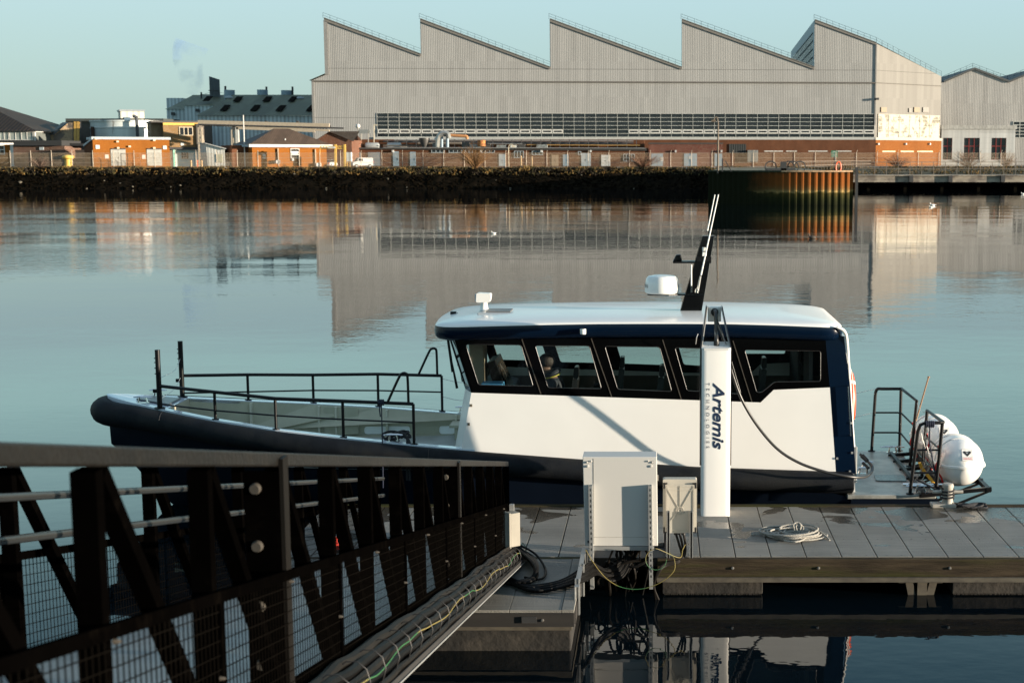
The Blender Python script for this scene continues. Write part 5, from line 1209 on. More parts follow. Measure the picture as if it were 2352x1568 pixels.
def pontoon():
    root = thing('pontoon', (2, 17.1, 0), 'long grey slab-topped floating pontoon with weathered timber edge, alongside the boat', 'pontoon')
    b = MB(); x = 1.293 - .408 * 14; cut = -4.4
    while x < 13:
        y0 = YN + .09
        if -.86 < x + .2 < -.02: y0 = 16.55
        b.box((max(x, cut) + .006, y0, DZ - .05), (x + .408 - .006, YF - .10, DZ)); x += .408
    b.build('deck_slab', slab, root, bevel=.004)
    b = MB(); b.box((cut, YF - .095, DZ - .3), (13.4, YF, DZ + .012)); b.build('far_kerb', timber, root)
    b = MB(); b.box((cut, 16.1, DZ - .16), (13.4, YF - .1, DZ - .06)); b.build('frame', mat('frame_dark', (.03, .028, .025)), root)
    b = MB(); b.box((-.02, YN, DZ - .215), (13.4, YN + .085, DZ - .004)); b.build('timber_edge', timber, root, bevel=.01)
    b = MB(); b.box((cut, YN, DZ - .215), (-.88, YN + .085, DZ - .004)); b.build('timber_edge', timber, root)
    b = MB(); b.box((-.02, YN - .03, DZ - .27), (13.4, YN + .06, DZ - .218)); b.build('steel_strip', dirty, root)
    for px_ in (2100 + 188 * .39966, 2100 + 827 * .39966, 2100 + 1803 * .39966):
        X = (px_ / 1.2925 - PX) / 3177 * YN; b = MB(); b.lathe((X, YN - .012, DZ - .11), [(.004, -.008), (.014, -.006), (.018, .012)], 12, 'Y'); b.build('bolt_head', bolt, root)
    # screw dimples
    b = MB(); x = 1.293 - .408 * 5 + .12
    while x < 9:
        for y in (15.99, 16.7, 17.45): 
            for q in (0, .17): b.cyl((x + q, y, DZ - .001), (x + q, y, DZ + .0015), .007, 8)
        x += .408
    b.build('screw', mat('screw_dark', (.03, .025, .02)), root)
    for (x0, x1) in ((.04, 1.2), (3.39, 7.4), (9.2, 12.4)):
        b = MB(); b.box((x0, YN + .08, .02), (x1, 18.1, .19)); b.build('float_plate', conc, root, bevel=.01)
        b = MB(); b.box((x0 + .02, YN + .12, -.6), (x1 - .02, 18.0, .018)); b.build('float', weed, root)
    b = MB(); b.box((-4.3, 16.3, -.5), (-.6, 18.1, .28)); b.build('float', conc, root)
    # V bracket
    b = MB(); yb = YN + .12
    def PB(x, y): p = at(x, y, yb); return p
    b.bar(PB(2087, 1330), PB(2101, 1400), .085, .03, up=(0, 1, 0)); b.bar(PB(2118, 1330), PB(2115, 1412), .11, .05, up=(0, 1, 0)); b.bar(PB(2145, 1330), PB(2126, 1400), .085, .03, up=(0, 1, 0)); b.bar(PB(2065, 1329), PB(2165, 1329), .02, .09)
    b.build('bracket', dirty, root)
    # rear of the void under the deck
    b = MB(); b.box((1.25, 17.9, .0), (3.3, 18.0, .3)); b.build('rear_beam', MATS['frame_dark'], root)
    # landing stage in front of it, under the foot of the gangway
    r2 = thing('landing_stage', (-2.2, 14.9, 0), 'grey landing stage on a concrete float under the foot of the gangway', 'pontoon')
    xr, xl = -.86, -4.2
    b = MB(); b.box((xl, 13.98, DZ - .03), (-1.52, 14.72, DZ)); b.box((-1.515, 13.98, DZ - .03), (xr - .13, 14.72, DZ)); b.box((xl, 14.725, DZ - .03), (xr - .13, 15.55, DZ)); b.box((xl, 15.555, DZ - .03), (xr - .13, YN - .005, DZ - .002)); b.box((xr - .125, 13.98, DZ - .03), (xr, YN - .005, DZ + .003))
    b.build('deck_plate', slab, r2, bevel=.003)
    b = MB(); b.box((xl, 13.96, DZ - .17), (xr, 14.05, DZ - .033)); b.box((xr - .06, 14.05, DZ - .17), (xr + .01, YN, DZ - .033)); b.build('timber_edge', mat('dark_timber', (.013, .011, .009), .75, var=.3, vscale=5, stretch=(.3, 1, 3)), r2)
    b = MB(); b.box((xr - .53, 13.94, DZ - .125), (xr - .38, 13.97, DZ - .06)); b.build('slot', darkm, r2)
    for x in (xr - .32, xr - 1.45): MB().lathe((x, 13.952, DZ - .1), [(.004, -.01), (.014, -.008), (.016, .01)], 10, 'Y').build('bolt_head', bolt, r2)
    b = MB(); b.box((xl, 14.06, DZ - .24), (xr - .03, 15.8, DZ - .175)); b.build('ledge', dirty, r2)
    b = MB(); b.box((-2.62, 14.07, -.1), (xr - .04, 15.75, DZ - .245)); b.box((-4.2, 14.5, -.1), (-2.7, 15.75, DZ - .245)); b.build('float', conc, r2, bevel=.015)
    b = MB(); b.box((-2.6, 14.09, -.7), (xr - .06, 15.7, -.105)); b.box((-4.15, 14.55, -.7), (-2.72, 15.7, -.105)); b.build('float_base', weed, r2)
    b = MB(); b.box((-2.70, 14.04, -.2), (-2.63, 14.1, DZ - .245)); b.build('upright', dirty, r2)
    # galvanised cable tray standards on the right-hand edge
    t = thing('cable_tray', (-.82, 15, DZ), 'bright galvanised perforated cable tray on the right edge of the landing stage', 'cable tray')
    for (x0, x1, y0, y1, Y) in ((1343.5, 1351, 1263.5, 1335, 15.7), (1331.8, 1342.2, 1295.7, 1369, 15.05), (1320.3, 1331.8, 1330, 1412, 14.4)):
        p, q = at(x0, y0, Y), at(x1, y1, Y); b = MB(); w_ = q.x - p.x
        b.box((p.x, Y, q.z), (p.x + w_ * .32, Y + .05, p.z)); b.box((p.x + w_ * .32, Y + .035, q.z), (p.x + w_ * .68, Y + .05, p.z)); b.box((p.x + w_ * .68, Y, q.z), (q.x, Y + .05, p.z)); b.build('upright', galv, t)
    b = MB(); A0, A1, A2 = at(1337, 1263.5, 15.75), at(1337, 1263.5, 15.75), at(1294, 1354, 14.3)
    za = .60; Xa, Xb = -.875, -.865; holes = []
    out_ = [(14.3, .36), (15.8, .36), (15.8, .60), (14.3, .60)]
    for i in range(18):
        for j in range(3): y_ = 14.36 + i * .08; z_ = .395 + j * .07; holes.append([(y_, z_), (y_ + .03, z_), (y_ + .03, z_ + .035), (y_, z_ + .035)])
    b.prism(out_, lambda y, z: V(Xa, y, z), lambda y, z: V(Xb, y, z), holes); b.build('perforated_plate', galv, t, recalc=False)
    b = MB(); b.box((Xa, 14.3, .60), (Xa + .05, 15.8, .603)); b.build('lip', galv, t)
pontoon()

def cable(name, pts, r, m_, label, parent=None, cat='cable', n=6, seg=8, group=None):
    b = MB(); b.tube(spline(pts, seg), r, n); return b.build(name, m_, parent, label=label, cat=None if parent else cat, group=group)

def gangway():
    X = lambda Y: -1.42 - .0219 * Y
    ZT = lambda Y: 4.257 + .2184 * (3.655 - Y)
    HT, Wd, Y0, Y1 = 1.02, 1.5, 1.2, 16.2
    st = .965; pk = [16.2 - st * k for k in range(16)]
    pm = mat('gangway_paint', (.0007, .0006, .00055), .8, var=.25, vscale=5, col2=(.002, .0016, .0013), c2scale=8, c2lo=.55, c2hi=.75, spec=.03)
    rl = mat('rail_worn_paint', (.0045, .0038, .0029), .5, var=.3, vscale=4, bump=.25, bscale=40, col2=(.0085, .007, .005), c2scale=5, c2lo=.5, c2hi=.75, spec=.25)
    root = thing('gangway', (X(8), 8, 2), 'dark brown steel truss gangway sloping down to the landing stage', 'gangway')
    for side, off in (('r', 0), ('l', -Wd)):
        P = lambda Y, dz, dx=0: V(X(Y) + off + dx, Y, ZT(Y) + dz)
        b = MB(); b.bar(P(Y0, -.028), P(Y1, -.028), .06, .056); b.build('top_chord', rl, root, bevel=.008)
        b = MB(); b.bar(P(Y0, -HT), P(Y1, -HT), .06, .07); b.build('bottom_chord', pm, root)
        proto = None
        for k, Y in enumerate(pk):
            b = MB(); p = P(Y, -.066); q = P(Y, -HT + .03); wide = side == 'r' and k in (5, 11)
            b.hexa([V(p.x - .035, Y - .025, q.z), V(p.x + .033, Y - .025, q.z), V(p.x + .033, Y + .025, q.z), V(p.x - .035, Y + .025, q.z), V(p.x - .035, Y - .025, p.z), V(p.x + .033, Y - .025, p.z), V(p.x + .033, Y + .025, p.z), V(p.x - .035, Y + .025, p.z)])
            b.build('post', pm, root)
            if wide:
                b = MB(); b.box((p.x - .11, Y - .045, q.z - .25), (p.x + .034, Y - .028, p.z + .0)); o = b.build('splice_plate', pm, root)
                b = MB(); b.box((p.x + .0335, Y - .045, q.z - .25), (p.x + .05, Y + .03, p.z + .05)); b.build('splice_edge', mat('worn_paint', (.005, .004, .003), .6, spec=.12), root)
                for dz in (-.135, -.37, -.62, -.86):
                    b = MB(); b.lathe((p.x - .062, Y - .046, ZT(Y) + dz), [(.019, -.02), (.022, -.014), (.024, 0)], 14, 'Y'); b.build('bolt_head', mat('bolt_worn', (.045, .04, .033), .6, spec=.2), o)
            if k:
                yn, yf = Y, Y + st     # from the top of the nearer post to the foot of the farther one
                b = MB(); b.bar(P(yn + .06, -.07), P(yf - .03, -HT + .03), .055, .045); b.build('diagonal', pm, root)
        # infill mesh, two bays to a panel
        dx = .048 if side == 'r' else -.048
        for k in range(0, 15, 2):
            ya, yb = pk[min(k + 2, 15)], pk[k]
            if k == 14: ya = Y0
            b = MB(); zt_ = -.50
            b.bar(P(ya, zt_, dx), P(yb, zt_, dx), .02, .04)
            b.bar(P(ya, -HT + .02, dx), P(yb, -HT + .02, dx), .02, .03)
            for yy in (ya + .012, yb - .012): b.bar(P(yy, zt_, dx), P(yy, -HT + .02, dx), .02, .022)
            o = b.build('panel_frame', pm, root)
            b = MB(); n = int((yb - ya) / .042)
            for i in range(1, n): y = ya + (yb - ya) * i / n; b.bar(P(y, zt_, dx), P(y, -HT + .02, dx), .0032, .0032)
            for j in range(1, 10): z = zt_ + (-HT + .02 - zt_) * j / 10; b.bar(P(ya, z, dx + .003), P(yb, z, dx + .003), .0032, .0032)
            b.build('mesh', mat('mesh_wire', (.0035, .003, .0025), .7, spec=.05), o)
            if side == 'r':
                b = MB(); p = P(yb - .03, -.53 - .25, dx + .02); b.lathe(p, [(.003, .0), (.006, -.006), (.008, -.02)], 8, 'X'); b.build('clip', mat('clip_bright', (.05, .042, .032), .6), o); b = MB(); b.lathe(P(yb - st, -.53, dx + .02), [(.003, 0), (.006, -.006), (.008, -.02)], 8, 'X'); b.build('clip', mat('clip_bright', (.05, .042, .032), .6), o)
        if side == 'l':
            for dz in (-.2, -.4):
                b = MB(); b.tube([P(Y0, dz, .07), P(Y1, dz, .07)], .021, 10)
                for Y in pk: b.bar(P(Y, dz, .0), P(Y, dz, .07), .015)
                b.build('handrail', mat('handrail_steel', (.014, .0145, .014), .35, spec=.4), root)
    # walking surface
    gm = mat('grating', (.33, .34, .33), .55, metal=.2); t = gm.node_tree; N = t.nodes; L = t.links; bs = N['Principled BSDF']
    tc = N.new('ShaderNodeTexCoord'); sp = N.new('ShaderNodeSeparateXYZ'); L.new(tc.outputs['Object'], sp.inputs[0])
    f = N.new('ShaderNodeMath'); f.operation = 'MULTIPLY'; f.inputs[1].default_value = 22; L.new(sp.outputs['Y'], f.inputs[0]); g = N.new('ShaderNodeMath'); g.operation = 'FRACT'; L.new(f.outputs[0], g.inputs[0])
    h = N.new('ShaderNodeMapRange'); h.inputs[1].default_value = .3; h.inputs[2].default_value = .36; h.inputs[3].default_value = .35; h.inputs[4].default_value = 1; L.new(g.outputs[0], h.inputs[0])
    old = bs.inputs['Base Color'].links[0].from_socket; m2 = N.new('ShaderNodeMix'); m2.data_type = 'RGBA'; m2.blend_type = 'MULTIPLY'; m2.inputs[0].default_value = 1; L.new(old, m2.inputs[6]); L.new(h.outputs[0], m2.inputs[7]); L.new(m2.outputs[2], bs.inputs['Base Color'])
    b = MB(); b.hexa([V(X(Y0) - Wd + .04, Y0, ZT(Y0) - HT + .0), V(X(Y0) - .04, Y0, ZT(Y0) - HT), V(X(Y1) - .04, Y1, ZT(Y1) - HT), V(X(Y1) - Wd + .04, Y1, ZT(Y1) - HT), V(X(Y0) - Wd + .04, Y0, ZT(Y0) - HT + .03), V(X(Y0) - .04, Y0, ZT(Y0) - HT + .03), V(X(Y1) - .04, Y1, ZT(Y1) - HT + .03), V(X(Y1) - Wd + .04, Y1, ZT(Y1) - HT + .03)])
    b.build('walkway', gm, root)
    b = MB(); b.box((X(Y1) - .1, Y1 - .1, DZ), (X(Y1) + .06, Y1 + .02, ZT(Y1) - HT)); b.box((X(Y1) - Wd - .06, Y1 - .1, DZ), (X(Y1) - Wd + .1, Y1 + .02, ZT(Y1) - HT)); b.build('foot', pm, root)
    # service cables strapped along the outside of the bottom chord
    rnd = random.Random(5); cb = mat('cable_black', (.0035, .0032, .003), .5, spec=.12, var=.2); cb2 = mat('cable_worn', (.008, .0065, .005), .55, spec=.15, var=.3)
    tr = thing('gangway_cables', (X(9) + .15, 9, ZT(9) - HT - .1), 'bundle of thick dark cables strapped along the outside foot of the gangway', 'cable bundle')
    for i, (dx, dz, r_) in enumerate(((.085, .02, .030), (.085, -.045, .027), (.125, -.0, .026), (.150, -.05, .026), (.175, -.09, .022), (.10, -.10, .026), (.205, -.12, .018), (.14, -.13, .022))):
        pts = []; y = 2.0
        while y < 16.25: pts.append(V(X(y) + dx + rnd.uniform(-.008, .008), y, ZT(y) - HT + dz + rnd.uniform(-.010, .010))); y += .33
        cable('cable', pts, r_, cb2 if i % 3 == 0 else cb, None, tr, seg=3, n=8)
    for k in range(34):
        b = MB(); y = 2.2 + k * .41; b.tube([V(X(y) + .145 + .085 * math.cos(a) + .0, y, ZT(y) - HT - .045 + .10 * math.sin(a)) for a in [j * math.pi / 5 for j in range(10)]], .0028, 4, closed=True); b.build('cable_tie', blk, tr)
    b = MB(); b.bar(V(X(2) + .232, 2, ZT(2) - HT - .17), V(X(16.1) + .232, 16.1, ZT(16.1) - HT - .12), .006, .03); b.bar(V(X(2) + .15, 2, ZT(2) - HT - .20), V(X(16.1) + .15, 16.1, ZT(16.1) - HT - .15), .10, .006); b.build('tray', mat('tray_dull', (.02, .019, .018), .6), tr)
    b = MB(); b.bar(V(X(2) + .243, 2, ZT(2) - HT - .19), V(X(16.1) + .243, 16.1, ZT(16.1) - HT - .14), .005, .009); b.build('tray_lip', galv, tr)
    ew = mat('earth_wire', (.2, .16, .04), .6); t = ew.node_tree; N = t.nodes; L = t.links; bs = N['Principled BSDF']
    tc = N.new('ShaderNodeTexCoord'); ns = N.new('ShaderNodeTexNoise'); ns.inputs['Scale'].default_value = .9; L.new(tc.outputs['Object'], ns.inputs['Vector']); mr = N.new('ShaderNodeMapRange'); mr.inputs[1].default_value = .48; mr.inputs[2].default_value = .52; L.new(ns.outputs[0], mr.inputs[0])
    m2 = N.new('ShaderNodeMix'); m2.data_type = 'RGBA'; L.new(mr.outputs[0], m2.inputs[0]); m2.inputs[6].default_value = (.17, .135, .035, 1); m2.inputs[7].default_value = (.02, .10, .03, 1); L.new(m2.outputs[2], bs.inputs['Base Color'])
    pts = []; y = 2.0
    while y < 15.9: pts.append(V(X(y) + .20 + .006 * math.sin(y * 5), y, ZT(y) - HT - .035 + .022 * math.sin(y * 2.6) + rnd.uniform(-.006, .006))); y += .2
    pts += [V(X(15.95) + .2, 15.95, .62), V(X(16) + .26, 15.85, .54), V(X(16) + .2, 15.6, .50), V(X(16) + .05, 15.2, .475)]
    cable('earth_wire', pts, .0038, ew, 'thin green and yellow earth wire snaking along the gangway cables', seg=4)
    # junction box at the foot
    j = thing('junction_box', (-1.72, 15.95, .58), 'pale beige junction box fixed at the foot of the gangway', 'junction box')
    p = at(1166, 1243, 15.95); th = R(36); e = V(math.cos(th), math.sin(th), 0); f = V(-math.sin(th), math.cos(th), 0)
    c0 = V(-1.645, 15.5, .72); j.location = c0; j['_org'] = tuple(c0)
    def BX(a0, a1, f0, f1, z0, z1): return [c0 + e * a + f * g_ + V(0, 0, z) for z in (z0, z1) for (a, g_) in ((a0, f0), (a1, f0), (a1, f1), (a0, f1))]
    b = MB(); b.hexa(BX(-.06, .06, -.09, .03, 0, .38)); b.build('body', mat('box_beige', (.24, .225, .19), .6, spec=.15), j, bevel=.006)
    b = MB(); b.hexa(BX(-.085, -.062, -.10, .04, -.012, .392)); b.build('lid', MATS['box_beige'], j, bevel=.004)
    b = MB(); b.bar(c0 + V(.0, .06, .02), c0 + V(0, .06, .45), .05); b.build('bracket', galv, j)
    return X, ZT, HT
GX, GZT, GHT = gangway()

def loose_cables():
    cb, cb2 = MATS['cable_black'], MATS['cable_worn']; rnd = random.Random(9)
    g = lambda x, y, z=.03: onz(x, y, DZ + z)
    t = thing('loose_cables', g(1220, 1330, 0), 'tangle of thick black cables looping over the landing stage deck', 'cable tangle')
    paths = []
    st = V(-1.72, 15.9, .66)
    for i in range(7):
        o = i * 5
        pts = [st + V(-.02 + .012 * i, .06 - .02 * i, .08 - .03 * i), at(1190 + o, 1262 + o * .5, 15.8), g(1222 + o * .35, 1292 + o * .4, .12), g(1232 - o * .4, 1322 + o * .2, .05), g(1205 - o, 1338, .04), g(1170 - o * .5, 1330 + rnd.uniform(-4, 4), .03)]
        paths.append((pts, rnd.choice((.018, .024, .026))))
    for i in range(7):
        o = i * 3.4
        pts = [st + V(0, 0, -.06), g(1152 + o * .4, 1300 + o, .03), g(1165 + o * 1.2, 1330 + o * .7, .03), g(1200 + o, 1344 + o * .6, .03 + .012 * (i % 3)), g(1255, 1341 + o * .75, .03 + .02 * (i % 2)), g(1300, 1328 + o * .8, .05), V(-.80, 15.25 - .05 * i, .555 - .013 * i), at(1360 + i * 2, 1292 + i * 4 + rnd.uniform(-4, 4), 15.5), at(1385 + i * 3, 1306 + i * 4 + rnd.uniform(-6, 6), 15.6), at(1415 + i * 3, 1296 + i * 4, 15.72), at(1438 + i * 3, 1274, 15.78), at(1432 + i * 6, 1257, 15.8)]
        paths.append((pts, rnd.choice((.015, .018, .022))))
    pts = [st, at(1225, 1268, 15.8), g(1250, 1300, .03), g(1252, 1320, .03), g(1238, 1330, .03), g(1205, 1325, .03)]; paths.append((pts, .013))
    for p, r_ in paths: cable('cable', p, r_, rnd.choice((cb, cb, cb2)), None, t, n=8, seg=7)
    cable('blue_cable', [st, st + V(.04, .02, -.1), g(1172, 1262), g(1183, 1283), g(1180, 1300)], .008, mat('blue_wire', (.04, .12, .25), .5), None, t)
    # under the cabinet
    t2 = thing('cabinet_cables', (-.4, 16, .3), 'snarl of dark cables hanging into the gap below the grey cabinet', 'cable tangle')
    for i in range(15):
        x0 = rnd.uniform(1410, 1490); x1 = rnd.uniform(1360, 1500)
        pts = [at(x0, 1256, 15.75), at(x0 + rnd.uniform(-15, 10), 1280, 15.75 + rnd.uniform(-.1, .2)), at((x0 + x1) / 2, rnd.uniform(1290, 1312), 15.8 + rnd.uniform(-.15, .3)), at(x1, rnd.uniform(1290, 1330), 15.8), at(x1 + rnd.uniform(-20, 15), rnd.uniform(1330, 1375), 15.9)]
        cable('cable', pts, rnd.choice((.009, .013, .016)), rnd.choice((cb, cb2)), None, t2, n=6, seg=6)
    for i in range(3):
        pts = [at(1552 + i * 9, 1224, 15.98), at(1560 + i * 7, 1250, 15.95), at(1566 + i * 3, 1275, 15.92), at(1556, 1288 + i * 2, 15.84), at(1530, 1293 + i * 3, 15.8), at(1512 + i * 2, 1310, 15.75), at(1502, 1345, 15.75), at(1508 + i * 4, 1385, 15.8)]
        cable('cable', pts, .014, cb2, None, t2, n=8, seg=6)
    ew = MATS['earth_wire']
    cable('earth_wire', [at(1345, 1262, 15.5), at(1362, 1290, 15.45), at(1390, 1325, 15.45), at(1425, 1347, 15.45), at(1470, 1352, 15.45), at(1515, 1338, 15.45), at(1547, 1312, 15.45), at(1549, 1285, 15.5), at(1538, 1268, 15.6)], .0042, ew, 'long thin yellow wire sagging in a loop below the grey cabinet')
    cable('earth_wire', [at(1507 + 24 * math.cos(a), 1284 + 24 * math.sin(a), 15.45) for a in [j * .55 for j in range(10)]] + [at(1560, 1280, 15.6), at(1568, 1262, 15.75), at(1574, 1250, 15.8)], .0038, ew, 'thin yellow wire coiled in a ring beside the small grey box')
loose_cables()

def cabinet():
    gm = mat('cabinet_grey', (.50, .485, .45), .45, var=.03, vscale=1.2, spec=.4)
    t = thing('electrical_cabinet', (-.435, 15.7, .68), 'large pale grey steel electrical cabinet seen from its plain back, on slotted rails', 'cabinet')
    x0, x1, y0, y1, z0, z1 = -.85, -.022, 15.6, 15.88, .68, 1.70
    b = MB(); b.hexa([(x0 + .02, y0, z0), (x1 + .012, y0, z0), (x1 + .012, y1, z0), (x0 + .02, y1, z0), (x0, y0, z1), (x1, y0, z1), (x1, y1, z1 + .005), (x0, y1, z1 + .005)]); b.build('body', gm, t, bevel=.006)
    b = MB(); b.box((x0 + .12, y0 - .003, z0 + .02), (x0 + .123, y0 + .001, z1 - .02)); b.box((x0 + .1, y0 - .003, z0 + .10), (x1 - .02, y0 + .001, z0 + .103)); b.build('fold_line', mat('seam_grey', (.25, .24, .21)), t)
    for (x, z) in ((x0 + .05, z1 - .06), (x1 - .05, z1 - .06)):
        for (dx, dz, r_) in ((0, 0, .011), (.045 if x < -.4 else -.045, .012, .009), (.008 if x < -.4 else -.012, -.045, .014)):
            b = MB(); b.lathe((x + dx, y0 - .012, z + dz), [(r_ * .3, 0), (r_, .002), (r_, .012)], 12, 'Y'); b.build('screw', mat('screw_grey', (.5, .48, .44)), t)
        b = MB(); b.box((x - .012, y0 - .006, z - .012), (x + .012, y0, z + .012)); b.build('corner_lug', darkm, t)
    for (x, z) in ((x0 + .06, z0 + .06), (x1 - .06, z0 + .07)):
        b = MB(); b.lathe((x + .01, y0 - .01, z + .03), [(.003, 0), (.012, .002), (.012, .01)], 12, 'Y'); b.build('screw', MATS['screw_grey'], t); b = MB(); b.box((x - .012, y0 - .006, z - .022), (x + .012, y0, z + .002)); b.build('corner_lug', darkm, t)
    for s_ in (0, 1):
        xa = -.785 + s_ * .665; xb = xa + .042; zt, zb = 1.385, .20; lean = .012
        b = MB(); holes = []
        n = 17
        for i in range(n): z = zt - .06 - i * .062; holes.append([(xa + .014, z), (xa + .028, z), (xa + .028, z + .030), (xa + .014, z + .030)])
        yf = y0 - .074
        b.prism([(xa, zb), (xb, zb), (xb, zt), (xa, zt)], lambda x, z: V(x + (1.4 - z) * lean, yf, z), lambda x, z: V(x + (1.4 - z) * lean, yf + .004, z), holes)
        for xx in (xa, xb - .004):
            b.hexa([(xx + (1.4 - zb) * lean, yf + .004, zb), (xx + .004 + (1.4 - zb) * lean, yf + .004, zb), (xx + .004 + (1.4 - zb) * lean, y0, zb), (xx + (1.4 - zb) * lean, y0, zb), (xx, yf + .004, zt), (xx + .004, yf + .004, zt), (xx + .004, y0, zt), (xx, y0, zt)])
        b.build('slotted_rail', galv, t, recalc=False)
    b = MB(); b.box((x0 + .07, y0 - .02, z0 - .045), (x1 - .03, y0 + .02, z0 - .003)); b.build('support_bar', galv, t)
    b = MB(); b.box((x1, y0 + .12, z1 - .3), (x1 + .02, y0 + .16, z1 - .24)); b.build('latch', bolt, t)
    # smaller box with moulded ribs
    gm2 = mat('box_grey', (.40, .375, .32), .5, var=.03)
    t = thing('meter_box', (.24, 15.95, DZ), 'smaller ribbed grey plastic box on two channel legs beside the white charging post', 'meter box')
    x0, x1, z0, z1, y0 = .048, .438, .735, 1.335, 15.93
    b = MB(); b.prism(rpoly([(x0, z0), (x1, z0), (x1, z1 + .03), (x0, z1 + .03)], .02), lambda x, z: V(x, y0 + .14, z), lambda x, z: V(x, y0 + .02, z)); b.build('lid', gm2, t)
    b = MB(); b.prism(rpoly([(x0 + .025, z0 + .005), (x1 - .025, z0 + .005), (x1 - .025, z1 - .03), (x0 + .025, z1 - .03)], .01), lambda x, z: V(x, y0 + .02, z), lambda x, z: V(x, y0, z)); o = b.build('body', gm2, t)
    cx, cz = (x0 + x1) / 2, (z0 + z1) / 2 - .03; b = MB(); yr = y0 - .004
    b.bar((cx, yr, cz + .05), (cx, yr, z1 - .04), .006)
    for (xx, zz) in ((x0 + .05, z1 - .07), (x1 - .05, z1 - .07), (x0 + .06, z0 + .12)): d = V(xx - cx, 0, zz - cz).normalized(); b.bar(V(cx, yr, cz) + d * .05, (xx, yr, zz), .006)
    for r_ in (.022, .036, .045): b.tube([V(cx + r_ * math.cos(a), yr, cz + r_ * math.sin(a)) for a in [j * math.pi / 12 for j in range(24)]], .0035, 5, closed=True)
    for xx in (x0 + .035, x0 + .045, x1 - .035, x1 - .045): b.bar((xx, yr, z0 + .02), (xx, yr, z1 - .04), .004)
    for zz in (z1 - .05, z1 - .09, z0 + .04): b.bar((x0 + .04, yr, zz), (x1 - .04, yr, zz), .004)
    b.build('rib', gm2, o)
    for (xx, zz, sx, sz) in ((x0 + .005, z1 - .008, 1, -1), (x1 - .005, z1 - .008, -1, -1), (x0 + .005, z0 + .005, 1, 1), (x1 - .005, z0 + .005, -1, 1)):
        b = MB(); b.box((xx, y0 - .002, zz), (xx + sx * .045, y0 + .019, zz + sz * .016)); b.box((xx, y0 - .0022, zz), (xx + sx * .016, y0 + .0188, zz + sz * .065)); b.build('corner_clip', blk, t)
    for xa in (.092, .355):
        b = MB(); zb, zt = DZ, 1.005; yy = y0 - .05
        b.box((xa, yy, zb), (xa + .008, y0 - .003, zt)); b.box((xa + .028, yy, zb), (xa + .036, y0 - .003, zt)); b.box((xa + .008, y0 - .012, zb), (xa + .028, y0 - .004, zt)); b.build('channel_leg', galv, t)
        b = MB(); b.box((xa + .008, y0 - .02, zb), (xa + .028, y0 - .0125, zt - .02)); b.build('channel_shadow_strip', blk, t)
    b = MB(); b.box((.072, y0 + .1, DZ), (.085, y0 + .15, .78)); b.build('rear_leg', blk, t)
    for i in range(3): b = MB(); p = at(1552 + i * 9, 1224, 15.98); b.lathe(p - V(0, 0, .02), [(.012, 0), (.022, .004), (.022, .02), (.014, .03)], 10); b.build('cable_gland', blk, t)
cabinet()

FONTS = {}
def text_on(s, org, right, up, width, height, m_, name, parent, shear=0, spacing=1.0, off=0, label=None, thick=.002, bend=None):
    cu = bpy.data.curves.new('t', 'FONT'); cu.body = s; cu.shear = shear; cu.space_character = spacing; cu.offset = off; cu.resolution_u = 3
    o = bpy.data.objects.new('t', cu); C.objects.link(o); bpy.context.view_layer.update()
    me = bpy.data.meshes.new_from_object(o); bpy.data.objects.remove(o)
    xs = [v.co.x for v in me.vertices]; ys = [v.co.y for v in me.vertices]; x0, x1, y0, y1 = min(xs), max(xs), min(ys), max(ys)
    right = Vector(right).normalized(); up = Vector(up).normalized(); n = right.cross(up)
    b = MB(); P = []
    for v in me.vertices:
        a = (v.co.x - x0) / (x1 - x0) * width; c = (v.co.y - y0) / (y1 - y0) * height
        p = bend(a, c) if bend else Vector(org) + right * a + up * c
        P.append(p + n * (thick if not bend else 0))
    b.add(P, [tuple(p.vertices) for p in me.polygons]); bpy.data.meshes.remove(me)
    return b.build(name, m_, parent, recalc=False, label=label)

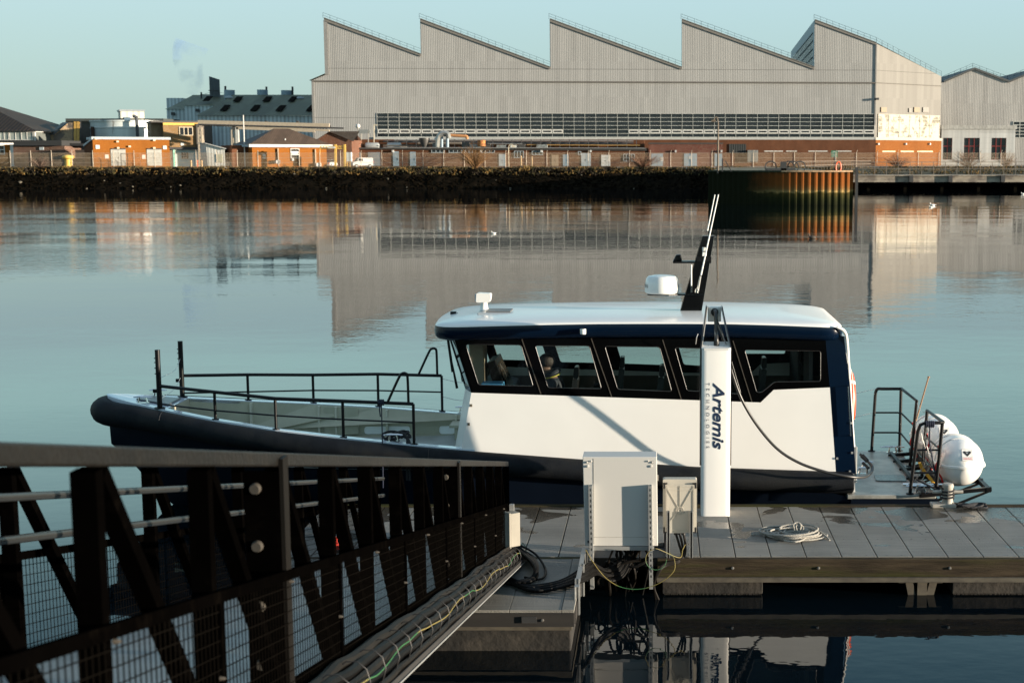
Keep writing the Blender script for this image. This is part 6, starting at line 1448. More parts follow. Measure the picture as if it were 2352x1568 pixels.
def pylon():
    wp = mat('pylon_white', (.78, .76, .72), .35, var=.02, vscale=1, coat=.3)
    t = thing('charging_pylon', (.727, 17.9, DZ), 'tall white charging post with dark blue lettering and a swan-necked hose head', 'charging post')
    x0, x1, y0, y1 = .543, .912, 17.80, 18.12; zt = 2.60
    base = [(x0, y1), (x0, y0 + .035), (x0 + .004, y0 + .018), (x0 + .014, y0 + .006), (x0 + .03, y0)] + [(x0 + .03 + (x1 - x0 - .06) * i / 8, y0 - .004 * math.sin(math.pi * i / 8)) for i in range(1, 8)] + [(x1 - .03, y0), (x1 - .014, y0 + .006), (x1 - .004, y0 + .018), (x1, y0 + .035), (x1, y1)]
    b = MB(); k = 1.0
    b.loft([[V(x, y, z + (.045 if (z > 1 and y > 18) else 0)) for x, y in base] for z in (DZ, zt)], smooth=True); b.build('body', wp, t)
    b = MB(); b.loft([[V(x, y, z + (.045 if y > 18 else 0)) for x, y in base] for z in (zt + .001, zt + .03)], smooth=False); b.build('cap', mat('pylon_cap', (.62, .61, .58), .5), t)
    for x in (.63, .83): MB().lathe((x, 17.93, zt + .046), [(.006, 0), (.006, .004)], 8).build('screw', darkm, t)
    sp_ = mat('pylon_black', (.012, .012, .014), .3)
    top_l, top_r = at(1624, 704, 18.25), at(1658, 704, 18.25)
    for s_, xb, tp in ((-1, x0, top_l), (1, x1, top_r)):
        b = MB(); xo = xb + s_ * .004; xi = xb + s_ * .014
        # slim black side plate: straight beside the body, then leaning in and back to the head
        A = lambda x: [V(x, y0 + .03, 1.12), V(x, y1 + .02, 1.05), V(x, y1 + .02, zt + .0), V(x, y0 + .03, zt + .0)]
        b.loft([A(xo), A(xi)], smooth=False)
        T = lambda dx: [V(xb + s_ * .004 + dx, y0 + .03, zt), V(xb + s_ * .004 + dx, y1 + .02, zt), V(tp.x + dx, 18.42, tp.z), V(tp.x + dx, 18.22, tp.z)]
        b.loft([T(0), T(s_ * .010)], smooth=False); b.build('side_plate', sp_, t)
        b = MB(); T2 = lambda dx: [V(xb + dx, y0 + .10, zt + .03), V(xb + dx, y1 + .0, zt + .03), V(tp.x + dx, 18.40, tp.z - .01), V(tp.x + dx, 18.25, tp.z - .01)]
        b.loft([T2(-s_ * .002), T2(-s_ * .012)], smooth=False); b.build('inner_plate', mat('pylon_inner', (.42, .41, .38), .5), t)
    hb = mat('head_white', (.58, .57, .53), .45)
    c = at(1641, 722, 18.35); b = MB(); b.box(c - V(.085, .04, .09), c + V(.085, .05, .10)); b.build('head', hb, t, bevel=.01)
    b = MB(); b.box(c - V(.06, .05, .02), c + V(.06, -.04, .08)); b.build('head_recess', mat('recess', (.45, .45, .42)), t, bevel=.01)
    b = MB(); b.lathe(c + V(-.0, -.06, .035), [(.05, 0), (.05, .03), (.03, .04)], 16, 'Y'); b.build('hose_gland', blk, t)
    hs = mat('hose_black', (.02, .019, .018), .4, coat=.2)
    cable('hose', [c + V(0, -.03, .04), c + V(.005, -.10, .05), c + V(.012, -.15, -.01), c + V(.016, -.2, -.2), V(.735, 17.95, zt + .14), V(.735, 17.95, zt + .02)], .025, hs, None, t, n=12)
    b = MB(); b.lathe((.735, 17.95, zt + .03), [(.032, 0), (.036, .02), (.036, .07), (.028, .09)], 12); b.build('plug', blk, t)
    b = MB(); b.bar(c + V(.03, -.06, -.1), V(.86, 17.95, zt + .06), .012); b.build('stay', bolt, t)
    navy = mat('lettering_navy', (.006, .018, .05), .5)
    p0 = at(1637.5, 878.5, y0 - .004); p1 = at(1662.6, 1031.7, y0 - .004)
    L_ = p0.z - p1.z; H_ = p1.x - p0.x + .006
    text_on('Artemis', V(p0.x, y0 - .0045, p0.z), (0, 0, -1), (1, 0, 0), L_, H_, navy, 'lettering', t, shear=.28, spacing=1.0, off=.024)
    q0 = at(1622, 878.5, y0 - .004); q1 = at(1629.5, 1028.6, y0 - .004)
    text_on('TECHNOLOGIES', V(q0.x, y0 - .0035, q0.z), (0, 0, -1), (1, 0, 0), q0.z - q1.z, q1.x - q0.x, navy, 'lettering', t, spacing=2.0, off=-.002)
    # charging hose from the head to the boat's stern
    pts = [c + V(.02, -.03, -.06), at(1655, 760, 18.25), at(1668, 805, 18.36), at(1683, 862, 18.46), at(1705, 920, 18.52), at(1740, 978, 18.55), at(1785, 1030, 18.56), at(1835, 1062, 18.57), at(1895, 1083, 18.58), at(1950, 1094, 18.6), at(1985, 1095, 18.8), at(2001, 1084, 19.1), at(2003, 1070, 19.3), at(1990, 1056, 19.4), at(1975, 1042, 19.45)]
    cable('charging_hose', pts, .019, hs, 'long black charging hose drooping from the white post to the boat stern', cat='hose', n=12, seg=10)
    b = MB(); b.tube([at(1992, 1058, 19.38), at(1980, 1046, 19.44)], [.03, .034], 10); b.tube([at(1995, 1075, 19.3), at(1982, 1062, 19.4)], .02, 8); b.build('charging_plug', blk, label='black charging plug pushed into the aft end of the boat cabin', cat='plug')
pylon()

def rope_coil():
    rm = mat('grey_rope', (.30, .285, .25), .85, var=.25, vscale=60, bump=1.0, bscale=90)
    c = onz(1822, 1232, DZ); rnd = random.Random(2); b = MB(); pts = []
    for i in range(170):
        a = i * 2 * math.pi / 17; turn = i / 17
        rx = .26 + .11 * math.sin(turn * 1.7) + rnd.uniform(-.006, .006); ry = .24 + .07 * math.sin(turn * 2.3 + 1)
        pts.append(c + V(rx * math.cos(a) + .05 * math.sin(turn * 2.1), ry * math.sin(a) + .05 * math.cos(turn * 1.3), .014 + .007 * turn * (1 + .3 * math.sin(a * .7))))
    for i in range(9): a = i * .5; pts.append(c + V(-.42 - .09 * math.cos(a), .03 + .10 * math.sin(a), .02))
    b.tube(pts, .0115, 6)
    b.tube(spline([c + V(.02, -.02, .06), c + V(.0, .0, .15), c + V(.05, .02, .17), c + V(.09, .0, .14), c + V(.07, -.02, .05)], 6), .0115, 6)
    b.tube(spline([c + V(.05, -.03, .06), c + V(.03, .0, .13), c + V(.08, .02, .15), c + V(.12, .0, .11), c + V(.10, -.02, .05)], 6), .0115, 6)
    b.tube(spline([c + V(.33, .05, .05), c + V(.38, -.05, .03), c + V(.42, -.2, .012)], 6), .0115, 6)
    b.build('rope_coil', rm, label='coiled grey mooring rope lying on the pontoon slabs', cat='rope')
rope_coil()
def mooring():
    p = onz(2176, 1163, DZ); t = thing('mooring_cleat', p, 'weathered grey cross-bar mooring post at the pontoon edge by the boat stern', 'mooring post')
    cm = mat('cleat_grey', (.30, .28, .24), .6, var=.3, vscale=12)
    b = MB(); b.box(p + V(-.22, -.09, 0), p + V(.10, .09, .05)); b.build('base_plate', cm, t, bevel=.01)
    b = MB(); b.lathe(p + V(0, 0, .05), [(.075, 0), (.07, .04), (.068, .20), (.075, .22), (.075, .25), (.06, .265)], 20); b.build('post', cm, t)
    b = MB(); b.cyl(p + V(-.2, 0, .2), p + V(.2, 0, .2), .022, 10); b.build('cross_bar', cm, t)
    rb = mat('rope_black', (.012, .012, .014), .8, bump=.8, bscale=90)
    b = MB(); pts = [p + V(-.32, .5, .25), p + V(-.12, .1, .2)]
    for i in range(26): a = i * .9; pts.append(p + V(.085 * math.cos(a), .085 * math.sin(a), .1 + .006 * i))
    b.tube(pts, .013, 6)
    rnd = random.Random(4); pts = [p + V(.08, -.05, .06)]
    for i in range(40): a = i * .8; pts.append(p + V(.22 + .12 * math.cos(a) + .004 * i, -.08 + .07 * math.sin(a * 1.1), .02 + .03 * abs(math.sin(i * .37))))
    pts += [p + V(.46, -.06, .03), p + V(.5, -.1, .02), p + V(.46, -.15, .02), p + V(.3, -.13, .03)]
    b.tube(spline(pts, 3), .013, 6); b.build('mooring_rope', rb, label='black mooring rope wound on the post and heaped beside it', cat='rope')
    # red and white cone behind the gangway
    c = onz(772, 1262, DZ); t = thing('traffic_cone', c, 'red traffic cone standing on the pontoon behind the gangway', 'traffic cone')
    b = MB(); b.box(c - V(.15, .15, 0), c + V(.15, .15, .03)); b.build('base', blk, t); b = MB(); b.lathe(c + V(0, 0, .03), [(.11, 0), (.03, .48), (.026, .49)], 20); b.build('cone', mat('cone_red', (.55, .03, .015), .5), t)
    b = MB(); b.lathe(c + V(0, 0, .03), [(.088, .15), (.072, .25)], 20); b.build('band', mat('band_white', (.6, .6, .58)), t)
mooring()
# ------------------------------------------------------------------ the boat
YC = 20.3
GT = [(2.62, .785, 1.33), (.57, .857, 1.34), (-1.0, .96, 1.34), (-2.69, 1.087, 1.33), (-3.33, 1.14, 1.319), (-4.30, 1.227, 1.27), (-5.257, 1.308, 1.12), (-6.17, 1.396, .85), (-7.05, 1.497, .53), (-7.45, 1.545, .37), (-7.75, 1.585, .22), (-7.93, 1.61, .10), (-7.98, 1.62, 0.0)]
def gun(X):
    """height and half beam of the boat's edge at X"""
    if X >= GT[0][0]: return GT[0][1], GT[0][2]
    for (xa, za, ha), (xb, zb, hb) in zip(GT, GT[1:]):
        if X >= xb: t = (X - xa) / (xb - xa); return za + (zb - za) * t, ha + (hb - ha) * t
    return GT[-1][1], 0
def wallY(z): return YC - (1.33 - .08 * (z - .9))
def atw(x, y):
    Yq = 19.0
    for _ in range(6): p = at(x, y, Yq); Yq = wallY(p.z)
    return (p.x, p.z)
hullm = mat('hull_navy', (.003, .0055, .011), .3, var=.1, spec=.2)
fendm = mat('fender_rubber', (.007, .0085, .011), .6, var=.25, vscale=7, bump=.35, bscale=70, col2=(.012, .013, .014), c2scale=2.5, spec=.1)
bwhite = mat('boat_white', (.70, .685, .65), .3, var=.025, vscale=1.5, coat=.25)
bnavy = mat('boat_navy', (.0013, .006, .017), .2, var=.05, spec=.2)
bblack = mat('glazing_black', (.0015, .0015, .0017), .1, var=.05, spec=.10)
railm = mat('rail_black', (.004, .004, .0045), .4, var=.1, spec=.25)
inner = mat('bulwark_grey', (.40, .385, .285), .6, var=.08, vscale=4)
decky = mat('wet_deck', (.30, .325, .305), .35, var=.2, vscale=3, bump=.2, bscale=60)
chrome = mat('chrome', (.75, .74, .72), .15, metal=1.0, var=.02)
steel = mat('dull_steel', (.5, .5, .48), .4, metal=.7)
def boat():
    root = thing('workboat', (-2.2, YC, 0), 'white and navy cabin workboat with black foam fender moored along the pontoon', 'boat')
    # hull shell
    b = MB(); rings = []
    xs = [3.75, 2.62, 1.5, .57, -1, -2.69, -4.3, -5.257, -6.17, -6.7, -7.05, -7.3, -7.5, -7.7, -7.85, -7.95]
    KZ = [(9, -.35), (-4.3, -.35), (-6.3, -.25), (-7.17, .0), (-7.49, .42), (-7.75, .74), (-7.95, .90), (-9, 1.0)]
    def keel(X):
        for (xa, za), (xb, zb) in zip(KZ, KZ[1:]):
            if X >= xb: return za + (zb - za) * (X - xa) / (xb - xa)
    for X in xs:
        z, h = gun(X)
        if X > 2.6: z, h = (.50, 1.5) if X > 3 else (.50, 1.5)
        f = max(0, (-X - 4.0) / 3.95); zb = keel(X)
        top = z - .10 if X <= 2.6 else .455
        ch = zb + (top - zb) * (.35 if f == 0 else .45); hc = h * (.92 - .42 * min(1, f))
        k = .0
        pts = []
        for s_ in (-1, 1): pass
        pr = [(h, top), (h * .985, top - .25 * (top - ch)), (hc, ch), (hc * .55, zb + (ch - zb) * .45), (0.0, zb)]
        ring = [V(X - (.0), YC - a, c) for a, c in pr] + [V(X, YC + a, c) for a, c in reversed(pr[:-1])]
        rings.append(ring)
    b.loft(rings, closed=False); b.build('hull', hullm, root)
    MB().add([*rings[0]], [tuple(range(len(rings[0])))]).build('transom', hullm, root)
    # stern platform
    b = MB(); b.box((2.55, YC - 1.5, .44), (3.75, YC + 1.42, .50)); b.build('stern_platform', mat('platform_metal', (.34, .335, .30), .38, metal=.35, var=.15, vscale=5, bump=.15, bscale=50, col2=(.22, .22, .2), c2scale=3), root, bevel=.01)
    b = MB(); b.box((2.6, YC - 1.505, .30), (3.78, YC - 1.49, .437)); b.box((3.751, YC - 1.49, .30), (3.78, YC + 1.4, .437)); b.build('platform_edge', hullm, root)
    # fender all round
    path = []; rad = []
    side = [X for X in [2.45 - .33 * i for i in range(31)] if X > -7.5]
    for X in side: z, h = gun(X); r_ = .148 + .004 * max(0, min(1, (2 - X) / 9)) + .018 * smooth((-X - 6.6) / 1.0); path.append(V(X, YC - h - .07 - .03 * smooth((-X - 5) / 1.5), z - r_ + .005)); rad.append(r_)
    nose = []
    for i in range(1, 12):
        a = math.pi * i / 12; z = 1.56 + .04 * math.sin(a); nose.append(V(-7.56 - .45 * math.sin(a), YC - .38 * math.cos(a), z - .185)); 
    full = path + nose + [V(p.x, 2 * YC - p.y, p.z) for p in reversed(path)]
    rf = rad + [.170 + .016 * math.sin(math.pi * (i + 1) / 12) for i in range(len(nose))] + rad[::-1]
    b = MB(); st = [V(2.60, full[0].y, full[0].z)]; b.tube([V(2.64, full[0].y, full[0].z), V(2.62, full[0].y, full[0].z)] + full + [V(2.62, full[-1].y, full[-1].z), V(2.64, full[-1].y, full[-1].z)], [rf[0] * .8, rf[0] * .97] + rf + [rf[-1] * .97, rf[-1] * .8], 20); b.build('fender', fendm, root)
    b = MB()
    for X in (-6.95, -3.1, .9):
        z, h = gun(X); r_ = .148 + .004 * max(0, min(1, (2 - X) / 9)) + .018 * smooth((-X - 6.6) / 1.0) + .003
        dz = [math.cos(a * math.pi / 12) * r_ for a in range(24)]; dy = [math.sin(a * math.pi / 12) * r_ for a in range(24)]
        b.tube([V(X, YC - h - .07 - .03 * smooth((-X - 5) / 1.5) + dy[a], z - r_ + .005 + dz[a]) for a in range(24)], .004, 4, closed=True)
    b.build('fender_seam', blk, root)
    # side deck cap (white-blue strip) and fore deck
    capm = mat('cap_paint', (.55, .60, .66), .2, coat=.6, var=.04)
    b = MB(); ins = .13
    X = -2.72; L = []
    xs2 = [-2.5, -2.69, -3.33, -3.8, -4.3, -4.8, -5.257, -5.7, -6.17, -6.6, -6.95]
    for s_ in (-1, 1):
        o = [V(x, YC + s_ * gun(x)[1], gun(x)[0] + .012) for x in xs2]; i_ = [V(x, YC + s_ * (gun(x)[1] - ins), gun(x)[0] + .012) for x in xs2]
        b.loft([[q + V(0, 0, -.03) for q in o], o, i_, [q + V(0, 0, -.05) for q in i_]], closed=False, smooth=False)
    b.build('gunwale', capm, root)
    b = MB(); fd = [(-6.95, gun(-6.95)[1])] + [(x, gun(x)[1]) for x in (-7.05, -7.25, -7.45, -7.6, -7.75, -7.86, -7.93)]
    pts = [V(x, YC - h, gun(x)[0] + .014) for x, h in fd] + [V(-7.98, YC, 1.636)] + [V(x, YC + h, gun(x)[0] + .014) for x, h in reversed(fd)]
    b.add(pts, [tuple(range(len(pts)))]); b.add([p - V(0, 0, .1) for p in pts] + pts, [(i, (i + 1) % len(pts), len(pts) + (i + 1) % len(pts), len(pts) + i) for i in range(len(pts))]); b.build('foredeck', capm, root, recalc=True)
    b = MB(); hz = gun(-7.2)[0] + .03
    b.hexa([V(-7.0, YC - .27, gun(-7.0)[0] + .018), V(-7.0, YC + .27, gun(-7.0)[0] + .018), V(-7.5, YC + .16, gun(-7.5)[0] + .018), V(-7.5, YC - .16, gun(-7.5)[0] + .018)] + [V(-7.0, YC - .27, gun(-7.0)[0] + .04), V(-7.0, YC + .27, gun(-7.0)[0] + .04), V(-7.5, YC + .16, gun(-7.5)[0] + .04), V(-7.5, YC - .16, gun(-7.5)[0] + .04)]); b.build('bow_hatch', mat('hatch_dark', (.05, .06, .07), .3), root, bevel=.008)
    # bulwark insides (far one has freeing slots) and well deck
    fz = .80
    def holes_px(r, Y): p, q = at(r[0], r[3], Y), at(r[2], r[1], Y); return rpoly([(p.x, p.z), (q.x, p.z), (q.x, q.z), (p.x, q.z)], .05)
    # far bulwark built in strips so that it follows the beam
    def side_panel(s_, slots, nm):
        b = MB(); xs3 = [-2.45 - .1 * i for i in range(46)]
        outl = [(x, fz - .05) for x in xs3] + [(x, gun(x)[0]) for x in reversed(xs3)]
        f = lambda d: (lambda x, z: V(x, YC + s_ * (gun(x)[1] - ins - d), z))
        b.prism(outl, f(0), f(-.02), slots)
        return b.build(nm, inner, root)
    slots = []
    for (x0, y0, x1, y1) in ((626, 984, 676, 993), (770, 973, 807, 996), (838, 978, 941, 996), (1008, 990, 1044, 1001)):
        Yb = YC + 1.15 - (.25 if x0 < 700 else 0); p, q = at(x0, y1, Yb), at(x1, y0, Yb); slots.append(rpoly([(p.x, max(p.z, fz + .01)), (q.x, max(p.z, fz + .01)), (q.x, max(q.z, fz + .14)), (p.x, max(q.z, fz + .14))], .05))
    side_panel(1, slots, 'bulwark'); side_panel(-1, [], 'bulwark')
    for s_ in slots:
        b = MB(); b.add([V(x, YC + gun(x)[1] - ins + .015, z) for x, z in s_], [tuple(range(len(s_)))]); b.build('slot_backing', mat('slot_bright_water', (.92, .94, .93), .3), root, recalc=False)  # bright water beyond the slots, painted as white backing plates
    b = MB(); xw = -6.95; h = gun(xw)[1] - ins; xw = -6.935; b.quad(V(xw, YC - h, fz - .05), V(xw, YC + h, fz - .05), V(xw, YC + h, gun(xw)[0] + .01), V(xw, YC - h, gun(xw)[0] + .01)); b.build('collision_bulkhead', mat('bulkhead_cream', (.40, .36, .27), .6), root, recalc=False)
    b = MB(); xs3 = [-2.4 - .35 * i for i in range(14)]; pts = [V(x, YC - gun(x)[1] + .02, fz) for x in xs3] + [V(x, YC + gun(x)[1] - .02, fz) for x in reversed(xs3)]; b.add(pts, [tuple(range(len(pts)))]); b.build('well_deck', decky, root, recalc=False)
    b = MB()
    for px_ in (728, 1062 / 1.2925 * 0 + 728 + 0,): pass
    for x in (-6.1, -5.15, -4.9, -4.15, -3.1):
        b = MB(); b.box((x - .018, YC + gun(x)[1] - ins - .075, fz), (x + .012, YC + gun(x)[1] - ins, gun(x)[0] - .01)); b.build('stiffener', mat('stiffener_grey', (.55, .53, .42), .5), root)
    X0 = -5.08; b = MB(); b.prism(rpoly([(X0, fz + .04), (X0 + .5, fz + .04), (X0 + .5, gun(X0)[0] - .04), (X0, gun(X0)[0] - .02)], .03), lambda x, z: V(x, YC + gun(x)[1] - ins - .02, z), lambda x, z: V(x, YC + gun(x)[1] - ins - .05, z)); b.build('bulwark_door', inner, root)
    b = MB(); b.box((-3.15, YC + .75, fz + .19), (-2.5, YC + 1.16, fz + .23)); b.box((-3.08, YC + .8, fz), (-3.03, YC + 1.1, fz + .19)); b.build('step_seat', inner, root)
    # ---- cabin shell
    WF = lambda s_: (lambda x, z: V(x, YC + s_ * (YC - wallY(z)), z)); 
    WFi = lambda s_, d: (lambda x, z: V(x, YC + s_ * (YC - wallY(z) - d), z))
    lowpx = [(1059, 1034)]; A = atw(1082.6, 901.5); Bc = atw(1608, 919); Cc = atw(1747, 924); Dc = atw(1777, 895); Ec = atw(1906, 889.5); E2 = atw(1920, 1083); F1 = atw(1897, 789)
    G0 = atw(1059, 1033); 
    bot = [(x, gun(x)[0] - .02) for x in (2.40, 1.5, .57, -.2, -1, -1.8, -2.3)]
    low = [(G0[0], gun(G0[0])[0] - .02), A, Bc, Cc, Dc, Ec, (E2[0], gun(2.4)[0] - .02)] + bot
    top0 = atw(1041, 772)
    blackp = [A, top0, (F1[0], 2.62), F1, Ec, Dc, Cc, Bc]
    blackp[1] = (top0[0], 2.62)
    W = [[(1069.3, 790.5), (1196.6, 792), (1224.7, 886.8), (1098.9, 883.8)], [(1229, 793.5), (1353.5, 794), (1381.6, 892.7), (1258.7, 890.3)], [(1389, 795), (1514.8, 796.5), (1543, 898.6), (1418.6, 894)], [(1549.8, 798), (1672, 801), (1702, 905), (1578, 897)], [(1710, 803), (1884.8, 806), (1884.5, 875.5), (1779, 877), (1749, 901), (1738, 901)]]
    holes = [rpoly([atw(*p) for p in w_], .035) for w_ in W]
    far_holes = holes[:4] + [rpoly([atw(1700, 803), atw(1840, 805), atw(1840, 868), atw(1716, 868)], .03)]
    navyp = [F1, (F1[0], 2.62), atw(1940, 775), atw(1952, 880), atw(1966, 1088), (E2[0], gun(2.4)[0] - .02), Ec]
    navyp[2] = (navyp[2][0] - .01, 2.62)
    for s_ in (-1, 1):
        b = MB(); b.prism(low, WF(s_), WFi(s_, .03)); b.build('side_panel', bwhite, root)
        b = MB(); b.prism(blackp, WF(s_), WFi(s_, .035), holes if s_ < 0 else far_holes); b.build('glazing_band', bblack, root)
        b = MB(); b.prism(navyp, WF(s_), WFi(s_, .03)); b.build('corner_pillar', bnavy, root)
        for h_ in (holes if s_ < 0 else far_holes):
            b = MB(); b.add([WFi(s_, .012)(*p) for p in h_], [tuple(range(len(h_)))]); b.build('window', glassy('tinted_glass', (.80, .83, .80)), root, recalc=False)
            if s_ < 0:
                b = MB(); c2 = [WFi(s_, -.001)(*p) for p in h_]; b.tube(c2, .005, 4, closed=True); b.build('window_seal', mat('seal', (.02, .02, .02), .4), root)
        if s_ < 0:
            for (xa, ya, xb, yb) in ((1198, 777, 1242.6, 905), (1358, 777, 1405, 911), (1522, 780, 1565, 917), (1683.5, 782, 1727, 922)):
                p, q = atw(xa, ya), atw(xb, yb); b = MB(); P_ = WFi(s_, -.004)(*p); Q_ = WFi(s_, -.004)(*q); b.bar(P_, Q_, .012, .006, up=(0, 1, 0)); b.build('mullion_joint', mat('joint_brown', (.05, .04, .03), .5), root)
    # front of the cabin: five-sided nose; lower part white, upper dark glass
    zt_, zm, zb_ = 2.62, A[1], gun(-2.69)[0] - .05
    def fr(z):
        t = (z - zm) / (zt_ - zm) if z > zm else (z - zm) / (zb_ - zm)
        return A[0] + (top0[0] - A[0]) * t if z > zm else A[0] + (G0[0] - A[0]) * t
    hz_ = lambda z: YC - wallY(z)
    def fring(z): x = fr(z); h = hz_(z); return [V(x, YC - h, z), V(x - .13, YC - h + .34, z), V(x - .2, YC, z), V(x - .13, YC + h - .34, z), V(x, YC + h, z)]
    b = MB(); b.loft([fring(zb_ - .25), fring(zm)], closed=False, smooth=False); b.build('front_panel', bwhite, root)
    fa, fb = fring(zm), fring(zt_)
    b = MB()
    for i in range(4):
        def uv(u, v, d=0): p = fa[i].lerp(fa[i + 1], u).lerp(fb[i].lerp(fb[i + 1], u), v); return p + V(d, 0, 0)
        e_ = .1; o_ = [(0, 0), (1, 0), (1, 1), (0, 1)]; hh = [(e_, e_), (1 - e_, e_), (1 - e_, 1 - e_), (e_, 1 - e_)]
        b.prism(o_, lambda u, v: uv(u, v), lambda u, v: uv(u, v, .03), [hh])
        MB().add([uv(*p, .012) for p in hh], [(0, 1, 2, 3)]).build('windscreen', MATS['tinted_glass'], root, recalc=False)
    b.build('windscreen_frame', bblack, root)
    for (y_, t0) in ((YC - .95, .5), (YC - .35, .5)):
        zz = zm + .05; x = fr(zz) - .19; b = MB(); b.tube([V(x - .03, y_, zz - .04), V(x - .10, y_ + .03, zz + .32), V(x - .14, y_ + .06, zz + .62)], [.02, .012, .008], 6); b.bar(V(x - .10, y_ + .04, zz + .18), V(x - .17, y_ + .08, zz + .70), .016); b.build('wiper', railm, root)
    # aft wall
    xa = lambda z: 2.66 - (z - .78) / (2.62 - .78) * .13
    b = MB(); b.hexa([V(xa(.5) - .04, YC - 1.32, .5), V(xa(.5), YC - 1.32, .5), V(xa(.5), YC + 1.32, .5), V(xa(.5) - .04, YC + 1.32, .5), V(xa(2.62) - .04, YC - 1.19, 2.62), V(xa(2.62), YC - 1.19, 2.62), V(xa(2.62), YC + 1.19, 2.62), V(xa(2.62) - .04, YC + 1.19, 2.62)]); b.build('aft_wall', bwhite, root)
    b = MB(); b.hexa([V(xa(.55) + .002, YC - .1, .55), V(xa(.55) + .03, YC - .1, .55), V(xa(.55) + .03, YC + .6, .55), V(xa(.55) + .002, YC + .6, .55), V(xa(2.4) + .002, YC - .1, 2.4), V(xa(2.4) + .03, YC - .1, 2.4), V(xa(2.4) + .03, YC + .6, 2.4), V(xa(2.4) + .002, YC + .6, 2.4)]); b.build('aft_door', bblack, root, bevel=.01)
    # steel edge plate and grab rail at the aft corner
    b = MB(); b.box((2.655, YC - 1.3, .62), (2.70, YC - 1.22, 1.12)); b.build('socket_panel', steel, root, bevel=.006)
    b = MB(); P_, Q_ = WFi(-1, -.05)(2.56, 1.95), WFi(-1, -.05)(2.60, 1.28); b.tube([WFi(-1, 0)(2.56, 1.95), P_, Q_, WFi(-1, 0)(2.60, 1.28)], .008, 6); b.build('grab_rail', chrome, root)
    for (x, y) in ((2485 / 1.2925, 1052), (1957, 1039), (1952, 1082), (1955, 971)): 
        p = atw(x, y); q = WFi(-1, -.008)(*p); b = MB(); b.box(q - V(.014, .006, .014), q + V(.014, .006, .014)); b.build('name_plate', steel, root)
    for (x, y) in ((1082, 930.5), (1076.5, 973.5)): p = atw(x, y); q = WFi(-1, -.006)(*p); b = MB(); b.box(q - V(.016, .005, .018), q + V(.016, .005, .018)); o = b.build('power_badge', mat('badge', (.10, .085, .06), .4), root)
    # ---- roof
    def outline(inset, z, extra=0):
        poly = rpoly([(-3.02 + inset, -1.30 + inset), (2.50 - inset, -1.30 + inset), (2.50 - inset, 1.30 - inset), (-3.02 + inset, 1.30 - inset)], [.42, .32, .32, .42], 7)
        def sh(x): return -.055 * max(0, (-x - .5) / 2.5) ** 1.5 - .06 * max(0, (x - .6) / 1.9) ** 1.6
        # refine long edges
        o = []
        for i, p in enumerate(poly):
            q = poly[(i + 1) % len(poly)]; n = 8 if i % 8 == 7 else 1
            for k in range(n): o.append((p[0] + (q[0] - p[0]) * k / n, p[1] + (q[1] - p[1]) * k / n))
        nose = lambda x, y: -.10 * (1 - (y / 1.3) ** 2) if x < -2.3 else 0
        return [V(x + nose(x, y), YC + y, z + sh(x)) for x, y in o]
    b = MB(); b.loft([outline(.10, 2.60), outline(.03, 2.625), outline(0, 2.66), outline(-.012, 2.73), outline(0, 2.80)], caps=(True, False)); b.build('roof_band', bnavy, root)
    b = MB(); b.loft([outline(.002, 2.801), outline(.02, 2.825), outline(.10, 2.845), outline(.28, 2.868), outline(.62, 2.888), outline(.95, 2.90)], caps=(False, True)); b.build('roof', bwhite, root)
    # white rear roll-over of the roof edge
    b = MB(); b.tube(spline([V(2.40, YC - 1.285, 2.76), V(2.50, YC - 1.25, 2.70), V(2.545, YC - 1.20, 2.58), V(2.58, YC - 1.19, 2.2), V(2.62, YC - 1.23, 1.6), V(2.655, YC - 1.28, 1.1)], 4), [.02] * 21, 8); b.build('edge_trim', bwhite, root)
    # roof furniture
    zr = lambda x, y: 2.86
    def dome(px_, py_, Y, m_=steel):
        p = at(px_, py_, Y); b = MB(); b.lathe(V(p.x, Y, p.z - .03), [(.085, 0), (.085, .015), (.06, .035), (.03, .05)], 18); b.build('roof_vent', m_, root)
    dome(1287, 712, 20.9); dome(1268, 738, 19.6, mat('vent_blue', (.2, .32, .5), .2, metal=.6)); dome(1772, 722, 20.6); dome(1698, 716, 20.9); dome(1822, 740, 19.7, MATS['vent_blue'])
    c = at(1143, 723, 20.0); b = MB(); b.box(V(c.x - .26, 19.75, 2.83), V(c.x + .25, 20.25, 2.87)); b.build('roof_hatch', steel, root, bevel=.015); b = MB(); b.box(V(c.x - .14, 19.8, 2.871), V(c.x + .2, 20.2, 2.885)); b.build('hatch_grille', mat('grille', (.12, .12, .12), .5), root)
    c = at(1112, 708, 20.1); t = 162 / 162; b = MB(); b.lathe(V(c.x, 20.1, 2.85), [(.075, 0), (.06, .03), (.045, .12), (.05, .14)], 16); b.build('searchlight_base', bwhite, root)
    b = MB(); b.prism(rpoly([(c.x - .11, 2.985), (c.x + .09, 2.985), (c.x + .11, 3.11), (c.x - .10, 3.12)], .03), lambda x, z: V(x, 20.03, z), lambda x, z: V(x, 20.18, z)); o = b.build('searchlight', bwhite, root, bevel=.01); b = MB(); b.box((c.x - .122, 20.05, 3.0), (c.x - .108, 20.16, 3.10)); b.build('lens', mat('lens', (.3, .36, .4), .1), o)
    for (x, y, Y) in ((1043, 720, 20.2), (1903, 735, 20.0)): c = at(x, y, Y); b = MB(); b.box(c - V(.05, .03, .03), c + V(.03, .03, .03)); b.cyl(c + V(.03, 0, 0), c + V(.06, 0, -.03), .022, 8); b.cyl(c - V(0, 0, .09), c, .015, 6); b.build('camera', railm, root)
    c = at(1339, 761, 18.95); b = MB(); b.lathe(c - V(0, .0, .035), [(.04, 0), (.042, .01), (.042, .06), (.04, .07)], 14); b.build('side_light', mat('lamp_glass', (.7, .7, .66), .1, coat=1), root)
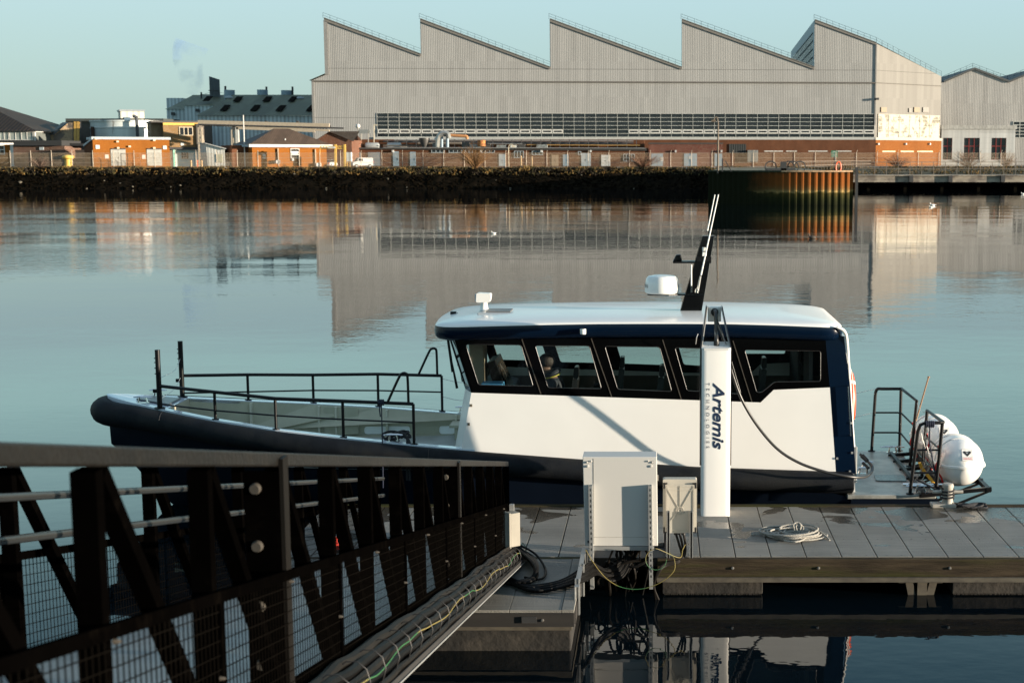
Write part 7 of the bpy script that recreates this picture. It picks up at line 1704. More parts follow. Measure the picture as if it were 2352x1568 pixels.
    b = MB(); c = at(1603, 775, 18.95); b.tube([c + V(0, 0, .05), c + V(-.02, -.03, 0), c + V(-.03, 0, -.09)], .006, 5); b.build('hook', steel, root)
    # ---- mast
    Ym = 19.9; M = lambda x, y, Y=Ym: at(x, y, Y)
    b = MB(); w_ = .11
    prof = [M(1559.2, 731), M(1609.5, 731.4), M(1640, 541), M(1613.5, 541)]; pr = [(p.x, p.z) for p in prof]; pr[0] = (pr[0][0] - .004, 2.82); pr[1] = (pr[1][0], 2.82)
    b.prism(pr, lambda x, z: V(x, Ym - w_ * (1 if z < 3 else .8), z), lambda x, z: V(x, Ym + w_ * (1 if z < 3 else .8), z)); mast = b.build('mast', mat('mast_black', (.003, .003, .0035), .15, spec=.4), root, bevel=.012)
    b = MB(); p0, p1 = M(1555, 733), M(1613, 733); b.box((p0.x, Ym - .17, 2.845), (p1.x, Ym + .17, 2.865)); b.build('mast_foot', railm, root)
    b = MB(); p0, p1 = M(1487, 674), M(1616, 674); z = p0.z; b.prism([(p0.x, Ym - .05), (p0.x + .3, Ym - .16), (p0.x + .42, Ym - .08), (p1.x, Ym - .16), (p1.x, Ym + .16), (p0.x + .42, Ym + .1), (p0.x + .3, Ym + .16), (p0.x, Ym + .05)], lambda x, y: V(x, y, z - .02), lambda x, y: V(x, y, z)); b.build('radar_shelf', railm, root)
    b = MB(); p0, p1 = M(1545.5, 598), M(1633, 600); z2 = p0.z - .01; b.box((p0.x, Ym - .09, z2 - .025), (p1.x, Ym + .14, z2)); b.box((M(1600, 600).x, Ym - .12, z2), (p1.x, Ym - .10, z2 + .07)); b.build('upper_shelf', railm, root)
    b = MB(); c = M(1557, 597); b.prism([(c.x - .07, z2), (c.x + .06, z2), (c.x + .045, z2 + .095), (c.x - .025, z2 + .09)], lambda x, z: V(x, Ym - .05, z), lambda x, z: V(x, Ym + .06, z)); b.build('gps_dome', railm, root, bevel=.015)
    # radar
    ra, rb = M(1480.8, 671), M(1560, 671); cx = (ra.x + rb.x) / 2; rr = (rb.x - ra.x) / 2; zb2 = z + .004
    zt2 = M(1520, 631).z
    H_ = zt2 - zb2; b = MB(); b.lathe((cx, Ym, zb2), [(rr * .88, 0), (rr * .985, .02), (rr, .05), (rr * .97, H_ * .55), (rr * .92, H_ * .80), (rr * .80, H_ * .93), (rr * .5, H_ * .985), (.01, H_)], 40); rad_ = b.build('radar', bwhite, root)
    dk = mat('radar_lettering', (.03, .03, .03), .5)
    def ringtext(s, a_mid):
        wtot = rr * 1.25
        def bend(a, c): th = a_mid + (a - wtot / 2) / rr; rr2 = rr * (.992 - .05 * (c / .06) * .3) + .004; return V(cx + rr2 * math.cos(th), Ym + rr2 * math.sin(th), zb2 + .085 + c)
        text_on(s, (0, 0, 0), (1, 0, 0), (0, 0, 1), wtot, .05, dk, 'radar_name', rad_, bend=bend)
    ringtext('GARMIN', R(-90 - 92)); ringtext('GARMIN', R(-90 + 108))
    # aerials
    am = mat('aerial_white', (.75, .74, .7), .35)
    for (pts, r_) in (([M(1625, 530, 19.75), M(1642, 447, 19.75)], .009), ([M(1610, 632, 19.70), M(1650, 447, 19.70)], .011), ([M(1602.5, 668, 19.74), M(1609, 634, 19.72)], .017)):
        b = MB(); b.tube(pts, [r_, r_ * .7], 8); b.build('aerial', am if r_ < .015 else steel, root)
    b = MB(); b.cyl(M(1588, 660, 19.78), M(1588, 612, 19.78), .009, 8); b.cyl(M(1588, 612, 19.78), M(1588, 608, 19.78), .010, 8); b.build('aerial', am, root)
    b = MB(); b.cyl(M(1588, 672, 19.78), M(1588, 656, 19.78), .018, 8); b.cyl(M(1600, 672, 19.74), M(1601, 664, 19.74), .026, 10); b.build('aerial_mount', chrome, root)
    b = MB(); p = M(1618, 578, 19.74); b.box(p - V(.03, .02, .06), p + V(.03, .02, -.005)); b.box(p - V(.03, .02, -.01), p + V(.035, .02, .06)); b.build('aerial_clamp', am, root)
    # ---- cabin inside
    lin = mat('lining_beige', (.33, .28, .21), .7, var=.06); dki = mat('interior_dark', (.035, .03, .027), .7)
    b = MB(); b.box((-2.72, YC - 1.27, .84), (2.55, YC + 1.27, .88)); b.build('cabin_floor', dki, root)
    b = MB(); b.box((-2.7, YC - 1.16, 2.575), (2.5, YC + 1.16, 2.598)); b.build('ceiling', mat('ceiling_grey', (.12, .12, .115), .7), root)
    b = MB(); b.box((-2.35, YC + 1.235, .9), (2.5, YC + 1.24, 1.8)); b.build('side_lining', mat('lining_brown', (.10, .075, .055), .7), root)
    b = MB(); b.box((2.0, YC - .1, .88), (2.04, YC + 1.22, 2.57)); b.box((2.05, YC - 1.1, .88), (2.1, YC - .35, 2.57)); b.build('partition', dki, root)
    # forward lining column and console
    b = MB(); p = at(1078, 830, 19.6); b.box((-2.66, YC - .55, 1.0), (-2.45, YC - .15, 2.57)); b.build('pillar_lining', lin, root, bevel=.02)
    b = MB(); b.hexa([V(-2.5, YC - 1.0, .88), V(-1.95, YC - 1.0, .88), V(-1.95, YC + .9, .88), V(-2.5, YC + .9, .88), V(-2.5, YC - 1.0, 1.86), V(-2.1, YC - 1.0, 1.72), V(-2.1, YC + .9, 1.72), V(-2.5, YC + .9, 1.86)]); b.build('console', mat('console_grey', (.09, .08, .07), .6), root, bevel=.02)
    b = MB(); b.hexa([V(-2.32, YC - .5, 1.8), V(-2.12, YC - .5, 1.72), V(-2.12, YC + .2, 1.72), V(-2.32, YC + .2, 1.8), V(-2.42, YC - .5, 2.15), V(-2.30, YC - .5, 2.2), V(-2.30, YC + .2, 2.2), V(-2.42, YC + .2, 2.15)]); o = b.build('monitor', railm, root, bevel=.01)
    b = MB(); b.quad(V(-2.112, YC - .46, 1.78), V(-2.112, YC + .16, 1.78), V(-2.288, YC + .16, 2.16), V(-2.288, YC - .46, 2.16)); b.build('screen', mat('screen_grey', (.05, .05, .05), .15), o, recalc=False)
    b = MB(); b.box((-2.45, YC - .95, 1.83), (-2.15, YC - .7, 1.93)); b.build('blue_folder', mat('folder_blue', (.05, .22, .42), .4), root, bevel=.01)
    b = MB(); b.hexa([V(-1.95, YC - .8, 1.66), V(-1.62, YC - .8, 1.66), V(-1.62, YC - .5, 1.66), V(-1.95, YC - .5, 1.66), V(-1.95, YC - .8, 1.675), V(-1.62, YC - .8, 1.675), V(-1.62, YC - .5, 1.675), V(-1.95, YC - .5, 1.675)]); o = b.build('laptop', mat('laptop_violet', (.12, .10, .13), .4), root); b = MB(); b.hexa([V(-1.62, YC - .8, 1.67), V(-1.605, YC - .8, 1.67), V(-1.605, YC - .5, 1.67), V(-1.62, YC - .5, 1.67), V(-1.73, YC - .8, 1.86), V(-1.715, YC - .8, 1.86), V(-1.715, YC - .5, 1.86), V(-1.73, YC - .5, 1.86)]); b.build('laptop_lid', MATS['lining_brown'], o)
    b = MB(); b.box((-1.95, YC - .82, 1.62), (-1.5, YC - .45, 1.655)); b.box((-1.75, YC - .65, .88), (-1.7, YC - .6, 1.62)); b.build('chart_table', dki, root)
    # ---- rails round the bow
    def railside(s_):
        Yp = lambda X: YC + s_ * (gun(X)[1] - .05)
        posts = [-7.05, -6.17, -5.257, -4.30, -3.33]
        tops = {}
        b = MB()
        topz = {-7.05: 1.80, -6.17: 1.80, -5.257: 1.73, -4.30: 1.70, -3.33: 1.665}
        pxt = {-7.05: (367.3, 886), -6.17: (491.6, 900), -5.257: (631.7, 914.8), -4.30: (786.9, 920.7), -3.33: (951.5, 927.4)}
        pxm = {-7.05: (367, 928), -6.17: (491.6, 942.4), -5.257: (632, 954), -4.30: (787, 963), -3.33: (949.5, 970)}
        T, Mi = [], []
        for X in posts:
            Yn = YC - (gun(X)[1] - .05); zt = at(*pxt[X], Yn).z; zm_ = at(*pxm[X], Yn).z
            T.append(V(X, Yp(X), zt)); Mi.append(V(X, Yp(X), zm_))
        b.tube(T, .024, 10); b.build('top_rail', railm, root); b = MB(); b.tube(Mi, .012, 8); b.build('mid_rail', railm, root)
        for X, t_ in list(zip(posts, T))[1:]:
            g_ = V(X, Yp(X), gun(X)[0] + .01); b = MB(); b.tube([g_, t_], .020, 10); b.lathe(g_, [(.05, 0), (.05, .012), (.024, .016)], 12); b.build('stanchion', railm, root)
        # tall bow post
        X = -7.05; g_ = V(X, Yp(X), gun(X)[0] + .01); zt = at(362, 803, YC - .48).z
        b = MB(); b.tube([g_, V(X, Yp(X), zt)], .036, 12); b.lathe(g_, [(.075, 0), (.075, .014), (.036, .02)], 14); o = b.build('bow_post', railm, root)
        b = MB(); 
        for zz in (2.0, 2.08, 2.16, 2.22): b.cyl((X - .034, Yp(X), zz), (X - .05, Yp(X), zz), .008, 6)
        b.box((X - .085, Yp(X) - .015, 1.98 - .25), (X - .03, Yp(X) + .015, 1.78)); b.build('bracket', railm, o)
        # hooped boarding bar
        Yh = lambda X: Yp(X); x1, x2, x3, x4 = -3.72, -3.49, -3.42, -3.40
        zz = T[-1].z + .0; hi = at(930, 857.5, YC - 1.26).z
        b = MB(); b.tube(spline([V(-3.69, Yh(-3.6), zz), V(-3.52, Yh(-3.5), hi - .06), V(-3.47, Yh(-3.5), hi), V(-3.42, Yh(-3.4), hi), V(-3.40, Yh(-3.4), hi - .06), V(-3.395, Yh(-3.4), zz)], 5), .018, 8); b.build('hoop_bar', railm, root)
        # cleats
        for xc in (-7.35, -3.62 if s_ < 0 else -3.0):
            z0 = gun(xc)[0] + .02; yy = YC + s_ * (gun(xc)[1] - (.10 if xc < -5 else .07)); cleat(V(xc, yy, z0), root)
    def cleat(p, root_, L=.26):
        b = MB(); b.tube([p + V(-L / 2, 0, .085), p + V(-L / 4, 0, .09), p + V(L / 4, 0, .09), p + V(L / 2, 0, .085)], [.008, .014, .014, .008], 8)
        for s2 in (-1, 1): b.tube([p + V(s2 * .06, 0, 0), p + V(s2 * .045, 0, .09)], [.018, .011], 8)
        b.box(p - V(.09, .03, 0), p + V(.09, .03, .008)); b.build('cleat', chrome, root_)
    railside(-1); railside(1)
    b = MB(); b.tube(spline([V(-7.05, YC + .48, 2.10), V(-7.05, YC + .2, 1.95), V(-7.05, YC - .45, 1.93)], 5), .004, 4); b.tube(spline([V(-7.05, YC + .48, 1.83), V(-7.1, YC + .3, 1.66), V(-7.2, YC, 1.56)], 5), .004, 4); b.build('safety_wire', steel, root)
    b = MB()
    for dz in (.0, -.28): b.tube(spline([V(-3.33, YC + 1.27, 1.66 + dz), V(-3.05, YC + 1.27, 1.60 + dz), V(-2.75, YC + 1.22, 1.62 + dz)], 4), .004, 4)
    b.build('safety_wire', steel, root)
    # ---- stern rails
    ZR = 1.48; zr_ = lambda x, y, Y: at(x, y, Y)
    b = MB(); Yf, Yn = YC + 1.4, YC - 1.45
    xb, xt = zr_(2002, 1031, Yf).x, zr_(2012, 892, Yf).x; xc = zr_(2071, 894, Yf).x; xcb = zr_(2066, 1038, Yf).x; xe, xeb = zr_(2105.6, 919.6, 20.6).x, zr_(2090, 1067, 20.6).x
    b.tube([V(xb, Yf, .5)] + spline([V(xt - .01, Yf, ZR - .12), V(xt, Yf, ZR - .04), V(xt + .03, Yf, ZR), V(xt + .08, Yf, ZR)], 3) + [V(xc, Yf, ZR), V(xe, 20.6, ZR), V(xeb, 20.6, .5)], .024, 10); b.build('stern_rail', railm, root)
    b = MB(); b.tube([V(xc - .01, Yf, ZR), V(xcb, Yf, .5)], .024, 10); b.build('stern_stanchion', railm, root)
    for f in (.62, .30):
        zz = .5 + (ZR - .5) * f; xm = lambda a, c: a + (c - a) * f
        b = MB(); b.tube([V(xm(xb, xt), Yf, zz), V(xm(xcb, xc) - .05, Yf, zz), V(xm(xcb, xc), Yf - .08, zz), V(xm(xeb, xe), 20.6, zz)], .014, 8); b.build('mid_bar', railm, root)
    x1, x1b, x2, x2b, x3, x3b = zr_(2129.5, 942, 19.8).x, zr_(2117, 1094, 19.8).x, zr_(2168, 974.5, Yn).x, zr_(2149, 1122, Yn).x, zr_(2112, 973, Yn).x, zr_(2090, 1130, Yn).x
    b = MB(); b.tube([V(x1b, 19.8, .5), V(x1, 19.8, ZR), V(x2, Yn + .05, ZR), V(x2 - .05, Yn, ZR), V(x3 + .08, Yn, ZR), V(x3 + .01, Yn, ZR - .03), V(x3 - .02, Yn, ZR - .12), V(x3b, Yn, .5)], .024, 10); b.build('stern_rail', railm, root)
    b = MB(); b.tube([V(x2 - .02, Yn, ZR), V(x2b, Yn, .5)], .024, 10); b.build('stern_stanchion', railm, root)
    for f in (.62, .30):
        zz = .5 + (ZR - .5) * f; xm = lambda a, c: c + (a - c) * f
        b = MB(); b.tube([V(xm(x1, x1b), 19.8, zz), V(xm(x2, x2b), Yn + .05, zz), V(xm(x2, x2b) - .05, Yn, zz), V(xm(x3, x3b), Yn, zz)], .014, 8); b.build('mid_bar', railm, root)
    for p in ((xb, Yf), (xcb, Yf), (xeb, 20.6), (x1b, 19.8), (x2b, Yn), (x3b, Yn)): b = MB(); b.lathe((p[0], p[1], .5), [(.055, 0), (.055, .012), (.026, .018)], 12); b.build('foot_flange', railm, root)
    b = MB(); b.tube(spline([V(xe, 20.6, ZR - .02), V((xe + x1) / 2, 20.2, ZR - .09), V(x1, 19.8, ZR - .02)], 4), .004, 4)
    for zz, f in ((ZR, 1), (ZR - .37, .6)): b.tube(spline([V(2.6, Yf - .2, zz - .06), V((2.6 + xt) / 2, Yf - .05, zz - .07), V(xb + (xt - xb) * f, Yf, zz)], 4), .004, 4)
    rnd = random.Random(8)
    for k in range(7): b.tube(spline([V(x3 + rnd.uniform(0, .1), Yn + .02, ZR - rnd.uniform(0, .1)), V(x2b + rnd.uniform(-.15, .0), Yn + rnd.uniform(0, .3), .95), V(x2b + rnd.uniform(-.25, .1), Yn + rnd.uniform(.1, .8), .60)], 5), .003, 4)
    b.build('lashing_line', steel, root)
    cleat(V(zr_(2050, 1033, 21.6).x, 21.6, .5), root, .38); cleat(V(zr_(1990, 1066, 20.4).x + .02, 20.5, .5), root, .2); cleat(V(2.95, YC - .2, .5), root, .18); cleat(V(3.55, Yn + .02, .52), root, .4)
    p0, p1 = onz(2007, 1091, .5), onz(2066, 1105, .5); b = MB(); b.prism(rpoly([(p0.x - .03, 19.62), (p0.x + .40, 19.58), (p0.x + .42, 19.98), (p0.x - .0, 20.0)], .04), lambda x, y: V(x, y, .503), lambda x, y: V(x, y, .515)); b.build('deck_hatch', mat('hatch_steel', (.10, .12, .125), .3, metal=.4, var=.6, vscale=25), root)
    # liferaft cradle
    b = MB(); xk = 3.76
    for yy in (18.75, 19.25, 19.75, 20.35, 20.9, 21.35): b.bar((xk - .25, yy, .50), (xk + .72, yy, .60), .05); b.bar((xk + .72, yy, .58), (xk + .02, yy, .28), .03)
    for xx in (xk + .1, xk + .68): b.bar((xx, 18.72, .585), (xx, 21.4, .585), .06)
    b.bar((xk - .2, 18.72, .53), (xk - .2, 21.4, .53), .05); b.build('liferaft_cradle', railm, root)
    b = MB(); b.cyl((xk - .45, 18.9, .62), (xk + .2, 18.9, .62), .022, 10); b.build('tow_bar', chrome, root)
    b = MB(); b.tube([at(2132.8, 866, 20.55), at(2104, 966, 20.55)], .012, 8); b.cyl(at(2133, 867, 20.55), at(2133.3, 864, 20.55), .02, 8); b.build('flagstaff', mat('staff_brown', (.22, .13, .07), .5), root)
    return root, cleat
BOAT, cleat = boat()

def liferaft(yc, label, sgn=1):
    x, z = 4.13, .865; r = .315; L = 1.08
    t = thing('liferaft_canister', (x, yc, z - r), label, 'liferaft', 'liferaft canisters on the stern')
    cm = mat('canister_white', (.74, .72, .68), .35, var=.03, coat=.3)
    prof = [(.02, 0), (r * .45, .03), (r * .78, .10), (r * .94, .20), (r, .33), (r, L - .33), (r * .94, L - .20), (r * .78, L - .10), (r * .45, L - .03), (.02, L)]
    b = MB(); n = 40
    # upper and lower shells: the upper one slightly larger with a lip
    for up in (1, 0):
        b = MB(); b.smooth = True; k = 1.03 if up else .985
        vs = []; m_ = n // 2
        for rr, h in prof:
            for j in range(m_ + 1):
                a = math.pi * j / m_ * (1 if up else -1); rib = 1.012 if (up and .30 < h < L - .30 and int(h * 30) % 2 == 0) else 1
                vs.append(V(x + rr * k * rib * math.cos(a), yc - L / 2 + h, z + rr * k * rib * math.sin(a)))
        W_ = m_ + 1; b.add(vs, [(i * W_ + j, i * W_ + j + 1, (i + 1) * W_ + j + 1, (i + 1) * W_ + j) for i in range(len(prof) - 1) for j in range(m_)])
        b.build('upper_shell' if up else 'lower_shell', cm, t)
    b = MB(); ol = [(rr * 1.09, h) for rr, h in prof]; b.loft([[V(x + s_ * a, yc - L / 2 - .012 + h * 1.022, zz) for (s_, a, h) in [(1, a, h) for a, h in ol] + [(-1, a, h) for a, h in reversed(ol)]] for zz in (z - .02, z + .02)]); b.build('rim', cm, t, bevel=.006)
    b = MB(); 
    for yy in (yc - .14, yc + .14): b.tube([V(x + (r * 1.04 + .004) * math.cos(a), yy, z + (r * 1.04 + .004) * math.sin(a)) for a in [j * math.pi / 16 for j in range(32)]], .012, 5, closed=True)
    b.build('strap', mat('strap_white', (.6, .6, .58), .6), t)
    # label on the near end
    lw = .145; org = V(x - .02, yc - L / 2 - .0, z + .06)
    tilt = R(30); up_ = V(0, math.sin(tilt), math.cos(tilt)); rt = V(1, .0, 0); nrm = rt.cross(up_); c0 = V(x - .035, yc - L / 2 + .016, z + .09) + nrm * .02
    P = lambda a, c, d=0: c0 + rt * a + up_ * c + nrm * d
    b = MB(); b.quad(P(0, 0), P(lw, 0), P(lw, lw * 1.15), P(0, lw * 1.15)); lb = b.build('maker_label', mat('label_white', (.7, .68, .64), .5), t, recalc=False)
    b = MB(); bk = mat('label_black', (.015, .015, .015), .5); w2 = lw
    b.add([P(w2 * .12, lw * .92, .002), P(w2 * .36, lw * .96, .002), P(w2 * .40, lw * .80, .002), P(w2 * .5, lw * .66, .002), P(w2 * .60, lw * .80, .002), P(w2 * .64, lw * .96, .002), P(w2 * .88, lw * .92, .002), P(w2 * .84, lw * .76, .002), P(w2 * .5, lw * .42, .002), P(w2 * .16, lw * .76, .002)], [(0, 1, 2, 9), (2, 3, 8, 9), (3, 4, 7, 8), (4, 5, 6, 7)])
    b.add([P(w2 * .5 + .010 * math.cos(a), lw * .84 + .010 * math.sin(a), .002) for a in [j * math.pi / 5 for j in range(10)]], [tuple(range(10))]); b.build('emblem', bk, lb, recalc=False)
    text_on('VIKING', P(w2 * .08, lw * .10, .0), rt, up_, w2 * .84, lw * .20, mat('label_red', (.55, .03, .02), .5), 'maker_name', lb, thick=.002)
    b = MB(); fr_ = .002
    for (a0, c0_, a1, c1_) in ((0, 0, lw, fr_), (0, lw * 1.15 - fr_, lw, lw * 1.15), (0, 0, fr_, lw * 1.15), (lw - fr_, 0, lw, lw * 1.15), (0, lw * .36, lw, lw * .36 + fr_)): b.quad(P(a0, c0_, .001), P(a1, c0_, .001), P(a1, c1_, .001), P(a0, c1_, .001))
    b.build('label_border', bk, lb, recalc=False)
liferaft(19.36, 'white capsule liferaft canister nearest the pontoon')
liferaft(20.92, 'white capsule liferaft canister behind the stern rails, farther from the pontoon')
b = MB(); rnd = random.Random(6)
for k in range(3):
    x0 = 3.72 + rnd.uniform(-.05, .1); y0 = 18.95 + k * .85; b.tube(spline([V(x0, y0, 1.15), V(x0 + .04, y0 + .02, 1.0), V(x0 - .03, y0, .85), V(x0 + .05, y0 + .05, .72), V(x0 + .1, y0 + .1, .6)], 4), .014, 5)
b.build('red_lanyard', mat('lanyard_red', (.5, .02, .015), .6), label='red release lanyards tied around the cradle beside the liferafts', cat='lanyard')
MB().tube(spline([V(3.55, 19.0, .9), V(3.62, 19.05, .78), V(3.72, 19.0, .66), V(3.78, 18.95, .55)], 4), .022, 6).build('yellow_strap', mat('strap_yellow', (.6, .3, .02), .6), label='orange-yellow folded strap hanging between rail and liferaft', cat='strap')

def lifebuoy():
    x, y, z, r = 2.655, 19.75, 1.66, .34; t = thing('lifebuoy', (x, y, z - r - .1), 'orange lifebuoy hung on the aft wall of the boat cabin', 'lifebuoy')
    m_ = mat('lifebuoy_orange', (.55, .055, .012), .45); b = MB(); b.tube([V(x + .02, y + r * math.cos(a), z + r * math.sin(a)) for a in [j * math.pi / 20 for j in range(40)]], .055, 12, closed=True); b.build('ring', m_, t)
    b = MB()
    for q in (45, 135, 225, 315):
        a = R(q); c = V(x + .02, y + r * math.cos(a), z + r * math.sin(a)); d = V(0, -math.sin(a), math.cos(a)) * .03; n_ = V(0, math.cos(a), math.sin(a))
        b.loft([[c + d * s_ + n_ * .058 * math.cos(k * math.pi / 8) + V(.058 * math.sin(k * math.pi / 8), 0, 0) for k in range(16)] for s_ in (-1, 1)], caps=(False, False))
    b.build('reflective_band', white, t, recalc=False)
    b = MB(); b.tube([V(x + .03, y + (r + .09) * math.cos(a), z + (r + .09) * math.sin(a)) for a in [j * math.pi / 16 for j in range(32)]], .007, 5, closed=True); b.build('grab_line', mat('line_white', (.5, .5, .45)), t)
lifebuoy()

def ropes():
    rb = mat('rope_navy', (.008, .012, .03), .85, bump=.8, bscale=90)
    g = V(-3.58, YC - 1.27, 1.67); b = MB()
    p = at(876, 922, 19.0); b.tube([p, at(878, 1000, 18.98), at(879, 1050, 18.85), at(880, 1120, 18.7)], .008, 6)
    for k in range(4): b.tube([p + V(-.005 + .02 * k - .03, .03 * math.cos(a), .035 * math.sin(a) - .01) for a in [j * math.pi / 4 for j in range(8)]], .010, 5, closed=True)
    b.tube([p + V(0, -.03, 0), p + V(-.02, -.04, -.1), p + V(-.01, -.04, -.2)], .009, 5)
    b.build('hanging_rope', rb, label='thin dark blue rope tied round the near bow rail and hanging over the fender', cat='rope')
    rnd = random.Random(12); c = onz(905, 1012, 1.16); pts = []
    for i in range(26): a = i * .9; pts.append(c + V(.14 * math.cos(a) + .006 * i - .03, .08 * math.sin(a * 1.2), .04 + .06 * abs(math.sin(i * .6)) + .025 * math.sin(i)))
    pts += [c + V(.16, -.05, .06), c + V(.24, -.16, .02), c + V(.25, -.24, -.12), c + V(.25, -.24, -.5)]
    b = MB(); b.tube(spline(pts, 3), .017, 6); b.tube(spline([c + V(.02, 0, .05), c + V(.1, -.05, .13), c + V(.2, -.12, .06), c + V(.21, -.22, -.1), c + V(.21, -.23, -.5)], 4), .017, 6); b.build('bow_line', mat('rope_black', (.012, .012, .014), .8), label='black mooring line bunched on the bow cleat and falling over the fender', cat='rope')
    b = MB(); p = at(2510 / 1.2925 + 185, 970, YC - 1.45)
    q = at((2450 + 1058 * .2934) / 1.2925, (1080 + 608 * .2934) / 1.2925, YC - 1.45)
    for k in range(5): b.tube([q + V(-.05 + .024 * k, .035 * math.cos(a), .038 * math.sin(a)) for a in [j * math.pi / 4 for j in range(8)]], .013, 5, closed=True)
    b.tube(spline([q, q + V(.0, -.02, -.25), q + V(.05, 0, -.5), q + V(.12, .0, -.8), q + V(.16, -.05, -1.0)], 5), .010, 6); b.build('stern_line', rb, label='dark blue rope knotted on the near stern rail and trailing down', cat='rope')
ropes()

# ------------------------------------------------------------------ seats and the man inside
def seat(x, y, label, rot=1):
    t = thing('suspension_seat', (x, y, .88), label, 'seat', 'suspension seats in the cabin')
    lm = mat('seat_black', (.012, .012, .013), .4, coat=.2); fm = mat('seat_frame', (.02, .02, .02), .25)
    b = MB(); b.box((x - .12, y - .14, .88), (x + .16, y + .14, .92)); b.bar((x + .1, y, .9), (x - .02, y, 1.28), .12); b.build('pedestal', fm, t)
    b = MB(); b.prism(rpoly([(x - .26, 1.28), (x + .18, 1.28), (x + .2, 1.38), (x - .24, 1.40)], .04), lambda a, z: V(a, y - .22, z), lambda a, z: V(a, y + .22, z)); b.build('cushion', lm, t, bevel=.02)
    b = MB(); b.prism(rpoly([(x + .14, 1.34), (x + .24, 1.34), (x + .30, 1.95), (x + .22, 1.97)], .03), lambda a, z: V(a, y - .21 * (1 if z < 1.8 else .75), z), lambda a, z: V(a, y + .21 * (1 if z < 1.8 else .75), z)); b.build('backrest', lm, t, bevel=.02)
    b = MB(); b.prism(rpoly([(x + .22, 1.96), (x + .30, 1.96), (x + .30, 2.12), (x + .24, 2.12)], .03), lambda a, z: V(a, y - .11, z), lambda a, z: V(a, y + .11, z)); b.build('headrest', lm, t, bevel=.015)
    for s_ in (-1, 1):
        b = MB(); b.tube(spline([V(x + .2, y + s_ * .26, 1.62), V(x + .0, y + s_ * .27, 1.66), V(x - .16, y + s_ * .27, 1.64)], 4), .028, 8); b.build('armrest', lm, t)
        b = MB(); b.cyl((x + .2, y + s_ * .235, 1.5), (x + .2, y + s_ * .30, 1.5), .035, 10); b.cyl((x + .02, y + s_ * .235, 1.42), (x + .02, y + s_ * .29, 1.42), .03, 10); b.build('hinge', chrome, t)
seat(-1.42, 19.75, 'black suspension seat the man sits on, behind the second side window')
seat(-.80, 20.75, 'empty black suspension seat farther in, right of the seated man')
seat(-.22, 19.9, 'black suspension seat behind the third side window')
seat(.52, 19.9, 'black suspension seat left of the white charging post')
seat(1.28, 20.7, 'black suspension seat seen through the rearmost window')

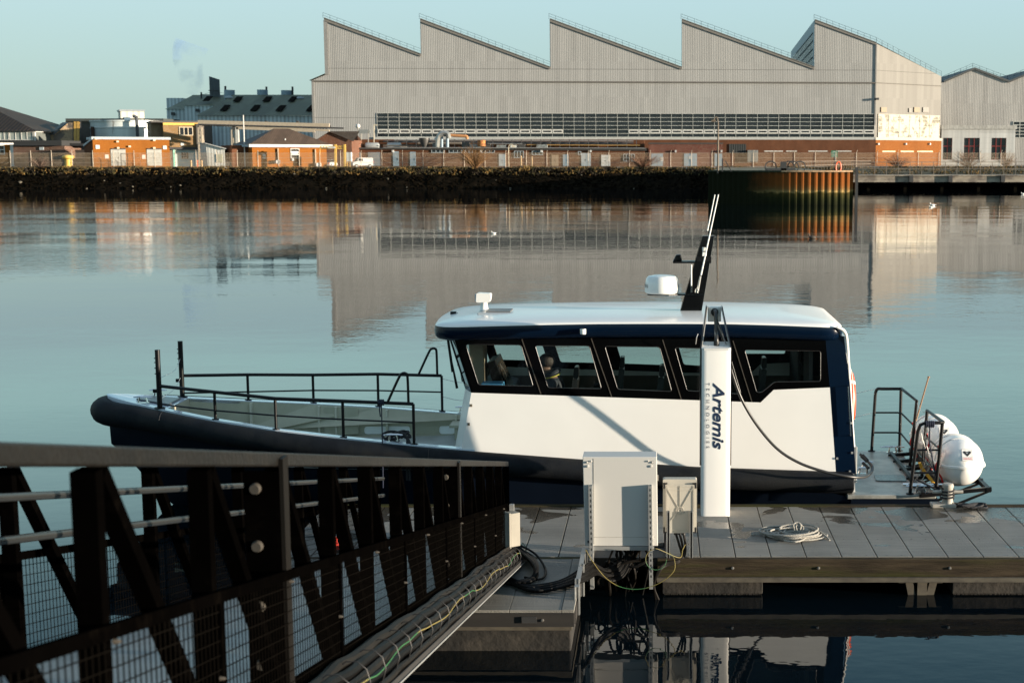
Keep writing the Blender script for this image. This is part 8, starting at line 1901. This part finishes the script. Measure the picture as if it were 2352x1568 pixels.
def person():
    x, y = -1.46, 19.75
    def body(verts, edges, radii, name, m_, parent, root_i=0, sub=2):
        me = bpy.data.meshes.new(name); org = Vector(parent['_org']); me.from_pydata([Vector(v) - org for v in verts], edges, []); me.materials.append(m_)
        o = bpy.data.objects.new(name, me); C.objects.link(o); o.parent = parent; o['_org'] = tuple(org)
        md = o.modifiers.new('skin', 'SKIN'); md.use_smooth_shade = True
        for i, r_ in enumerate(radii):
            rr = r_ if isinstance(r_, tuple) else (r_, r_); me.skin_vertices[0].data[i].radius = rr
        me.skin_vertices[0].data[root_i].use_root = True
        s = o.modifiers.new('sub', 'SUBSURF'); s.levels = s.render_levels = sub
        return o
    skin = mat('skin', (.16, .095, .065), .6); jk = mat('jacket_navy', (.012, .018, .028), .7, bump=.4, bscale=25); tr_ = mat('trousers_dark', (.02, .02, .024), .8); hair = mat('hair_dark', (.018, .012, .008), .6, bump=.6, bscale=60)
    t = thing('person', (x, y, .88), 'man in a dark jacket with yellow collar piping, head bowed, seated in the cabin', 'person')
    # skeleton: pelvis, spine, neck, bowed head; arms forward to the table; legs bent
    v = [(x, y, 1.46), (x + .03, y, 1.62), (x + .04, y, 1.80), (x - .02, y, 1.95), (x - .07, y, 2.03), (x - .12, y, 2.11), (x - .15, y, 2.20), (x - .12, y, 2.265)]
    r_ = [(.15, .13), (.14, .11), (.16, .11), (.11, .09), .055, .078, .090, .055]
    e = [(0, 1), (1, 2), (2, 3), (3, 4), (4, 5), (5, 6), (6, 7)]
    def add(p, rad, par): v.append(p); r_.append(rad); e.append((par, len(v) - 1)); return len(v) - 1
    for s_ in (-1, 1):
        a = add((x - .02, y + s_ * .19, 1.90), .062, 3); a = add((x - .07, y + s_ * .25, 1.66), .048, a); a = add((x - .26, y + s_ * .17, 1.69), .036, a); a = add((x - .34, y + s_ * .13, 1.70), .026, a); palm = add((x - .39, y + s_ * .12, 1.695), (.038, .018), a)
        for k in range(4):
            f = add((x - .43 - .006 * (k in (1, 2)), y + s_ * .12 + (k - 1.5) * .019, 1.692), .009, palm); f = add((x - .455 - .008 * (k in (1, 2)), y + s_ * .12 + (k - 1.5) * .019, 1.682), .008, f); add((x - .470 - .008 * (k in (1, 2)), y + s_ * .12 + (k - 1.5) * .018, 1.668), .007, f)
        f = add((x - .385, y + s_ * .12 - s_ * .042, 1.69), .010, palm); add((x - .41, y + s_ * .12 - s_ * .06, 1.68), .008, f)
        h = add((x - .05, y + s_ * .10, 1.44), .085, 0); h = add((x - .42, y + s_ * .12, 1.42), .062, h); h = add((x - .45, y + s_ * .12, 1.05), .045, h); add((x - .56, y + s_ * .12, .93), (.04, .03), h)
    # face: nose, chin and ears
    add((x - .235, y, 2.17), .018, 5); add((x - .19, y, 2.085), .03, 5)
    add((x - .13, y - .088, 2.17), .014, 6); add((x - .13, y + .088, 2.17), .014, 6)
    body(v, e, r_, 'body', skin, t, 0, 2)
    # clothes over the body
    v2 = v[:4]; e2 = [(0, 1), (1, 2), (2, 3)]; r2 = [(.175, .15), (.165, .13), (.185, .13), (.12, .10)]
    v2 = list(v2)
    for s_ in (-1, 1):
        i0 = len(v2); v2 += [(x - .02, y + s_ * .20, 1.90), (x - .07, y + s_ * .255, 1.66), (x - .25, y + s_ * .175, 1.69), (x - .32, y + s_ * .14, 1.70)]; r2 += [.078, .064, .050, .042]; e2 += [(3, i0), (i0, i0 + 1), (i0 + 1, i0 + 2), (i0 + 2, i0 + 3)]
    body(v2, e2, r2, 'jacket', jk, t, 0, 2)
    v3 = [(x, y, 1.46)]; e3 = []; r3 = [(.17, .13)]
    for s_ in (-1, 1):
        i0 = len(v3); v3 += [(x - .05, y + s_ * .10, 1.44), (x - .42, y + s_ * .12, 1.42), (x - .45, y + s_ * .12, 1.06), (x - .455, y + s_ * .12, .98)]; r3 += [.10, .078, .062, .06]; e3 += [(0, i0), (i0, i0 + 1), (i0 + 1, i0 + 2), (i0 + 2, i0 + 3)]
    body(v3, e3, r3, 'trousers', tr_, t, 0, 2)
    b = MB(); b.sphere((x - .108, y, 2.195), .118, 18, 12, (1.0, .92, .90)); b.build('hair', hair, t)
    b = MB(); b.tube([V(x - .03 + .085 * math.cos(a), y + .11 * math.sin(a), 2.03 + .035 * math.cos(a)) for a in [j * math.pi / 10 for j in range(20)]], .034, 8, closed=True); b.build('collar', jk, t)
    b = MB(); b.tube([V(x - .03 + .115 * math.cos(a), y + .15 * math.sin(a), 1.985 + .035 * math.cos(a)) for a in [j * math.pi / 10 for j in range(20)]], .007, 5, closed=True); b.build('collar_piping', mat('piping_yellow', (.45, .42, .03), .6), t)
    for s_ in (-1, 1): MB().sphere((x - .205, y + s_ * .03, 2.185), .012, 8, 6).build('eye', mat('eye_dark', (.02, .015, .01), .3), t)
person()
